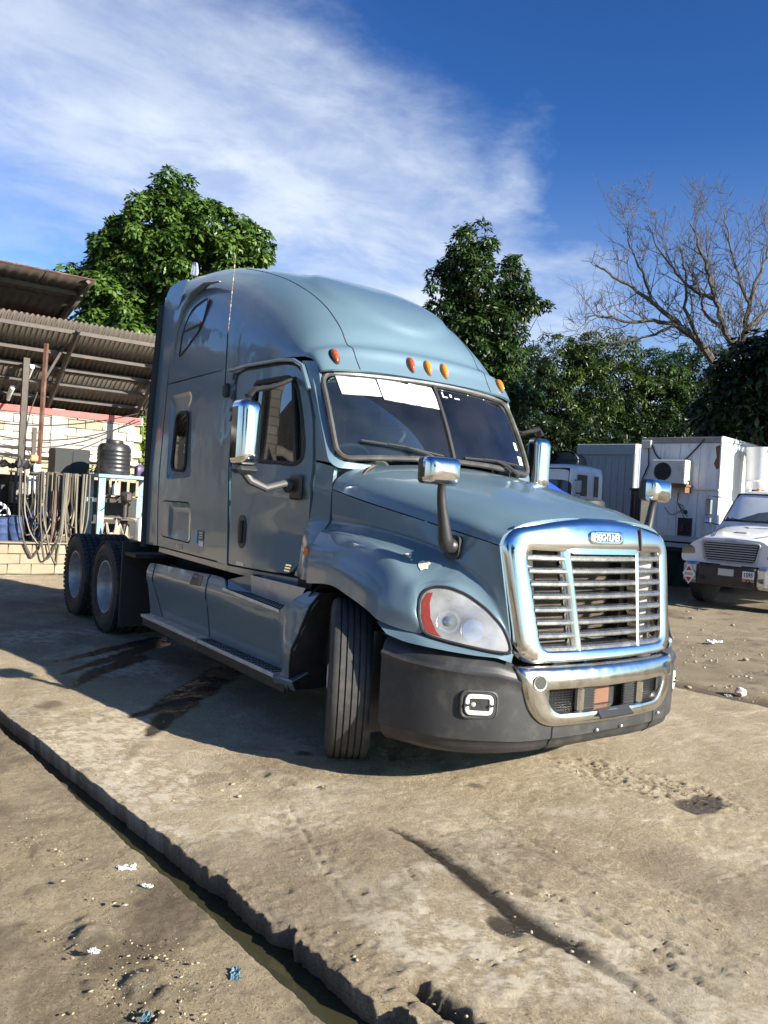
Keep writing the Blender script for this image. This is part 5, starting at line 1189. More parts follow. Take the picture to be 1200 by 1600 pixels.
def apron():
    xs = np.concatenate([np.arange(-9, -3.2, .12), np.arange(-3.2, 1.9, .0145), np.arange(1.9, 9, .25)]); t = np.concatenate([[0, 0], np.linspace(0, 1, 110)[1:] ** 1.15 * .16, np.linspace(.16, 1, 30)[1:]])
    X, T = np.meshgrid(xs, t, indexing='ij'); ye = apron_y(X); cn = (fbm(X, X * 0 + 7, 3.0, 4, .6) - .5) * .035 + (fbm(X, X * 0 + 2, 20, 3, .6) - .5) * .012
    Y = ye + cn - T * (8.0)
    Z = -.022 + (fbm(X, Y, .8, 4) - .5) * .04 + (fbm(X, Y, 6, 5, .6) - .5) * .022 + (fbm(X, Y, 30, 3, .6) - .5) * .008
    cl = sm(fbm(X, Y, 1.6, 4, .6), .46, .60) * sm(X, -2.2, -.4); Z += (fbm(X, Y, 24, 5, .72) - .5) * .022 * cl + (fbm(X, Y, 48, 3, .7) - .5) * .007
    wet = np.zeros_like(X); stain = wet.copy(); pale = wet.copy(); mud_and_shade = wet.copy()
    def lump(cx, cy, rx, ry, h, rot=0):
        nonlocal Z
        c, s_ = math.cos(rot), math.sin(rot); u = (X - cx) * c + (Y - cy) * s_; v = -(X - cx) * s_ + (Y - cy) * c
        d = np.hypot(u / rx, v / ry) + (fbm(X, Y, 11, 5, .62) - .5) * .8; k = 1 - sm(d, .40, 1.05); Z = Z + k * h * (.62 + .55 * fbm(X, Y, 13, 5, .62)); return k
    k = lump(.10, -3.02, .19, .11, .034); pale = np.maximum(pale, k * .45)
    for a in ((.52, -2.94, .16, .10, .035), (.62, -2.90, .09, .06, .025), (.40, -3.10, .08, .05, .022), (.78, -2.98, .14, .08, .03), (-.75, -3.0, .18, .07, .014), (-.35, -3.12, .12, .06, .014)): lump(*a)
    mud_and_shade = np.maximum(mud_and_shade, sm(fbm(X, Y, 1.5, 5, .62), .44, .66) * .75)
    stain = np.maximum(stain, sm(fbm(X + 9, Y, 2.6, 6, .66), .58, .70) * .45)
    Z[:, 0] = -.30; Y[:, 0] = Y[:, 1] - .03
    V, F = gridmesh(np.stack([X, Y, Z], -1)); fast('dirt_apron', V, F[:, ::-1], M['dirt'], {'wet': wet, 'stain': stain, 'pale': pale, 'mud_and_shade': mud_and_shade}, kind='structure')
apron()
def drain():
    xs = np.arange(-9, 9, .03); t = np.linspace(0, 1, 14); X, T = np.meshgrid(xs, t, indexing='ij'); Y = (apron_y(X) - .05) * (1 - T) + (slab_y(X) + .05) * T
    Z = -.125 + (fbm(X, Y, 2.2, 4) - .5) * .10 + (fbm(X, Y, 14, 4, .65) - .5) * .05 + .05 * sm(T, .0, .35) * 0 + .045 * (1 - sm(T, .10, .45))
    V, F = gridmesh(np.stack([X, Y, Z], -1)); z = np.zeros(len(V)); wv = sm(-Z.ravel(), .08, .12) * .7
    fast('drain_channel', V, F, M['dirt'], {'wet': wv, 'stain': z + .35, 'pale': z, 'mud_and_shade': z + .7}, kind='structure')
    m, nt, b = new_mat('drain_water'); pr(b, Base_Color=(.035, .034, .018, 1), Roughness=.06); b.inputs['Specular IOR Level'].default_value = .5
    xs = np.arange(-9, 9, .3); A = np.array([[(x, apron_y(x) - .06, -.098), (x, slab_y(x) + .06, -.098)] for x in xs]); V, F = gridmesh(A); fast('drain_water', V, F, m, kind='structure')
drain()
def road():
    xs = np.concatenate([np.arange(-40, -12, .5), np.arange(-12, 2, .045), np.arange(2, 12, .4)]); t = np.concatenate([np.linspace(0, 1, 150) ** 1.2 * .32, np.linspace(.32, 1, 40)[1:]])
    X, T = np.meshgrid(xs, t, indexing='ij'); y0 = right_y(X) - .12; Y = y0 + T * (30 - y0)
    dE = Y - right_y(X); Z = -.015 + (fbm(X, Y, .25, 4) - .5) * .10 + (fbm(X, Y, 1.7, 5) - .5) * .05 + (fbm(X, Y, 9, 4, .6) - .5) * .018 - .035 * np.exp(-((dE - .15) / .2) ** 2) - .05 * (1 - sm(dE, -.1, .05))
    for yc in (6.9, 8.8): Z -= .03 * np.exp(-((Y - yc - .08 * X) / .16) ** 2)
    z = np.zeros_like(X); mud_and_shade = sm(fbm(X, Y, .7, 5), .45, .68) * .55; mud_and_shade = np.maximum(mud_and_shade, np.exp(-((dE - .18) / .25) ** 2) * .85); stain = sm(fbm(X, Y, 3.3, 6, .68), .58, .70) * .5
    k = sm(Y, 9.5, 12.5); mud_and_shade = np.maximum(mud_and_shade, k * .7)  # far ground browner: leaf litter, with the shade under the trees painted in
    V, F = gridmesh(np.stack([X, Y, Z], -1)); fast('dirt_road', V, F, M['road_dirt'], {'wet': z, 'stain': stain, 'pale': z, 'mud_and_shade': mud_and_shade}, kind='structure')
road()
b = MB(); b.add([(-900, -900, -.22), (900, -900, -.22), (900, 900, -.22), (-900, 900, -.22)], [(0, 1, 2, 3)]); tag(b.obj('ground', mat('far_ground', (.24, .20, .14), .95, var=.25, vscale=.2), None, False), kind='structure')

# loose stones: far too many to count
def stones():
    rs = np.random.RandomState(11); V = []; F = []; 
    ico = bmesh.new(); bmesh.ops.create_icosphere(ico, subdivisions=1, radius=1.0); iv = np.array([v.co[:] for v in ico.verts]); itf = np.array([[v.index for v in f.verts] for f in ico.faces]); ico.free()
    P = []
    for _ in range(2400):
        x = rs.uniform(-2.6, 1.3); y = apron_y(x) - abs(rs.normal(0, .45)) - .02; P.append((x, y, -.035, rs.gamma(1.3, .0021) + .0012))
    for _ in range(380):
        x = rs.uniform(-2.5, 1.5); y = slab_y(x) + abs(rs.normal(0, .9)) + .05
        if y > 1: continue
        P.append((x, y, .0, rs.gamma(1.5, .0022) + .0015))
    for _ in range(170):
        u, v = rs.normal(0, .36), rs.normal(0, .13); P.append((-.12 + u, .40 + .25 * u + v, .003, rs.gamma(1.4, .0024) + .0015))
    for cx, cy, sx, sy, n in ((.55, -2.95, .13, .09, 200), (.12, -3.02, .16, .10, 80), (.40, -2.83, .10, .05, 50), (.80, -2.98, .12, .08, 90), (-.72, -3.02, .2, .07, 50)):
        for _ in range(n): P.append((cx + rs.normal(0, sx), cy + rs.normal(0, sy), -.008 + rs.uniform(0, .018), rs.gamma(1.1, .0022) + .0012))
    for _ in range(2600):
        x = rs.uniform(-11, .5); y = right_y(x) + abs(rs.normal(0, 3.0)) + .02; P.append((x, y, -.02, rs.gamma(1.4, .0052) + .003))
    for i, (x, y, z, r_) in enumerate(P):
        sc = rs.uniform(.5, 1.5, 3) * r_; sc[2] *= .5; a = rs.uniform(0, 6.28); v = iv * rs.uniform(.55, 1.25, (len(iv), 1)) * sc; c, s_ = math.cos(a), math.sin(a)
        v = np.stack([v[:, 0] * c - v[:, 1] * s_ + x, v[:, 0] * s_ + v[:, 1] * c + y, v[:, 2] + z + r_ * .12], -1); F.append(itf + len(V) * len(iv)); V.append(v)
    fast('loose_stones', np.concatenate(V), np.concatenate(F), mat('stone', (.30, .242, .16), .95, var=.5, vscale=9, bump=.002, bscale=90), smooth=False, kind='stuff')
stones()
def crumple(name, loc, size, m_, label, cat, seed, flat=.16, group=None):
    rs = np.random.RandomState(seed); n = 9; G = np.zeros((n, n, 3))
    for i in range(n):
        for j in range(n): G[i, j] = ((i / (n - 1) - .5) * size[0] * (1 + .1 * rs.randn()), (j / (n - 1) - .5) * size[1] * (1 + .1 * rs.randn()), .006 + abs(rs.randn()) * flat * min(size))
    V, F = gridmesh(net(G, 3, 3)); o = link(name, V, F, m_, None, True, 20); o.location = loc; o.rotation_euler = (0, 0, rs.uniform(0, 6)); md = o.modifiers.new('thickness', 'SOLIDIFY'); md.thickness = .001; tag(o, label, cat, group); return o
blue_pl = mat('blue_plastic', (.07, .145, .18), .35, var=.3, vscale=40)
crumple('paper_scrap', (-.42, -2.735, -.03), (.075, .045), M['paper'], 'larger crumpled white scrap lying near the edge of the drain', 'litter', 1, group='litter beside the drain')
crumple('paper_scrap', (-.22, -2.71, -.03), (.05, .03), M['paper'], 'smaller white scrap just in front of the larger one by the drain', 'litter', 2, group='litter beside the drain')
crumple('plastic_scrap', (.54, -2.65, -.03), (.065, .035), blue_pl, 'crumpled blue plastic scrap at the brink of the drain', 'litter', 3, group='litter beside the drain')
crumple('plastic_scrap', (.66, -3.01, .0), (.05, .03), blue_pl, 'small blue plastic scrap wedged among the dirt lumps at the bottom edge', 'litter', 4, group='litter beside the drain')
crumple('bottle_scrap', (.25, -3.06, .02), (.04, .025), M['paper'], 'whitish scrap caught on the big pale lump of dirt', 'litter', 5, group='litter beside the drain')
crumple('foil_scrap', (.86, -2.72, -.02), (.03, .02), M['paper'], 'tiny white scrap at the bottom edge beside the drain', 'litter', 6, group='litter beside the drain')
crumple('paper_scrap', (-3.30, 6.34, -.02), (.22, .12), M['paper'], 'torn white scrap on the dirt road beyond the bumper', 'litter', 7)
crumple('plastic_bag', (-6.86, 11.5, -.01), (.40, .20), M['paper'], 'white scrap at the edge of the shade under the parked trucks', 'litter', 8)
crumple('paper_scrap', (-1.3, 3.42, -.03), (.10, .05), M['paper'], 'pale scrap in the muddy strip along the slab', 'litter', 9)
b = MB(); rs = np.random.RandomState(5); bm_ = bmesh.new(); bmesh.ops.create_icosphere(bm_, subdivisions=2, radius=1); V = [tuple(np.array(v.co[:]) * (1 + .12 * rs.randn()) * np.array([.055, .06, .045])) for v in bm_.verts]; bm_.verts.index_update(); F = [[v.index for v in f.verts] for f in bm_.faces]; bm_.free(); b.add(V, F)
o = b.obj('rock', mat('pink_white_rock', (.60, .50, .47), .8, var=.2, vscale=20, dirt=(.62, .16, .15), dscale=14, damt=.9), None); o.location = (-1.28, 3.60, .005); tag(o, 'small pink and white rock on the muddy strip at right', 'rock')

# ------------------------------------------------------------------ workshop side: platform, block wall, shed
PX = -12.3
def shared(mb, name, m_): o = mb.obj(name, m_, None); return o
def dup(o, parent, loc, rz=0.0, sc=None, name=None):
    c = o.copy(); COL.objects.link(c); c.parent = parent; c.location = loc; c.rotation_euler = (0, 0, rz)
    if sc: c.scale = sc
    return c
cem = mat('cement_block', (.29, .25, .185), .92, var=.18, vscale=5, dirt=(.22, .18, .12), dscale=4, damt=.6, bump=.006, bscale=26)
cem2 = mat('platform_render', (.25, .21, .15), .92, var=.2, vscale=3, dirt=(.24, .19, .13), dscale=3, damt=.6, bump=.006, bscale=22)
pf = empty('platform', (PX, 0, 0), 0, 'low tan cement block platform behind the rear wheels, carrying the workshop clutter', 'platform')
b = MB(); b.box((-2.6, -1.0, .275), (5.1, 17.0, .55)); b.obj('platform_core', cem2, pf, False)
b = MB(); b.box((-2.55, -1.0, .563), (5.22, 17.0, .022), bev=.006); b.obj('platform_top', cem2, pf, False)
rs = np.random.RandomState(4); protos = []
for k in range(4):
    b = MB(); b.box((0, 0, 0), (.06, .388, .172), bev=.008); V = np.array(b.V); V += rs.randn(*V.shape) * .0025; b.V = [tuple(v) for v in V]; protos.append(b)
meshes = None; first = {}
for r_ in range(3):
    for c in range(9):
        y = -2.55 + c * .398 + (.2 if r_ % 2 else 0); k = rs.randint(4)
        if k not in first: o = protos[k].obj('block', cem2 if k < 3 else cem, pf, False); first[k] = o
        else: o = dup(first[k], pf, (0, 0, 0))
        o.location = (-.03 + rs.uniform(-.004, .006), y, .09 + r_ * .182)
# back wall of blocks, some painted
WX = -17.0
bw = empty('block_wall', (WX, 0, .57), 0, 'sunlit block wall with whitewashed and a few yellow and green blocks under the shed', 'wall')
b = MB(); b.box((-.12, -1.2, 1.35), (.18, 7.6, 2.9)); b.obj('wall_core', cem, bw, False)
white = mat('whitewashed_block', (.335, .312, .29), .9, var=.16, vscale=4, dirt=(.40, .33, .24), dscale=3.5, damt=.7, bump=.006, bscale=22)
yel = mat('yellow_block', (.42, .33, .17), .9, var=.15, vscale=5, dirt=(.55, .50, .42), dscale=4, damt=.6, bump=.006, bscale=22)
grn = mat('green_block', (.32, .46, .36), .9, var=.15, vscale=5, dirt=(.5, .5, .42), dscale=4, damt=.6, bump=.006, bscale=22)
first = {}
for r_ in range(14):
    for c in range(11):
        z = .10 + r_ * .203; y = -1.35 + c * .40 + (.2 if r_ % 2 else 0)
        if y > 2.55: continue
        kind = 'w' if z > 1.66 else 'c'
        if kind == 'w' and y < .25 and rs.rand() < .30: kind = 'y' if rs.rand() < .6 else 'g'
        if kind == 'w' and rs.rand() < .12: kind = 'c'
        key = (kind, rs.randint(2))
        if key not in first:
            b = MB(); b.box((0, 0, 0), (.10, .388, .190), bev=.010); V = np.array(b.V); V += rs.randn(*V.shape) * .004; b.V = [tuple(v) for v in V]
            o = b.obj('block', {'w': white, 'c': cem, 'y': yel, 'g': grn}[kind], bw, False); first[key] = o
        else: o = dup(first[key], bw, (0, 0, 0))
        o.location = (-.005 + rs.uniform(-.008, .01), y, z)
b = MB(); b.box((.0, .62, 2.25), (.14, .30, 1.2), bev=.01); b.obj('wall_pier', white, bw, False)
pvc = mat('white_pipe', (.75, .74, .70), .4, var=.06)
b = MB(); b.tube([(WX + .16, -2.2, 2.36), (WX + .16, .4, 2.30), (WX + .16, 2.6, 2.24)], .045, 10); o = b.obj('water_pipe', pvc, None); tag(o, 'long white pipe running along the block wall behind the tank', 'pipe')
b = MB(); b.tube([(WX + .12, -2.2, 2.52), (WX + .12, .1, 2.46)], .03, 8); o = b.obj('water_pipe', pvc, None); tag(o, 'thinner white pipe above the long one at the left edge of the picture', 'pipe')

# shed: one steep slope of corrugated sheets over purlins and rafters
shed = empty('shed', (-15, 0, .57), 0, 'open shed with a rusty brown corrugated roof on thin steel posts', 'shed')
sheet_m = mat('old_corrugated_sheet', (.115, .10, .088), .65, .2, var=.2, vscale=2.2, dirt=(.07, .05, .038), dscale=2.0, damt=.7, stretch=(1, 2.5, 1))
steel = mat('dark_steel', (.045, .040, .036), .6, .3, var=.3, vscale=6, dirt=(.10, .055, .035), dscale=5, damt=.6)
brown = mat('brown_steel', (.13, .065, .045), .6, .2, var=.25, vscale=6, dirt=(.30, .22, .17), dscale=5, damt=.5)
redp = mat('red_painted_steel', (.36, .055, .05), .5, .1, var=.2, vscale=4, dirt=(.18, .06, .05), dscale=3, damt=.5)
def slope_roof(root, x0, z0, x1, z1, ya, yb, name, width=.86, pitch=.105, amp=.022, m_=None):
    """corrugations run down the slope; sheets side by side, each its own object"""
    rz = root.location; L_ = math.hypot(x1 - x0, z1 - z0); first = None; n = int(math.ceil((yb - ya) / width)); ya = yb - n * width
    ang = math.atan2(z1 - z0, x1 - x0)
    for i in range(n):
        for half in (0, 1):
            if first is None:
                ys = np.arange(0, width + .06, pitch / 6); G = []
                for t in (0, 1):
                    G.append([((x1 - x0) * t * .51, y, (z1 - z0) * t * .51 + amp * math.cos(2 * math.pi * y / pitch)) for y in ys])
                V, F = gridmesh(np.array(G)); o = link(name, V, F, m_, root, True, 60); md = o.modifiers.new('thickness', 'SOLIDIFY'); md.thickness = .003; first = o
            else: o = dup(first, root, (0, 0, 0))
            o.location = Vector((x0 + (x1 - x0) * half * .49, ya + i * width, z0 + (z1 - z0) * half * .49 + .004 * (i % 2) + (.012 if half == 0 else 0))) - rz
            o.rotation_euler = (rs.uniform(-.006, .006), rs.uniform(-.003, .003), 0)
SX0, SZ0, SX1, SZ1 = -14.55, 5.06, -17.35, 3.42
slope_roof(shed, SX0, SZ0, SX1, SZ1, -5.2, 2.6, 'roof_sheet', m_=sheet_m)
def sl(t, dz=0.0): return (SX0 + (SX1 - SX0) * t, SZ0 + (SZ1 - SZ0) * t + dz)
o_ = shed.location
for t in (.07, .30, .47, .64, .82, .98):
    x, z = sl(t, -.065); b = MB(); b.box((x - o_.x, -1.3, z - o_.z), (.05, 7.75, .08)); b.box((x - o_.x - .03, -1.3, z - o_.z + .035), (.06, 7.75, .012)); b.obj('purlin', steel, shed, False)
for y in (-4.6, -2.1, .38, 2.45):
    (xa, za), (xb_, zb_) = sl(.0, -.16), sl(1.0, -.16); b = MB(); b.tube([(xa - o_.x, y, za - o_.z), (xb_ - o_.x, y, zb_ - o_.z)], .055, 4); b.obj('rafter', steel, shed, False)
b = MB(); b.box((SX1 - o_.x + .40, -1.3, SZ1 - o_.z - .09), (.06, 7.8, .15)); b.obj('red_beam', redp, shed, False)
x, z = sl(.16, -.2); b = MB(); b.tube([(x - o_.x, -.18, 0), (x - o_.x, -.14, z - o_.z)], .05, 4); b.obj('post', brown, shed, False)
b = MB(); b.tube([(x - o_.x + .02, -.145, 3.25), (x - o_.x - .3, .28, z - o_.z + .02)], .035, 4); b.obj('brace', steel, shed, False)
x, z = sl(.34, -.2); b = MB(); b.box((x - o_.x, -.42, (z - o_.z) / 2), (.13, .13, z - o_.z)); b.obj('post', steel, shed, False)
for y in (-4.6, 2.4): b = MB(); b.box((x - o_.x, y, (z - o_.z) / 2), (.11, .11, z - o_.z)); b.obj('post', steel, shed, False)
tube_m = mat('white_light_tube', (.80, .82, .82), .35)
for (t, y, lab) in ((.40, -.26, 'upper short white light fitting under the shed roof by the black post'), (.66, -.50, 'lower short white light fitting under the shed roof, further left')):
    x, z = sl(t, -.25); x2, z2 = sl(t + .14, -.25); e = empty('light_fitting', (x, y, z), 0, lab, 'light', 'light fittings under the shed roof')
    b = MB(); b.tube([(0, 0, 0), (x2 - x, -.02, z2 - z)], .045, 8); b.obj('tube', tube_m, e); b = MB(); b.box(((x2 - x) / 2, -.01, (z2 - z) / 2 + .05), (.42, .10, .03), ry=-math.atan2(z2 - z, x2 - x)); b.obj('housing', tube_m, e, False)
# higher roof behind
up = empty('upper_roof', (-17.3, -2, .57), 0, 'higher overhanging sheet roof with red edge beam above the shed', 'roof')
b = MB(); 
def uroof():
    x0, z0, x1, z1 = -14.9, 6.10, -17.5, 5.64; o = up.location; m_ = sheet_m
    slope_roof(up, x0, z0, x1, z1, -5.15, .74, 'roof_sheet', width=.98, pitch=.20, amp=.010, m_=m_)
    b = MB(); b.tube([(x0 - o.x, -3.2, z0 - o.z), (x0 - o.x, 2.74, z0 - o.z)], .02, 4); b.obj('edge_trim', brown, up, False)
    b = MB(); b.box((x1 - o.x + .05, -.25, z1 - o.z - .08), (.09, 6.0, .15)); b.obj('red_beam', redp, up, False)
    for y in (-4.6, -2.9, -1.2, .62):
        b = MB(); b.tube([(x0 - o.x, y - o.y, z0 - o.z - .06), (x1 - o.x, y - o.y, z1 - o.z - .06)], .055, 4); b.obj('rafter', steel, up, False)
    xm, zm = x0 * .7 + x1 * .3, z0 * .7 + z1 * .3; b = MB(); b.box((xm - o.x, -.25, zm - o.z - .05), (.08, 5.9, .09)); b.obj('purlin', steel, up, False)
    for y in (-4.6, .55): b = MB(); b.box((x1 - .1 - o.x, y - o.y, (z1 - o.z) / 2 - .1), (.14, .14, z1 - o.z)); b.obj('column', steel, up, False)
uroof()

# hoses on their rail at the platform edge
rail = empty('hose_rail', (-12.45, -.4, .57), 0, 'thin steel rail on two stakes hung full of grey hoses', 'rail')
b = MB(); b.tube([(0, -.42, 1.25), (0, .46, 1.26)], .022, 8); b.obj('rail_bar', steel, rail)
b = MB(); b.box((.06, .0, .33), (.07, .09, 1.25)); b.box((.06, .0, 1.0), (.05, .06, .6)); b.obj('stake', brown, rail, False)
b = MB(); b.tube([(0, .40, 0), (0, .40, 1.26)], .025, 6); b.obj('stake', steel, rail, False)
hcol = [mat('grey_hose', (.13, .115, .09), .6, var=.15), mat('dark_hose', (.05, .045, .04), .6, var=.2), mat('tan_hose', (.19, .165, .12), .6, var=.15), mat('brown_hose', (.11, .08, .055), .6, var=.2)]
HOSES = []
for k in range(22):
    y0 = -.80 + .85 * ((k * .618) % 1.0); w = rs.uniform(.07, .24); zb = rs.uniform(.55, .95) if k % 4 else rs.uniform(.14, .45); x = -12.45 + rs.uniform(-.05, .06) + (.19 if zb < .58 else 0.0)
    zt = 1.86; P = []
    for s_ in np.linspace(0, 1, 15):
        a = math.pi * s_; yy = y0 - w * math.cos(a) * (1 - .45 * math.sin(a) ** 2) + .05 * math.sin(3.1 * s_ + k * 1.7) * math.sin(a) + .02 * math.sin(9 * s_ + k); zz = zt - (zt - zb) * math.sin(a) ** .45 if 0 < s_ < 1 else zt
        P.append((x + .02 * math.sin(5 * s_ + k) + (.03 if .1 < s_ < .9 else -.0), yy + rs.uniform(-.008, .008), zz))
    b = MB(); P2 = cr(np.array(P), np.linspace(0, 14, 43)); b.tube(P2, rs.choice([.013, .017, .020]), 6); o = b.obj('hose', hcol[(k * 7) % 4 if k % 5 else 1], None)
    HOSES.append((y0, zb, 'dark' if (k % 5 == 0 or (k * 7) % 4 == 1) else ['grey', 'dark', 'tan', 'brown'][(k * 7) % 4], o))
ORD = ['first', 'second', 'third', 'fourth', 'fifth', 'sixth', 'seventh', 'eighth', 'ninth', 'tenth', 'eleventh', 'twelfth', 'thirteenth', 'fourteenth', 'fifteenth', 'sixteenth', 'seventeenth', 'eighteenth', 'nineteenth', 'twentieth', 'twenty first', 'last']
for i, (y0, zb, cn, o) in enumerate(sorted(HOSES, key=lambda h: h[0])):
    tag(o, cn + ' hose ' + ('dipping below the platform edge' if zb < .55 else 'looped over the rail') + ', ' + ORD[i] + ' from the left on the rail', 'hose', 'hoses hanging on the rail')
# switch boxes on the black post
sw_ = empty('switch_box', (-15.28, -.45, 2.2), 0, 'pale green switch box with white panel and cables beside the black post', 'switch box')
e = sw_; e.location = (-12.75, -.72, 1.62)
b = MB(); b.box((0, .06, .28), (.08, .13, .18), bev=.01); b.obj('green_case', mat('pale_green_case', (.42, .55, .44), .5), e)
b = MB(); b.box((0, -.02, -.02), (.06, .16, .34), bev=.01); b.obj('white_panel', mat('white_case', (.60, .60, .57), .5, dirt=(.3, .27, .2), damt=.6), e)
b = MB(); b.tube([(.03, -.03, .45), (.05, -.2, .75), (.03, -.12, 1.3), (0, 0, 1.7)], .012, 6); b.tube([(.05, .0, -.1), (.08, .1, -.5), (.05, -.05, -.8), (.08, .0, -.1)], .014, 6); b.obj('cable', hcol[1], e)
b = MB(); b.box((-.08, .0, .0), (.07, .07, 2.1)); b.obj('box_post', steel, e, False)
b = MB(); b.box((0, .0, .48), (.10, .14, .12), bev=.02); b.obj('orange_cap', mat('orange_cap', (.45, .22, .10), .6), e)

# shelf, wheel and bundles at the left edge
sh = empty('shelf', (-13.6, -1.0, .57), 0, 'dark open shelf with a pale board on top at the left edge', 'shelf')
b = MB(); b.box((0, 0, 1.27), (.55, 1.2, .03)); b.obj('board', mat('pale_board', (.40, .36, .30), .8, var=.2), sh, False)
for y in (-.55, .10, .55):
    for x in (-.24, .24): b = MB(); b.box((x, y, .63), (.035, .035, 1.26)); b.obj('leg', steel, sh, False)
b = MB(); b.box((-.26, 0, .75), (.02, 1.15, .9)); b.obj('back_panel', M['under'], sh, False)
b = MB(); b.box((0, 0, .62), (.5, 1.15, .025)); b.obj('middle_board', steel, sh, False)
b = MB(); b.box((.02, .25, .86), (.36, .40, .42), bev=.02); b.box((.21, .25, .95), (.02, .30, .03)); b.box((.21, .25, .83), (.02, .30, .03)); o = b.obj('metal_drawer_box', mat('grey_brown_metal', (.16, .14, .12), .5, .3, var=.2), None); o.location = (-13.6, -1.0, .57); tag(o, 'grey brown metal box standing in the dark shelf', 'box')
crumple('sack', (-13.6, -.85, 1.88), (.42, .50), M['under'], 'black crumpled sack on the pale board of the shelf', 'sack', 21, .25)
wh = empty('cart_wheel', (-12.95, -1.28, 1.02), 0, 'white spoked wheel leaning at the left edge', 'wheel')
wm = mat('white_spokes', (.70, .69, .64), .5)
b = MB(); b.tube([(0, .22 * math.cos(w), .22 * math.sin(w)) for w in np.linspace(0, 2 * math.pi, 33)], .028, 8, cap=False); b.obj('rim', wm, wh)
for k in range(8): b = MB(); w = k * math.pi / 4; b.tube([(0, 0, 0), (0, .21 * math.cos(w), .21 * math.sin(w))], .013, 6); b.obj('spoke', wm, wh)
b = MB(); b.lathe([(.05, -.04), (.05, .04), (0, .045)], 14, axis_m((0, 0, 0), (1, 0, 0))); b.obj('hub', wm, wh)
navy = mat('navy_fabric', (.022, .045, .12), .75, var=.35, vscale=14, bump=.01, bscale=14)
for i, (y, r_, h, lab) in enumerate(((-1.22, .16, .42, 'navy blue drum at the far left on the platform'), (-.98, .17, .46, 'navy blue drum in the middle of the row on the platform'))):
    e = empty('drum', (-12.72, y, .574), 0, lab, 'drum', 'navy drums on the platform')
    b = MB(); b.lathe([(r_ * .96, 0), (r_, .02), (r_, h * .3), (r_ * 1.04, h * .33), (r_, h * .36), (r_, h * .65), (r_ * 1.04, h * .68), (r_, h * .71), (r_, h - .02), (r_ * .94, h), (0, h - .01)], 24); b.obj('drum_wall', navy, e)
    b = MB(); b.tube([(r_ * 1.02 * math.cos(w), r_ * 1.02 * math.sin(w), h - .01) for w in np.linspace(0, 2 * math.pi, 25)], .010, 6, cap=False); b.obj('drum_rim', navy, e)
o = crumple('tarpaulin', (-12.72, -.63, .60), (.40, .50), navy, 'blue tarpaulin bunched up beside the navy drums', 'tarpaulin', 23, .9); o.scale = (1, 1, 1.3)
# dark cupboard behind the hoses
cb = empty('cupboard', (-14.9, .42, .57), 0, 'tall black cupboard behind the hoses, left of the tank', 'cupboard')
b = MB(); b.box((0, 0, .92), (.5, .74, 1.84), bev=.02); b.obj('case', M['under'], cb, False)
for y in (-.18, .18): b = MB(); b.box((.255, y, .92), (.02, .34, 1.76), bev=.006); b.obj('door', mat('black_green_door', (.010, .015, .016), .7), cb, False)
for y in (-.06, .06): b = MB(); b.tube([(.275, y, .85), (.275, y, 1.05)], .008, 6); b.obj('handle', steel, cb)

# blue bench with the black water tank
tb = empty('bench', (-13.6, 1.17, .57), 0, 'light blue topped bench carrying the black water tank', 'bench')
lb = mat('light_blue_paint', (.14, .26, .34), .55, var=.12, vscale=6, dirt=(.35, .36, .34), dscale=5, damt=.6)
b = MB(); b.box((0, 0, 1.295), (1.0, 1.22, .07), bev=.008); b.obj('bench_top', lb, tb, False)
for y in (-.52, .52):
    for x in (-.42, .42): b = MB(); b.box((x, y, .63), (.09, .13, 1.26)); b.obj('leg', lb, tb, False)
b = MB(); b.box((-.40, 0, .62), (.03, .95, 1.15)); b.obj('back_board', M['under'], tb, False)
wood = mat('weathered_wood', (.28, .22, .15), .85, var=.25, vscale=6, stretch=(1, 1, 5))
for z in (.45, .9): b = MB(); b.box((.2, 0, z), (.5, .92, .03)); b.obj('shelf_board', wood, tb, False)
for k in range(5): b = MB(); b.box((.44, -.36 + k * .18, 1.05), (.02, .05, .35)); b.obj('slat', wood, tb, False)
tk = empty('water_tank', (-13.55, .97, 1.90), 0, 'black ribbed plastic water tank on the blue bench', 'water tank')
pr_ = [(.0, .0), (.315, .0), (.325, .02)]
for k in range(6): z = .05 + k * .082; pr_ += [(.325, z), (.333, z + .02), (.333, z + .045), (.325, z + .062)]
pr_ += [(.322, .56), (.28, .62), (.20, .645), (0, .65)]
tank_m = mat('black_tank_plastic', (.018, .018, .02), .35, var=.2, vscale=6, dirt=(.12, .11, .10), dscale=4, damt=.35)
b = MB(); b.lathe(pr_, 40); b.obj('tank_wall', tank_m, tk)
b = MB(); b.lathe([(.17, .635), (.175, .68), (.165, .70), (0, .705)], 28); b.obj('tank_lid', tank_m, tk)
jp = mat('purple_jug', (.07, .05, .10), .4)
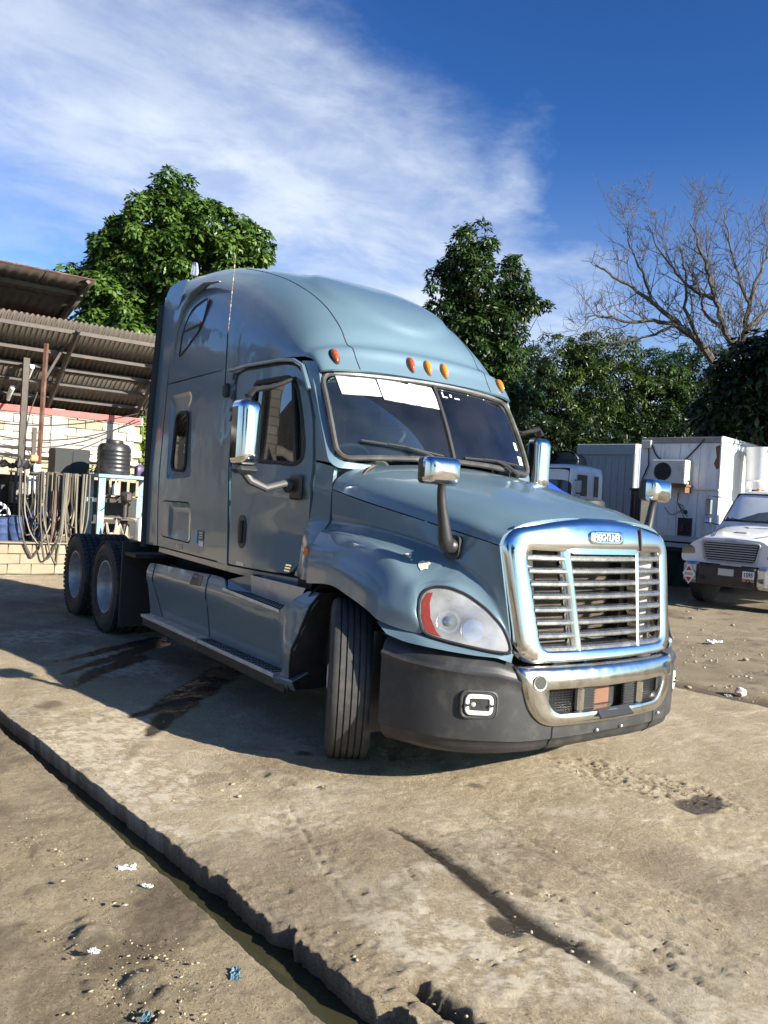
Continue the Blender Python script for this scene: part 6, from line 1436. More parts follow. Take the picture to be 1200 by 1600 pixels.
def jug(loc, sz, m_, cap, label, name='jug', group=None):
    e = empty(name, loc, rs.uniform(-.4, .4), label, 'jug', group); w, d, h = sz; b = MB(); rows = []
    poly = rpoly([(-w / 2, -d / 2), (w / 2, -d / 2), (w / 2, d / 2), (-w / 2, d / 2)], min(w, d) * .3, 4); n = len(poly); V = []
    st = [(.0, .92), (.03, 1.0), (.62, 1.0), (.78, .8), (.90, .35), (.94, .24), (1.0, .24)]
    for t, s_ in st: V += [(x * s_, y * s_, h * t) for x, y in poly]
    F = [(i * n + j, i * n + (j + 1) % n, (i + 1) * n + (j + 1) % n, (i + 1) * n + j) for i in range(len(st) - 1) for j in range(n)] + [tuple(range(n - 1, -1, -1)), tuple((len(st) - 1) * n + j for j in range(n))]
    b.add(V, F); b.obj('jug_wall', m_, e, sharp=50)
    b = MB(); b.lathe([(min(w, d) * .15, h), (min(w, d) * .15, h + .03), (0, h + .031)], 12); b.obj('cap', cap, e)
    b = MB(); b.tube([(0, w * .12 * 0 + d * .1, h * .93), (0, d * .42, h * .88), (0, d * .46, h * .70)], min(w, d) * .07, 6); b.obj('handle', m_, e)
    return e
wpl = mat('white_jug', (.72, .72, .70), .4, var=.06); rpl = mat('red_jug', (.40, .03, .025), .4, var=.15)
jug((-13.45, 1.47, 1.90), (.15, .17, .27), jp, M['under'], 'dark purple jug on the blue bench right of the tank')
# vine behind: see plants below
st = empty('drill_stand', (-12.9, 1.05, .574), 0, 'black steel drill stand in front of the blue bench', 'drill stand')
b = MB(); b.box((0, 0, .03), (.35, .3, .06), bev=.01); b.obj('base', steel, st); b = MB(); b.tube([(0, 0, .05), (0, 0, .95)], .045, 10); b.obj('column', steel, st); b = MB(); b.box((.05, 0, .90), (.35, .16, .2), bev=.04); b.obj('head', steel, st); b = MB(); b.box((.06, 0, .45), (.28, .26, .03)); b.obj('table', steel, st)
b = MB(); b.tube([(.06, -.1, .9), (.16, -.26, .78)], .012, 6); b.obj('lever', steel, st)
jug((-12.95, .86, 1.50), (.10, .10, .26), wpl, wpl, 'slim white bottle on top of the drill stand', 'bottle')
jug((-12.65, .62, .574), (.16, .16, .20), mat('rusty_can', (.25, .17, .10), .6, .3, var=.3), steel, 'small rusty can at the platform edge', 'can')
crumple('rag_heap', (-12.6, .80, .60), (.40, .35), mat('grey_rag', (.28, .25, .20), .85, var=.3), 'grey rag heap on the platform beside the rusty can', 'rags', 31, .5)
jug((-12.55, 1.30, .574), (.20, .26, .58), wpl, wpl, 'tall white plastic jug leaning behind the rear wheel', 'jug'); jug((-12.7, 1.55, .574), (.26, .30, .48), rpl, M['under'], 'red plastic fuel jug beside the tall white jug', 'jug')
jug((-12.9, 1.75, .95), (.20, .20, .34), mat('clear_grey_jug', (.42, .43, .38), .25, var=.1), mat('yellow_cap', (.6, .45, .06), .4), 'grey jug with a yellow cap above the red fuel jug', 'jug'); 
b = MB(); b.box((0, 0, .19), (.36, .44, .37), bev=.01); o = b.obj('crate', mat('red_crate', (.35, .05, .05), .5, var=.2), None); o.location = (-12.98, 1.78, .574); tag(o, 'dull red crate on the platform under the grey jug', 'crate')
jug((-13.2, 1.66, 1.90), (.16, .18, .24), rpl, M['under'], 'small red jug at the right end of the blue bench', 'jug')
# overhead cables
for (a, c, sag, lab) in (((-16.8, -1.6, 3.02), (-15.0, 1.9, 3.35), .25, 'upper black cable sagging across the block wall'), ((-16.8, -1.6, 2.86), (-15.2, 2.0, 3.2), .42, 'lower black cable sagging across the block wall'), ((-16.85, -1.6, 2.75), (-16.2, 2.2, 3.3), .55, 'lowest sagging black cable in front of the block wall')):
    b = MB(); P = [tuple(np.array(a) + (np.array(c) - np.array(a)) * t - np.array([0, 0, sag * 4 * t * (1 - t)])) for t in np.linspace(0, 1, 20)]; b.tube(P, .014, 5); o = b.obj('cable', hcol[1], None); tag(o, lab, 'cable', 'cables across the block wall')

# ------------------------------------------------------------------ parked vehicles on the far side of the dirt road
wpaint = mat('white_truck_paint', (.74, .75, .75), .3, var=.05, vscale=3, coat=.5, dirt=(.42, .39, .33), dscale=3, damt=.35)
wpanel = mat('white_box_panel', (.66, .66, .65), .5, var=.08, vscale=2, dirt=(.36, .32, .26), dscale=2.6, damt=.55, stretch=(2.5, 2.5, .5))
greyp = mat('grey_box_panel', (.40, .42, .44), .5, var=.1, vscale=2, dirt=(.20, .20, .19), dscale=2, damt=.5, stretch=(2, 2, .5))
lightgrey = mat('light_grey_trim', (.40, .41, .42), .5, var=.1)
dkglass = mat('dark_vehicle_glass', (.02, .024, .026), .04, coat=.3)
ylw = mat('ac_beige', (.56, .54, .48), .5, var=.06, dirt=(.32, .28, .22), dscale=4, damt=.5)
def wheel_simple(parent, loc, r_, w, yout):
    b = MB(); b.lathe([(r_ * .55, -w / 2), (r_ * .9, -w / 2), (r_, -w * .38), (r_, w * .38), (r_ * .9, w / 2), (r_ * .55, w / 2)], 28); t = b.obj('wheel', M['tyre'], parent, sharp=40)
    t.matrix_local = axis_m(loc, (0, yout, 0), (0, 0, 1)); b = MB(); b.lathe([(r_ * .56, w * .30), (r_ * .53, w * .46), (r_ * .3, w * .32), (r_ * .2, w * .42), (0, w * .42)], 24); b.obj('rim', M['rim'], t); return t

def white_truck():
    t = empty('parked_truck', (-5.60, 10.33, 0), R(-84), 'white conventional work truck with dark bumper parked nose out at right', 'truck')
    # hood loft: rows along x, half width profile
    st = [(-.10, .58, 1.315, .80), (-.18, .70, 1.365, .90), (-.5, .74, 1.43, .97), (-.95, .79, 1.51, 1.02), (-1.42, .86, 1.60, 1.05)]
    rows = []
    for x, w, zt, wf in st:
        half = [(x, 0, zt + .03), (x, w * .5, zt + .02), (x, w * .92, zt - .03), (x - .01, w, zt - .11), (x - .02, w + .03, zt - .26), (x - .03, wf, zt - .36), (x - .06, wf + .03, zt - .52), (x - .10, wf + .02, .86)]
        rows.append([(a, -b_, c) for a, b_, c in half[::-1]] + half[1:])
    V, F = gridmesh(net(rows, 5, 4)); shell('hood', V, F, wpaint, .02, lambda c: np.array([.2, c[1], c[2] - .9]), t, 50)
    b = MB(); poly = [(-.98, .86), (.98, .86), (1.0, 1.02), (.80, 1.22), (.60, 1.345), (0, 1.375), (-.60, 1.345), (-.80, 1.22), (-1.0, 1.02)]; b.prism(rpoly(poly, .08, 4), -.05, .045, axis_m((-.12, 0, 0), (1, 0, 0), (0, 1, 0))); b.obj('nose_panel', wpaint, t)
    g = MB(); g.prism(rpoly([(-.47, .93), (.47, .93), (.55, 1.27), (-.55, 1.27)], .06, 4), 0, .03, axis_m((-.095, 0, 0), (1, 0, 0), (0, 1, 0))); gr = g.obj('grille', M['black'], t)
    for k in range(7): b = MB(); z = .965 + k * .046; b.box((-.052, 0, z), (.03, np.interp(z, [.93, 1.27], [.92, 1.06]), .016), bev=.004); b.obj('grille_bar', lightgrey, gr)
    b = MB(); lp = [(-.055, y, z) for y, z in rpoly([(-.50, .91), (.50, .91), (.58, 1.29), (-.58, 1.29)], .07, 5)]; b.tube(lp + [lp[0]], .018, 8, cap=False); b.obj('grille_frame', lightgrey, gr)
    b = MB(); b.box((-.06, 0, 1.325), (.015, .22, .028)); b.obj('grille_badge', lightgrey, gr)
    for s in (-1, 1):
        b = MB(); b.prism(rpoly([(s * .70, 1.02), (s * .97, 1.0), (s * .99, 1.10), (s * .84, 1.20), (s * .73, 1.14)], .03, 4), 0, .02, axis_m((-.085, 0, 0), (1, 0, 0), (0, 1, 0))); b.obj('headlight', M['lamp_glass_dark'], t)
    b = MB(); b.tube([(-.20, -.40, 1.40), (-.75, -.62, 1.49), (-1.40, -.70, 1.61)], .008, 5); b.tube([(-.20, .40, 1.40), (-.75, .62, 1.49), (-1.40, .70, 1.61)], .008, 5); b.obj('hood_joint', M['rubber'], t)
    b = MB(); b.box((-.62, -.05, 1.485), (.12, .26, .03), bev=.012); b.obj('hood_handle', lightgrey, t)
    # bumper: dark centre, bright ends with lamp pockets
    b = MB(); b.box((.02, 0, .64), (.16, 1.16, .40), bev=.03); bp = b.obj('bumper', mat('brown_black_bumper', (.035, .026, .024), .5, var=.3), t)
    for s in (-1, 1):
        b = MB(); b.prism(rpoly([(-.16, .45), (.10, .44), (.10, .86), (-.35, .86), (-.35, .6)], .05, 4), 0, .30, axis_m((0, s * .86, 0), (0, s, 0), (1, 0, 0))); 
        b = MB(); b.box((-.03, s * .72, .66), (.26, .30, .42), rz=-s * .30, bev=.06); be = b.obj('bumper_end', M['alu'], t)
        b = MB(); b.lathe([(.085, 0), (.075, .015), (0, .008)], 20, axis_m((.105, s * .72, .62), (1, s * .3, 0)) @ Matrix.Diagonal((.55, 1, 1, 1))); b.obj('fog_lamp', M['lamp_glass_dark'], be)
    b = MB(); b.box((.108, 0.02, .72), (.012, .30, .13), bev=.003); b.obj('number_plate', mat('blank_grey_plate', (.50, .50, .48), .5), bp)
    for y in (-.45, .45): b = MB(); b.lathe([(.05, 0), (.045, .02), (0, .005)], 14, axis_m((.10, y, .58), (1, 0, 0))); b.obj('tow_hole', M['rubber'], bp)
    nb = MB(); nb.box((.106, .45, .68), (.010, .22, .19)); n_ = nb.obj('number_sign', wpaint, bp)
    b = MB(); b.box((.1125, .45, .612), (.004, .22, .045)); b.obj('orange_band', mat('orange_print', (.62, .16, .05), .5), n_)
    text_mesh('sign_numerals', '1595', .105, axis_m((.1125, .45, .705), (1, 0, 0), (0, 1, 0)), num, n_, .001, .003, .85)
    # hazard diamond on the bright end
    D4 = axis_m((.135, -.70, .62), (1, -.28, 0), (0, 1, .0)); b = MB(); b.prism([(0, -.20), (.16, 0), (0, .20), (-.16, 0)], 0, .006, D4); dm = b.obj('hazard_diamond', wpaint, bp)
    redpr = mat('red_print', (.45, .02, .04), .5)
    b = MB(); b.prism([(0, .16), (.075, .065), (-.075, .065)], .0065, .009, D4); b.prism([(0, -.16), (-.075, -.065), (.075, -.065)], .0065, .009, D4); b.obj('diamond_triangle', redpr, dm)
    b = MB(); b.prism([(-.10, -.028), (.10, -.028), (.10, .028), (-.10, .028)], .0065, .009, D4); b.obj('diamond_strip', lightgrey, dm)
    # cab
    rows = []
    for x, w, zt, z0 in ((-1.40, .93, 1.62, .8), (-1.46, .94, 1.66, .8), (-1.75, .92, 2.02, .8), (-2.02, .88, 2.30, .8), (-2.20, .88, 2.365, .8), (-2.7, .90, 2.40, .8), (-3.2, .90, 2.38, .8)):
        half = [(x, 0, zt + .02), (x, w * .6, zt + .01), (x - .01, w * .93, zt - .035), (x - .02, w * .99, zt - .14 if zt > 1.9 else zt - .05), (x, .99 if zt > 1.9 else w + .03, 1.55), (x, 1.0, 1.1), (x, .98, .62)]
        rows.append([(a, -b_, c) for a, b_, c in half[::-1]] + half[1:])
    V, F = gridmesh(net(rows, 4, 4)); shell('cab', V, F, wpaint, .02, lambda c: np.array([c[0] + 2.6, c[1], c[2] - 1.2]), t, 50)
    b = MB(); A = np.array([[(-1.49 - .51 * v + .022 + -.06 * u * u, u * (.86 - .05 * v), 1.685 + .575 * v + .03) for u in np.linspace(-1, 1, 9)] for v in (0, .5, 1)]); V, F = gridmesh(A); b.add(V, F); wsn = b.obj('windscreen', M['glass2'], t)
    b = MB(); lp = [tuple(A[0, i]) for i in range(9)] + [tuple(A[1, 8])] + [tuple(A[2, i]) for i in range(8, -1, -1)] + [tuple(A[1, 0])]; b.tube(lp + [lp[0]], .022, 6, cap=False); b.obj('windscreen_seal', M['rubber'], wsn)
    for y in (-.35, .4): b = MB(); b.tube([(-1.44, y + .2, 1.70), (-1.49, y - .35, 1.76)], .012, 5); b.obj('wiper', M['rubber'], t)
    for s in (-1, 1):
        b = MB(); b.prism(rpoly([(-1.85, 1.62), (-3.0, 1.62), (-3.0, 2.18), (-2.25, 2.22)], .06, 4), 0, .012, axis_m((0, s * .985, 0), (0, s, 0), (1, 0, 0))) if False else b.add([(-1.80, s * 1.005, 1.60), (-2.95, s * 1.01, 1.60), (-2.95, s * .925, 2.22), (-2.22, s * .92, 2.22)], [(0, 1, 2, 3)]); b.obj('side_window', dkglass, t)
        b = MB(); b.tube([(-1.62, s * 1.0, 2.20), (-1.50, s * 1.22, 2.22), (-1.50, s * 1.24, 1.66), (-1.66, s * 1.0, 1.60)], .016, 6); mm_ = b.obj('mirror_frame', M['black'], t)
        b = MB(); b.box((-1.49, s * 1.20, 1.98), (.06, .15, .36), bev=.03); b.box((-1.49, s * 1.20, 1.70), (.06, .15, .15), bev=.03); b.obj('mirror_shell', M['chrome'], mm_)
        for x in (-1.02, -5.2): wheel_simple(t, (x, s * .93, .48), .48, .27, s)
    for y in (-.50, 0, .50): b = MB(); b.lathe([(.05, 0), (.045, .05), (0, .06)], 12, Matrix.Translation((-2.25, y, 2.38))); b.obj('roof_lamp', M['amber'], t)
    b = MB(); b.box((-4.2, 0, .75), (5.4, .85, .25)); b.box((-.9, 0, .55), (1.2, 1.7, .3)); b.obj('chassis', M['under'], t)
    b = MB(); b.box((-5.2, 0, 1.25), (3.3, 2.2, .95), bev=.04); b.obj('service_body', wpaint, t)
    b = MB(); b.box((-3.65, 0, 2.15), (.45, .55, .95), bev=.05); b.obj('boom_pedestal', M['under'], t)
    text_mesh('hood_letters', 'MS4', .12, axis_m((-.62, 1.035, 1.13), (0, 1, .05), (-1, 0, 0)), num, t, .001, .002)
    k = MB(); k.lathe([(.0, 0), (.30, 0), (.32, .03), (.32, .20), (.29, .22), (.29, .26), (.30, .28), (.33, 1.0), (.34, 1.03), (.31, 1.03), (.29, .35), (0, .33)], 28); o = k.obj('lift_bucket', wpaint, None); o.location = (-7.62, 14.75, 2.50); tag(o, 'white lift bucket standing above the cab of the white work truck', 'bucket')
    o2 = MB(); o2.box((0, 0, -.55), (.22, .22, 1.15)); oo = o2.obj('bucket_arm', M['under'], o)
    return t
M['glass2'] = mat('blue_grey_glass', (.10, .125, .135), .08, .0, coat=1.0, var=.2, vscale=2)
white_truck()

def ac_box():
    rz = math.atan2(-.98, .19); t = empty('box_trailer', (-8.85, 13.30, 0), rz, 'white box body with an air conditioner on its front wall', 'box body')
    H0, H1, W, L_ = 1.20, 3.68, 2.0, 6.5
    # local x forward(front face at 0), y left
    b = MB(); b.box((-L_ / 2 - .02, 0, (H0 + H1) / 2), (L_, W - .06, H1 - H0 - .02)); b.obj('body_core', wpanel, t, False)
    for k in range(4): w = W / 4; b = MB(); b.box((.0, -W / 2 + w * (k + .5), (H0 + H1) / 2 - .04), (.03, w - .008, H1 - H0 - .20), bev=.004); b.obj('front_panel', wpanel, t, False)
    for s in (-1, 1):
        for k in range(6): w = (L_ - .2) / 6; b = MB(); b.box((-.12 - w * (k + .5), s * (W / 2 - .01), (H0 + H1) / 2 - .02), (w - .008, .03, H1 - H0 - .16), bev=.004); b.obj('side_panel', wpanel, t, False)
        b = MB(); b.box((-.02, s * (W / 2 - .005), (H0 + H1) / 2), (.09, .07, H1 - H0), bev=.025); b.obj('corner_post', wpanel, t, False)
        b = MB(); b.box((-L_ / 2, s * (W / 2 - .01), H1 - .03), (L_, .07, .12), bev=.02); b.obj('top_rail', lightgrey, t, False)
        b = MB(); b.box((-L_ / 2, s * (W / 2 - .01), H0 - .03), (L_, .07, .14), bev=.01); b.obj('bottom_rail', lightgrey, t, False)
    b = MB(); b.box((.005, 0, H1 - .06), (.06, W, .14), bev=.01); b.obj('top_rail', mat('grimy_rail', (.22, .21, .19), .6, var=.3, vscale=8), t, False)
    b = MB(); b.box((.01, 0, H0 + .0), (.06, W, .14), bev=.01); b.box((.0, 0, H0 - .16), (.08, W * .95, .10)); b.obj('bottom_rail', lightgrey, t, False)
    b = MB(); b.box((.012, 0, 2.42), (.05, W, .05), bev=.01); b.obj('waist_rail', ylw, t, False)
    b = MB(); b.add([(.018, W / 2 - .03, 3.5), (.018, W / 2 - .14, 3.45), (.018, W / 2 - .10, 3.2), (.018, W / 2 - .16, 3.05), (.018, W / 2 - .08, 2.9), (.018, W / 2 - .03, 2.95)], [(0, 1, 2, 3, 4, 5)]); b.obj('rust_patch', M['rust'], t, False)
    # air conditioner
    a = empty('air_conditioner', tuple(Vector((-8.85, 13.30, 0)) + Matrix.Rotation(rz, 3, 'Z') @ Vector((.22, -.10, 2.52))), rz, 'beige outdoor air conditioner with round fan on the white box wall', 'air conditioner')
    b = MB(); b.box((.0, 0, .30), (.36, .86, .58), bev=.02); b.obj('case', ylw, a)
    b = MB(); b.tube([(.185, -.14 + .21 * math.cos(w), .30 + .21 * math.sin(w)) for w in np.linspace(0, 2 * math.pi, 29)], .014, 6, cap=False)
    for r_ in (.07, .14): b.tube([(.186, -.14 + r_ * math.cos(w), .30 + r_ * math.sin(w)) for w in np.linspace(0, 2 * math.pi, 25)], .005, 4, cap=False)
    for k in range(10): w = k * math.pi / 10; b.tube([(.187, -.14 - .2 * math.cos(w), .30 - .2 * math.sin(w)), (.187, -.14 + .2 * math.cos(w), .30 + .2 * math.sin(w))], .005, 4)
    b.obj('fan_guard', M['seal'], a)
    b = MB(); b.lathe([(.205, 0), (.0, .001)], 28, axis_m((.181, -.14, .30), (1, 0, 0))); b.obj('fan_opening', M['under'], a, False)
    for k in range(5): b = MB(); b.box((.183, .27, .12 + k * .09), (.012, .26, .03)); b.obj('louvre', ylw, a, False)
    b = MB(); b.box((-.02, 0, -.03), (.42, .95, .05)); b.box((-.02, -.43, -.12), (.40, .03, .16)); b.box((-.02, .43, -.12), (.40, .03, .16)); b.obj('bracket', M['rust'], a)
    b = MB(); b.tube([(.0, .44, .1), (.06, .50, .0), (.02, .50, .45), (-.05, .46, .55)], .016, 6); b.obj('pipe', M['rubber'], a)
    # junction box, cables, hatches
    b = MB(); b.box((.06, -W / 2 + .16, 3.52), (.12, .24, .20), bev=.01); b.obj('junction_box', ylw, t)
    cab_ = MB(); cab_.tube(cr(np.array([(.05, -.72, 3.50), (.05, -.55, 3.20), (.05, -.2, 3.03), (.05, .1, 3.10), (.05, .42, 3.42), (.05, .6, 3.64)]), np.linspace(0, 5, 26)), .018, 6); cab_.tube([(.05, -.80, 3.42), (.05, -.78, 3.0), (.05, -.93, 2.62)], .018, 6); cab_.obj('conduit', M['rubber'], t)
    b = MB(); b.tube(cr(np.array([(.03, -.3, 1.95), (.05, -.1, 1.78), (.05, .2, 1.95), (.05, .05, 2.05), (.04, .3, 1.75)]), np.linspace(0, 4, 26)), .008, 5); b.tube([(.03, .05, 2.4), (.05, .02, 2.1), (.04, .25, 1.65)], .008, 5); b.obj('loose_wire', M['rubber'], t)
    b = MB(); b.box((.02, .24, 1.50), (.03, .34, .42)); b.obj('hatch_recess', M['under'], t, False); b = MB()
    for y in (.08, .40): b.box((.035, y, 1.50), (.03, .025, .44))
    for z in (1.29, 1.5, 1.71): b.box((.035, .24, z), (.03, .34, .02))
    b.tube([(.05, .15, 1.35), (.06, .25, 1.6), (.05, .35, 1.4)], .02, 5); b.obj('hatch_grid', M['seal'], t)
    b = MB(); b.lathe([(.05, 0), (.05, .04), (0, .05)], 14, axis_m((.03, .24, 1.86), (1, 0, 0))); b.obj('socket', M['rubber'], t)
    b = MB(); b.box((.02, .76, 1.58), (.025, .30, .56), bev=.01); b.box((.035, .76, 1.58), (.02, .20, .42), bev=.006); b.obj('hatch_door', wpanel, t)
    b = MB(); b.box((-2.4, W / 2 + .012, 2.85), (.62, .05, .72)); gv = b.obj('side_grille', M['under'], t, False)
    for k in range(7): b = MB(); b.box((-2.66 + k * .085, W / 2 + .045, 2.85), (.02, .02, .72)); b.obj('grille_bar', lightgrey, gv, False)
    b = MB(); b.box((-L_ / 2, 0, 1.0), (L_, 1.0, .22)); b.obj('chassis', M['under'], t)
    for x in (-1.4, -5.0):
        for s in (-1, 1): wheel_simple(t, (x, s * .85, .48), .48, .28, s)
ac_box()
b = MB(); A = np.array([[(-9.95 + 2.2 * i / 20 + .02 * math.sin(i * 2.1), 13.25 + .42 * i / 20 + .05 * math.sin(i * 1.7 + j), 1.12 - 1.1 * j / 6) for j in range(7)] for i in range(21)]); V, F = gridmesh(A); o = shell('shade_net', V, F, mat('dark_green_net', (.008, .016, .012), .8, var=.4, vscale=12), .01, (0, -1, 0)); tag(o, 'dark green net hanging below the white box body', 'net')

def cabover():
    rz = R(-79); t = empty('cabover_truck', (-13.24, 13.15, .06), rz, 'white cab-over truck with dark windscreen in the shade beyond the hood', 'truck')
    rows = []
    for x, zt in ((-.02, 2.55), (-.06, 2.88), (-.22, 3.0), (-.9, 3.04), (-1.62, 3.02), (-1.72, 2.95)):
        half = [(x, 0, zt), (x, .6, zt - .005), (x, .86, zt - .05), (x, .95, zt - .16), (x, .97, 2.2), (x + .0, .98, 1.3)]
        rows.append([(a, -b_, c) for a, b_, c in half[::-1]] + half[1:])
    V, F = gridmesh(net(rows, 3, 3)); shell('cab', V, F, wpaint, .02, lambda c: np.array([c[0] + .9, c[1], c[2] - 1.9]), t, 50)
    b = MB(); b.prism(rpoly([(-.97, 1.25), (.97, 1.25), (.95, 1.93), (-.95, 1.93)], .06, 4), -.03, .02, axis_m((-.02, 0, 0), (1, 0, 0), (0, 1, 0))); b.obj('front_panel', wpaint, t)
    b = MB(); b.add([(.025, -.86, 1.95), (.025, .86, 1.95), (-.055, .82, 2.86), (-.055, -.82, 2.86)], [(0, 1, 2, 3)]); ws_ = b.obj('windscreen', dkglass, t, False)
    b = MB(); lp = [(.027, -.87, 1.94), (.027, .87, 1.94), (-.05, .83, 2.87), (-.05, -.83, 2.87)]; b.tube(lp + [lp[0]], .022, 6, cap=False); b.obj('windscreen_seal', M['rubber'], ws_)
    b = MB(); b.add([(.0, -.10, 2.42), (.0, .08, 2.42), (-.028, .08, 2.72), (-.028, -.10, 2.72)], [(0, 1, 2, 3)]); b.obj('windscreen_notice', M['paper'], ws_, False)
    for s in (-1, 1):
        for xa, xb_ in ((-.22, -.82), (-1.22, -1.48)):
            b = MB(); b.add([(xa, s * .985, 2.12), (xb_, s * .985, 2.12), (xb_, s * .975, 2.72), (xa - (.06 if xa > -.5 else 0), s * .975, 2.72)], [(0, 1, 2, 3)]); b.obj('side_window', dkglass, t, False)
        b = MB(); b.tube([(-.10, s * 1.0, 2.55), (.05, s * 1.22, 2.5), (.05, s * 1.22, 2.15), (-.1, s * 1.0, 2.1)], .015, 5); m_ = b.obj('mirror_frame', M['black'], t); b = MB(); b.box((.05, s * 1.22, 2.36), (.06, .16, .34), bev=.02); b.box((.05, s * 1.2, 2.1), (.06, .14, .12), bev=.02); b.obj('mirror_shell', lightgrey, m_)
        b = MB(); b.box((-.85, s * .99, 1.85), (.16, .02, .04)); b.obj('door_handle', M['black'], t)
        for x in (-.75, -3.6): wheel_simple(t, (x, s * .9, .48), .48, .27, s)
        b = MB(); b.lathe([(.10, 0), (.09, .03), (0, .02)], 16, axis_m((.02, s * .7, 1.45), (1, 0, 0))); b.obj('headlight', M['lamp_glass_dark'], t)
    b = MB(); b.box((.06, 0, .95), (.15, 1.95, .35), bev=.03); b.obj('bumper', M['black'], t)
    b = MB()
    for y in (-.1, .55): b.tube([(-.9, y, 3.04), (-.9, y, 3.16)], .012, 5)
    b.tube([(-.9, -.15, 3.16), (-.9, .62, 3.18)], .02, 5); b.tube([(-.75, -.15, 3.10), (-.75, .62, 3.12)], .012, 5); b.obj('roof_bar', M['black'], t)
    b = MB(); b.box((-2.2, 0, .85), (4.2, .85, .3)); b.obj('chassis', M['under'], t)
cabover()
def grey_box():
    rz = R(-79); t = empty('cargo_box', (-15.75, 18.90, .15), rz, 'grey cargo box body with rounded corner post behind the cab-over truck', 'box body')
    W, H0, H1, L_ = 2.3, 1.25, 4.05, 5.0
    b = MB(); b.box((-L_ / 2, 0, (H0 + H1) / 2), (L_, W - .05, H1 - H0)); b.obj('body_core', greyp, t, False)
    for k in range(8): w = (W - .2) / 8; b = MB(); b.box((.012, -W / 2 + .1 + w * (k + .5), (H0 + H1) / 2 - .22), (.03, w - .01, H1 - H0 - .44), bev=.006); b.obj('front_panel', greyp, t, False)
    b = MB(); b.box((.02, 0, H1 - .19), (.07, W, .38), bev=.02); b.obj('front_cap', lightgrey, t, False)
    for s in (-1, 1):
        b = MB(); b.tube([(-.06, s * (W / 2 - .07), H0), (-.06, s * (W / 2 - .07), H1 - .1)], .12, 14); b.obj('corner_post', greyp, t)
        b = MB(); b.box((-L_ / 2, s * (W / 2 - .02), H1 - .06), (L_, .07, .14), bev=.01); b.obj('top_rail', lightgrey, t, False)
        for k in range(3): w = (L_ - .3) / 3; b = MB(); b.box((-.25 - w * (k + .5), s * (W / 2 - .02), (H0 + H1) / 2), (w - .012, .03, H1 - H0 - .2)); b.obj('side_panel', mat('shaded_grey_panel', (.20, .235, .285), .5, var=.1) if k == 0 and s == 1 else greyp, t, False)  # foremost left panel darker and bluer: tree shade put into its colour
    b = MB(); b.lathe([(.12, 0), (.10, .03), (.05, .04), (.045, .02), (0, .02)], 20, axis_m((-.62, W / 2 + .0, 2.35), (0, 1, 0))); b.obj('round_vent', M['alu'], t)
    b = MB(); b.lathe([(.06, 0), (0, .03)], 14, axis_m((-1.0, W / 2 + .0, 3.3), (0, 1, 0))); b.obj('side_lamp', M['paper'], t)
    b = MB(); b.box((-L_ / 2, 0, 1.0), (L_, 1.0, .3)); b.obj('chassis', M['under'], t)
    for x in (-1.2, -3.8):
        for s in (-1, 1): wheel_simple(t, (x, s * .95, .48), .48, .28, s)
grey_box()
def covered_body():
    t = empty('covered_load', (-17.75, 18.9, 0), math.atan2(-.95, -.32), 'dark tarpaulin covered load standing behind the cab-over truck', 'covered load')
    tp = mat('grey_green_tarpaulin', (.075, .085, .09), .55, var=.25, vscale=3, bump=.03, bscale=5)
    b = MB(); rows = []
    for x in np.linspace(.1, -4, 10):
        w = 1.25; half = [(x, 0, 3.98 + .05 * math.sin(x * 4)), (x, .7, 3.92 + .04 * math.sin(x * 5)), (x, 1.15, 3.74), (x, w + .03, 3.4), (x, w + .04 * math.sin(x * 6), 2.7), (x, w, 1.3)]
        rows.append([(a, -y, z) for a, y, z in half[::-1]] + half[1:])
    V, F = gridmesh(net(rows, 2, 3)); shell('cover', V, F, tp, .01, lambda c: np.array([0, c[1], c[2] - 2.5]), t, 50)
    b = MB(); b.prism(rpoly([(-1.25, 1.3), (1.25, 1.3), (1.25, 3.5), (1.1, 3.75), (.6, 3.92), (-.6, 3.92), (-1.1, 3.75), (-1.25, 3.5)], .05, 3), -.03, .03, axis_m((.1, 0, 0), (1, 0, 0), (0, 1, 0))); b.obj('cover_end', tp, t)
    b = MB(); b.box((-2, 0, 1.1), (4.2, 2.3, .35)); b.obj('bed', M['under'], t)
    for s in (-1, 1): wheel_simple(t, (-2.4, s * .95, .48), .48, .28, s)
covered_body()
# blue tarpaulin over a heap, and black heap of tyres beside it
bt = mat('bright_blue_tarpaulin', (.012, .055, .42), .5, var=.2, vscale=4, bump=.01, bscale=9)
G = []
for i, x in enumerate(np.linspace(-10.1, -7.95, 16)):
    row = []
    for j, q in enumerate(np.linspace(0, 1, 9)):
        zt = np.interp(x, [-10.1, -9.2, -8.88, -8.41, -7.95], [2.2, 2.38, 2.30, 2.0, 1.6]) ; y = 8.75 + (x + 8.9) * 1.05 * .35 + (q - .5) * 1.1
        z = zt - 1.3 * max(0, abs(q - .5) * 2 - .25) ** 1.3 + .03 * math.sin(7 * x + 5 * q); row.append((x, y, z))
    G.append(row)
V, F = gridmesh(net(G, 2, 2)); o = shell('tarpaulin', V, F, bt, .012, (0, 0, 1)); tag(o, 'bright blue tarpaulin sloping down just behind the hood', 'tarpaulin')
heap = M['under']
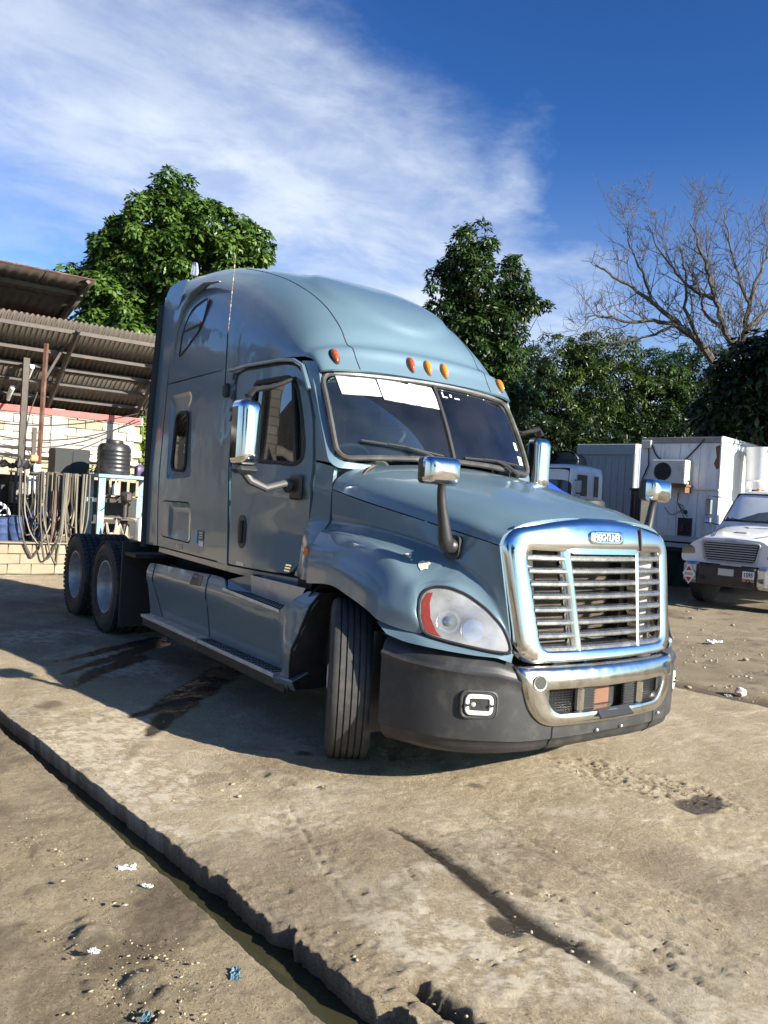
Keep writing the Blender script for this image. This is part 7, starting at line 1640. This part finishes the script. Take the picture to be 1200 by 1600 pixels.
for k, (x, y, z, tilt) in enumerate(((-9.0, 9.2, .13, 0), (-9.0, 9.2, .40, .04), (-9.02, 9.22, .68, -.04), (-9.0, 9.2, .95, .03), (-9.0, 9.2, 1.22, 0), (-8.98, 9.2, 1.46, .05), (-9.55, 11.2, .13, 0), (-9.55, 11.2, .41, .03), (-9.55, 11.2, .68, -.03), (-9.55, 11.2, .95, .04), (-9.55, 11.2, 1.22, 0), (-9.55, 11.2, 1.5, .16), (-9.2, 11.75, .13, 0), (-9.2, 11.75, .41, .02), (-9.2, 11.75, .68, -.02), (-9.2, 11.75, .95, .05), (-9.2, 11.75, 1.22, .15), (-9.95, 10.6, .13, 0), (-9.95, 10.6, .41, .02), (-9.95, 10.6, .7, 0), (-9.95, 10.6, .97, .02), (-9.95, 10.6, 1.25, 0), (-9.95, 10.6, 1.55, -.1), (-9.75, 10.9, 1.84, .1))):
    if k == 0:
        b = MB(); b.lathe([(.27, -.10), (.34, -.135), (.46, -.135), (.515, -.09), (.52, 0), (.515, .09), (.46, .135), (.34, .135), (.27, .10)], 32, closed=True); t0 = b.obj('scrap_tyre', M['rubber'], None); o = t0
    else: o = t0.copy(); COL.objects.link(o)
    pile = 'pile under the blue tarpaulin' if k < 6 else 'pile nearest the black slatted rack' if 12 <= k < 17 else 'pile left of the slatted rack' if k < 12 else 'leftmost pile below the cab-over truck'
    lv = k if k < 6 else k - 12 if 12 <= k < 17 else k - 6 if k < 12 else k - 17
    o.location = (x, y, z); o.rotation_euler = (tilt, tilt * .5, k); tag(o, 'worn black tyre, ' + ['lowest', 'second from below', 'third from below', 'fourth from below', 'fifth from below', 'sixth from below', 'seventh from below'][lv] + ' in the ' + pile, 'tyre', 'scrap tyres in piles')
cbx = empty('grille_rack', (-8.75, 11.72, 0), math.atan2(-.95, -.32), 'upright black slatted rack beside the white box', 'rack')
b = MB(); b.box((0, 0, 1.15), (.25, .42, 2.3), bev=.02); b.obj('case', M['under'], cbx, False)
for k in range(3): b = MB(); b.box((.135, -.13 + .13 * k, 1.6), (.02, .035, 1.2)); b.obj('slat', M['rust'] if k == 1 else steel, cbx, False)
b = MB(); b.box((0, 0, 2.32), (.30, .46, .05), bev=.01); b.obj('cap', steel, cbx, False)

# ------------------------------------------------------------------ trees
def leaf_mat(name, a, b_, c):
    m, nt, b = new_mat(name); N = nt.nodes; L = nt.links
    tc = N.new('ShaderNodeNewGeometry'); n = N.new('ShaderNodeTexNoise'); n.inputs['Scale'].default_value = .9; n.inputs['Detail'].default_value = 4; L.new(tc.outputs['Position'], n.inputs['Vector'])
    at = N.new('ShaderNodeAttribute'); at.attribute_name = 'tint'
    ad = N.new('ShaderNodeMath'); ad.operation = 'MULTIPLY_ADD'; L.new(at.outputs['Fac'], ad.inputs[0]); ad.inputs[1].default_value = .6; sb = N.new('ShaderNodeMath'); sb.operation = 'MULTIPLY'; L.new(n.outputs[0], sb.inputs[0]); sb.inputs[1].default_value = .5; L.new(sb.outputs[0], ad.inputs[2])
    rp = N.new('ShaderNodeValToRGB'); e = rp.color_ramp.elements; e[0].position = .2; e[0].color = (*a, 1); e[1].position = .85; e[1].color = (*c, 1); k = e.new(.5); k.color = (*b_, 1)
    L.new(ad.outputs[0], rp.inputs[0]); L.new(rp.outputs[0], b.inputs['Base Color']); pr(b, Roughness=.42); b.inputs['Specular IOR Level'].default_value = .35
    tr = N.new('ShaderNodeBsdfTranslucent'); L.new(rp.outputs[0], tr.inputs[0]); mx = N.new('ShaderNodeMixShader'); mx.inputs[0].default_value = .28; L.new(b.outputs[0], mx.inputs[1]); L.new(tr.outputs[0], mx.inputs[2]); L.new(mx.outputs[0], N['Material Output'].inputs[0])
    return m
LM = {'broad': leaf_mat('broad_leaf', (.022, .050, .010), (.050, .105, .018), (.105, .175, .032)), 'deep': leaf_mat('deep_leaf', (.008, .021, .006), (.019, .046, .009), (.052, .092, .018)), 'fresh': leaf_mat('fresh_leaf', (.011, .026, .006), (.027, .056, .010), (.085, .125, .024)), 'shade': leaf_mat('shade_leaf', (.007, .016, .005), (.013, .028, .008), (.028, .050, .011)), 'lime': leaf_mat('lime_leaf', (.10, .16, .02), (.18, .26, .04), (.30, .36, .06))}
bark = mat('bark', (.075, .058, .042), .9, var=.3, vscale=6, bump=.02, bscale=14, stretch=(3, 3, .6))
grey_bark = mat('grey_dead_bark', (.085, .072, .058), .85, var=.3, vscale=4, bump=.012, bscale=20, stretch=(3, 3, .6))
def crown_mesh(name, lobes, clumps, per, leaf, m_, parent, seed, droop=.35, spread=.34, aspect=.45, fill_=.25):
    """lobes (x,y,z,rx,rz): each lobe carries bunches, every bunch a small dome of folded leaves with gaps to the next one"""
    rs = np.random.RandomState(seed); vol = np.array([l[3] ** 2 * l[4] for l in lobes]); vol = vol ** .66; cnt = np.maximum(4, (clumps * vol / vol.sum()).astype(int)); C = []; O = []
    for l, n in zip(lobes, cnt):
        d = rs.randn(n, 3); d[:, 2] += .15; d /= np.linalg.norm(d, axis=1)[:, None]; r_ = np.where(rs.rand(n) < fill_, rs.uniform(.3, .8, n), rs.uniform(.82, 1.12, n)); c = np.array(l[:3]) + d * r_[:, None] * np.array([l[3], l[3], l[4]]); C.append(c); O.append(d)
    C = np.concatenate(C); O = np.concatenate(O); n = len(C) * per; ci = np.repeat(np.arange(len(C)), per); sc = (rs.gamma(5, .2, len(C)) * .5 + .5)[ci]
    dd = rs.randn(n, 3) + O[ci] * .8 + np.array([0, 0, .45]); dd /= np.linalg.norm(dd, axis=1)[:, None]; rad = rs.uniform(.35, 1.0, n) ** .5
    P = C[ci] + dd * (rad * sc * spread * 1.55)[:, None] * np.array([1, 1, .72])
    nrm = dd * .75 + np.array([0, 0, .55]) + rs.randn(n, 3) * .32; nrm /= np.linalg.norm(nrm, axis=1)[:, None]
    ax = dd * .8 + rs.randn(n, 3) * .5 - np.array([0, 0, droop]); ax -= nrm * (ax * nrm).sum(1)[:, None]; ax /= np.linalg.norm(ax, axis=1)[:, None] + 1e-9
    sd = np.cross(nrm, ax); ln = leaf * rs.uniform(.55, 1.3, n)[:, None]; wd = ln * aspect * rs.uniform(.8, 1.2, n)[:, None]
    V = np.stack([P, P + ax * ln * .45 + sd * wd * .5 - nrm * ln * .08, P + ax * ln - nrm * ln * .10, P + ax * ln * .45 - sd * wd * .5 - nrm * ln * .08], 1).reshape(-1, 3)
    i = np.arange(n) * 4; F = np.concatenate([np.stack([i, i + 1, i + 2], -1), np.stack([i, i + 2, i + 3], -1)])
    tint = np.repeat(np.clip(rs.beta(1.6, 1.6, len(C))[ci] * .85 + .16 * rs.randn(n) + .08, 0, 1), 4)
    return fast(name, V, F, m_, {'tint': tint}, smooth=False, parent=parent, kind='stuff'), C
def limb(b, P, r0, r1, n=7): P = cr(np.array(P, float), np.linspace(0, len(P) - 1, (len(P) - 1) * 4 + 1)); b.tube(P, np.linspace(r0, r1, len(P)), n)
def tree(name, base, lobes, clumps, per, leaf, m_, label, seed, group=None, r=.22, **kw):
    e = empty(name, base, 0, label, 'tree', group); L_ = [(l[0] - base[0], l[1] - base[1], l[2] - base[2], l[3], l[4]) for l in lobes]
    rs = np.random.RandomState(seed); top = max(L_, key=lambda l: l[2]); fk = np.array([top[0] * .25, top[1] * .25, min(l[2] for l in L_) * .75]); fk[2] = max(fk[2], 1.5)
    b = MB(); limb(b, [(0, 0, -.1), (fk[0] * .3 + .1, fk[1] * .3, fk[2] * .5), tuple(fk)], r, r * .72, 9)
    for l in L_:
        mid = (fk + np.array(l[:3])) / 2 + rs.randn(3) * .25; limb(b, [tuple(fk - np.array([0, 0, .1])), tuple(mid), l[:3]], r * .5, r * .14)
        for _ in range(4):
            d = rs.randn(3); d[2] = abs(d[2]) * .5; d /= np.linalg.norm(d); limb(b, [tuple(mid), tuple((mid + np.array(l[:3])) / 2 + d * l[3] * .3), tuple(np.array(l[:3]) + d * np.array([l[3], l[3], l[4]]) * .85)], r * .22, r * .04, 5)
    b.obj('trunk', bark, e)
    crown_mesh('crown', L_, clumps, per, leaf, m_, e, seed, **kw); return e
# big broad-leaved tree over the shed roof
tree('broadleaf_tree', (-21.9, 4.4, 0), [(-21.6, 4.7, 10.75, .62, .62), (-21.75, 4.45, 9.75, 1.15, .8), (-22.3, 3.7, 9.0, .95, .8), (-21.0, 5.5, 9.7, 1.0, .75), (-20.45, 6.3, 9.3, .75, .62), (-20.0, 6.85, 9.45, .5, .5), (-20.3, 6.5, 8.6, .62, .5), (-21.5, 4.8, 8.8, 1.25, .9), (-22.75, 3.1, 8.3, .7, .7), (-23.1, 2.55, 7.75, .55, .42), (-22.5, 3.4, 7.45, .85, .7), (-21.9, 4.2, 7.0, .9, .7), (-21.1, 5.3, 7.7, .95, .65), (-22.75, 3.1, 6.5, .75, .55), (-22.0, 4.1, 6.1, 1.0, .7), (-21.2, 5.2, 6.6, .9, .7), (-21.3, 5.0, 5.4, 1.2, .8), (-22.6, 3.4, 5.5, .8, .6)],
     760, 105, .20, LM['broad'], 'large round crowned broadleaf tree rising behind the shed roof and cab', 41, r=.30, spread=.22, aspect=.50)
# slim tree right of the cab roof
tree('slender_tree', (-15.3, 11.8, 0), [(-15.3, 11.85, 9.55, .50, .48), (-15.4, 11.65, 8.85, .68, .5), (-15.72, 11.25, 8.35, .55, .42), (-15.1, 12.1, 8.1, .75, .55), (-14.62, 12.75, 8.85, .34, .28), (-14.55, 12.85, 8.05, .50, .32), (-14.25, 13.2, 7.75, .45, .28), (-15.5, 11.5, 7.4, .75, .55), (-14.95, 12.3, 7.1, .85, .6), (-15.55, 11.4, 6.4, .75, .6), (-14.8, 12.4, 6.1, .85, .65), (-15.2, 11.9, 5.3, 1.0, .7), (-14.5, 12.8, 5.1, .8, .6), (-15.2, 11.9, 4.0, 1.2, .9)],
     520, 90, .165, LM['deep'], 'slender dark green tree standing right of the cab roof', 42, r=.16, spread=.19, aspect=.40)
# belt of trees behind the parked trucks, each its own tree
BELT = [((-18.2, 17.3), [(-18.3, 17.4, 6.2, 1.5, 1.2), (-18.2, 17.6, 4.5, 1.8, 1.5), (-18.3, 17.3, 2.6, 1.9, 1.5)], 'shade', 'dark tree behind the cargo box, nearest the slender tree'),
        ((-17.3, 18.6), [(-17.4, 18.7, 7.0, 1.35, 1.0), (-17.2, 18.9, 5.4, 1.7, 1.3), (-17.3, 18.8, 3.4, 2.0, 1.8)], 'fresh', 'bright topped feathery tree behind the cargo box'),
        ((-16.3, 20.1), [(-16.4, 20.2, 7.5, 1.3, .8), (-16.8, 19.6, 7.1, .9, .6), (-16.2, 20.4, 6.0, 1.8, 1.2), (-16.3, 20.2, 4.0, 2.1, 1.8)], 'fresh', 'tallest bright green tree in the middle of the tree belt'),
        ((-15.2, 21.9), [(-15.3, 21.9, 6.9, 1.2, .8), (-15.2, 22.0, 5.4, 1.8, 1.3), (-15.2, 21.8, 3.4, 2.0, 1.8)], 'deep', 'dull green tree below the dead branches, left of the bare trunk'),
        ((-14.2, 23.4), [(-14.2, 23.4, 6.9, 1.3, 1.2), (-14.1, 23.5, 5.0, 1.8, 1.6), (-14.2, 23.3, 2.8, 1.8, 1.6)], 'deep', 'grey green tree directly behind the bare trunks'),
        ((-12.6, 24.8), [(-12.6, 24.9, 5.6, 1.6, 1.3), (-12.6, 24.8, 3.6, 2.0, 1.8)], 'shade', 'dark tree behind the white box at right')]
for i, ((x, y), lobes, mm, lab) in enumerate(BELT): tree('belt_tree', (x * 1.09 - 1.75, y * 1.09 + 1.0, 0), [(q[0] * 1.09 - 1.75, q[1] * 1.09 + 1.0, q[2] * 1.15 - .15, q[3] * 1.05, q[4] * 1.05) for q in lobes], 430, 85, .16 if mm == 'fresh' else .18, LM[mm], lab, 60 + i, 'belt of trees behind the parked trucks', r=.15, spread=.24, aspect=.34)
for i, (x, y) in enumerate(((-17.5, 16.9), (-16.3, 19.0), (-14.6, 20.9), (-13.0, 22.4), (-11.3, 23.6))):
    tree('thicket_tree', (x * 1.06 - 1.6, y * 1.06 + 1.0, 0), [(x * 1.06 - 1.6, y * 1.06 + 1.0, 4.3, 1.7, 1.3), (x * 1.06 - 1.1, y * 1.06 + 1.6, 3.0, 1.8, 1.5), (x * 1.06 - 2.0, y * 1.06 + .4, 2.2, 1.8, 1.4)], 260, 70, .17, LM['shade'], 'low dark thicket tree in the shade behind the parked trucks, ' + ('leftmost of five', 'second from left of five', 'middle one of five', 'fourth from left of five', 'rightmost of five')[i], 90 + i, 'thicket behind the parked trucks', r=.10, spread=.26, aspect=.36)
for (x, y, h, lab) in ((-24.0, 9.3, 3.3, 'bushy tree behind the sleeper cab, nearer the shed'), (-21.6, 12.6, 3.4, 'bushy tree behind the sleeper cab, nearer the slender tree')):
    tree('bushy_tree', (x, y, 0), [(x, y, h, 1.7, 1.2), (x + .8, y + 1.3, h - 1.1, 1.7, 1.3), (x - .7, y - 1.1, h - 1.2, 1.6, 1.3)], 200, 60, .20, LM['deep'], lab, 110 + int(h * 10), 'bushy trees hidden behind the cab', r=.12, spread=.26)
k_ = 21.0 / 20; cx, cy, cz = 3.08, -3.92, 1.67
def far(p): return (cx + (p[0] - cx) * k_, cy + (p[1] - cy) * k_, cz + (p[2] - cz) * k_)
a = far((-8.0, 15.15, 5.2)); 
tree('shade_tree', (a[0], a[1], 0), [(a[0], a[1], a[2], 1.0, .9), (a[0] + .7, a[1] + 1.0, a[2] + .6, 1.1, .9), (a[0] - .3, a[1] - .4, a[2] - 1.0, .8, .8), (a[0] + .9, a[1] + 1.0, a[2] - .6, 1.2, 1.1)], 300, 42, .25, LM['shade'], 'dark low crown at the right edge above the white box roof', 71, r=.22, spread=.30)
# tall tree mostly outside the frame at right: its outer sprays reach in
tree('edge_tree', (-3.9, 17.2, 0), [(-5.5, 15.3, 8.9, .45, .40), (-5.35, 15.5, 6.7, .45, .45), (-4.4, 16.6, 8.2, 1.3, 1.6), (-3.6, 17.6, 7.5, 1.6, 2.0)], 200, 40, .24, LM['deep'], 'leaf sprays reaching in at the right edge of the picture', 72, r=.25, spread=.26)
# bright vine behind the right end of the block wall
e = empty('vine', (-17.9, 2.9, 0), 0, 'sunlit yellow green climbing plant at the end of the block wall', 'plant')
b = MB(); limb(b, [(0, 0, 0), (.1, .1, 1.6), (0, .1, 3.3)], .05, .02, 6); b.obj('stem', bark, e)
crown_mesh('foliage', [(.1, -.05, 3.0, .32, .45), (.1, .15, 2.3, .35, .5), (.0, .3, 3.2, .4, .4), (.05, .45, 2.0, .35, .5)], 60, 26, .17, LM['lime'], e, 73, spread=.16, aspect=.6)
e = empty('potted_sprig', (-13.75, .66, 1.9), 0, 'small green sprig on the bench left of the water tank', 'plant')
b = MB(); b.tube([(0, 0, 0), (.02, 0, .12)], .012, 5); b.obj('stem', bark, e); crown_mesh('foliage', [(0, 0, .10, .10, .06)], 8, 14, .07, LM['fresh'], e, 74, spread=.05)
# bare dead tree
def dead():
    base = (-10.6, 18.9, 0); e = empty('dead_tree', base, 0, 'leafless dead tree with fine grey branches spreading over the trees at right', 'tree'); rs = np.random.RandomState(8); b = MB(); tw = MB(); o = np.array(base)
    paths = [([(-10.5, 18.7, 0), (-10.5, 18.6, 2.4), (-10.54, 18.46, 4.11), (-10.82, 18.09, 5.43), (-11.03, 17.81, 6.37), (-11.29, 17.47, 7.11), (-11.59, 17.05, 7.66), (-11.95, 16.56, 8.2), (-12.42, 15.9, 8.92), (-12.89, 15.25, 9.45), (-13.18, 14.84, 9.81)], .17, .018),
             ([(-11.45, 17.25, 7.45), (-11.9, 16.6, 7.85), (-12.5, 15.7, 7.80), (-13.15, 14.84, 7.95), (-13.3, 14.6, 7.75)], .07, .012),
             ([(-9.8, 18.0, 0), (-9.82, 17.9, 2.2), (-9.83, 17.74, 4.21), (-9.94, 17.61, 5.67), (-10.04, 17.49, 6.68), (-10.28, 17.16, 7.3), (-10.49, 16.89, 8.38), (-10.64, 16.71, 9.29), (-10.84, 16.43, 10.38), (-11.03, 16.18, 11.1)], .17, .014),
             ([(-10.04, 17.49, 6.6), (-9.97, 17.61, 7.51), (-9.91, 17.71, 8.63), (-9.75, 17.97, 9.75), (-9.64, 18.15, 10.87)], .09, .014), ([(-10.55, 16.9, 8.5), (-11.1, 16.9, 8.9), (-11.65, 16.6, 9.6), (-12.0, 16.2, 10.4), (-12.25, 15.9, 11.3)], .055, .010), ([(-10.08, 17.45, 6.8), (-9.85, 17.7, 7.6), (-9.6, 18.1, 8.2), (-9.4, 18.4, 8.5)], .08, .015),
             ([(-11.2, 17.6, 6.9), (-11.5, 17.0, 8.2), (-11.45, 16.8, 9.4), (-11.6, 16.6, 10.6)], .06, .012), ([(-12.2, 16.2, 8.6), (-12.35, 15.9, 9.6), (-12.6, 15.6, 10.6), (-12.7, 15.5, 11.2)], .04, .009), ([(-11.8, 16.8, 7.75), (-12.3, 16.0, 7.2), (-12.9, 15.2, 7.0), (-13.3, 14.6, 6.9)], .04, .008), ([(-10.3, 17.1, 7.4), (-10.8, 16.9, 8.0), (-11.0, 16.8, 9.0), (-11.3, 16.5, 9.9)], .05, .01), ([(-9.93, 17.7, 8.4), (-10.2, 17.4, 9.4), (-10.4, 17.2, 10.6), (-10.5, 17.0, 11.6)], .045, .009)]
    def twig(p, d, L_, r_, lev):
        n = 4; P = [p]; q = p.copy(); dd = d.copy()
        for _ in range(n): dd = dd + rs.randn(3) * .20 + np.array([0, 0, .10]); dd /= np.linalg.norm(dd); q = q + dd * L_ / n; P.append(q.copy())
        tw.tube([tuple(v - o) for v in P], np.linspace(r_, max(.0045, r_ * .35), n + 1), 4, cap=False)
        if lev > 0:
            for k in range(3 if lev > 1 else 2):
                t = rs.uniform(.25, 1.0); i = min(n - 1, int(t * n)); pp = P[i] + (P[i + 1] - P[i]) * (t * n - i); nd = dd + rs.randn(3) * .62 + np.array([0, 0, .22]); nd /= np.linalg.norm(nd); twig(pp, nd, L_ * rs.uniform(.5, .8), max(.0045, r_ * .6), lev - 1)
    for P, r0, r1 in paths:
        P = [(p[0], p[1], p[2] if p[2] < 6.2 else 6.2 + (p[2] - 6.2) * .82) for p in P]
        Q = cr(np.array(P, float), np.linspace(0, len(P) - 1, (len(P) - 1) * 5 + 1)); Q[1:-1] += rs.randn(len(Q) - 2, 3) * .022; rad = 1.25 * (r0 + (r1 - r0) * np.linspace(0, 1, len(Q)) ** .8); b.tube([tuple(v - o) for v in Q], rad, 7)
        for i in range(len(Q)):
            if Q[i][2] < 6.0: continue
            if rs.rand() < .8:
                t = Q[min(i + 1, len(Q) - 1)] - Q[max(i - 1, 0)]; t /= np.linalg.norm(t) + 1e-9; d = t * .7 + rs.randn(3) * .6 + np.array([0, 0, .25]); d /= np.linalg.norm(d); twig(Q[i], d, rs.uniform(.5, 1.1), max(.008, min(rad[i] * .45, .018)), 3 if rs.rand() < .45 else 2)
    b.obj('trunk', grey_bark, e); tag(tw.obj('twigs', grey_bark, e), kind='stuff')
dead()

# ------------------------------------------------------------------ what the paint, glass and chrome reflect: ruined block building and trees on the near side of the yard
def ruin():
    t = empty('ruined_building', (-23, -9.5, 0), R(12), 'unfinished grey block building with empty window openings, mirrored in the cab door window', 'building')
    op = []
    for lv in range(2):
        for k in range(5):
            x = -9.0 + k * 3.8; op.append([(x, 1.0 + lv * 3.1), (x + 1.9, 1.0 + lv * 3.1), (x + 1.9, 2.5 + lv * 3.1), (x, 2.5 + lv * 3.1)])
    V2, T = fill([(-11, 0), (11, 0), (11, 5.2), (7, 6.6), (2, 6.1), (-2, 7.0), (-7, 6.6), (-11, 7.2)], op, .6)
    m_, nt, bb = new_mat('grey_block_wall'); N = nt.nodes; L = nt.links; tc = N.new('ShaderNodeTexCoord'); mp = N.new('ShaderNodeMapping'); mp.inputs['Rotation'].default_value = (R(90), 0, 0); L.new(tc.outputs['Object'], mp.inputs[0])
    br = N.new('ShaderNodeTexBrick'); br.inputs['Scale'].default_value = 1.0; br.inputs['Brick Width'].default_value = .4; br.inputs['Row Height'].default_value = .2; br.inputs['Mortar Size'].default_value = .012; br.inputs['Color1'].default_value = (.20, .19, .17, 1); br.inputs['Color2'].default_value = (.15, .142, .125, 1); br.inputs['Mortar'].default_value = (.08, .075, .065, 1)
    L.new(mp.outputs[0], br.inputs['Vector']); nz = N.new('ShaderNodeTexNoise'); nz.inputs['Scale'].default_value = .9; nz.inputs['Detail'].default_value = 7; L.new(tc.outputs['Object'], nz.inputs['Vector']); mx = N.new('ShaderNodeMixRGB'); mx.blend_type = 'MULTIPLY'; mx.inputs[0].default_value = .8; L.new(br.outputs[0], mx.inputs[1]); L.new(nz.outputs[0], mx.inputs[2]); L.new(mx.outputs[0], bb.inputs['Base Color']); pr(bb, Roughness=.95)
    shell('wall', np.array([(u, 0, v) for u, v in V2]), T, m_, .2, (0, 1, 0), t, 30)
    b = MB(); b.box((0, -3.5, 3.1), (21.5, 6.6, .25)); b.obj('floor_slab', m_, t, False); b = MB(); b.box((0, -6.9, 3.2), (21.5, .2, 6.4)); b.obj('back_wall', m_, t, False)
    for x in (-10.9, -3.6, 3.8, 10.9): b = MB(); b.box((x, .12, 3.3), (.35, .3, 6.6)); b.obj('column', m_, t, False)
ruin()
tree('yard_tree', (6.5, -17, 0), [(6.5, -17, 7, 2.4, 2.2), (5.0, -16.5, 5.5, 1.9, 1.7), (8.2, -17.2, 5.6, 2.0, 1.8), (6.6, -17, 4.2, 2.0, 1.5)], 320, 34, .36, LM['broad'], 'leafy tree on the near side of the yard, mirrored in the chrome', 81, r=.25, spread=.42)
tree('yard_tree', (17, -8, 0), [(17, -8, 6.4, 2.3, 2.0), (16.2, -6.5, 5.0, 1.9, 1.6), (17.3, -9.8, 5.0, 2.0, 1.7)], 260, 34, .36, LM['broad'], 'leafy tree ahead of the truck across the yard, mirrored in the grille', 82, r=.25, spread=.42)
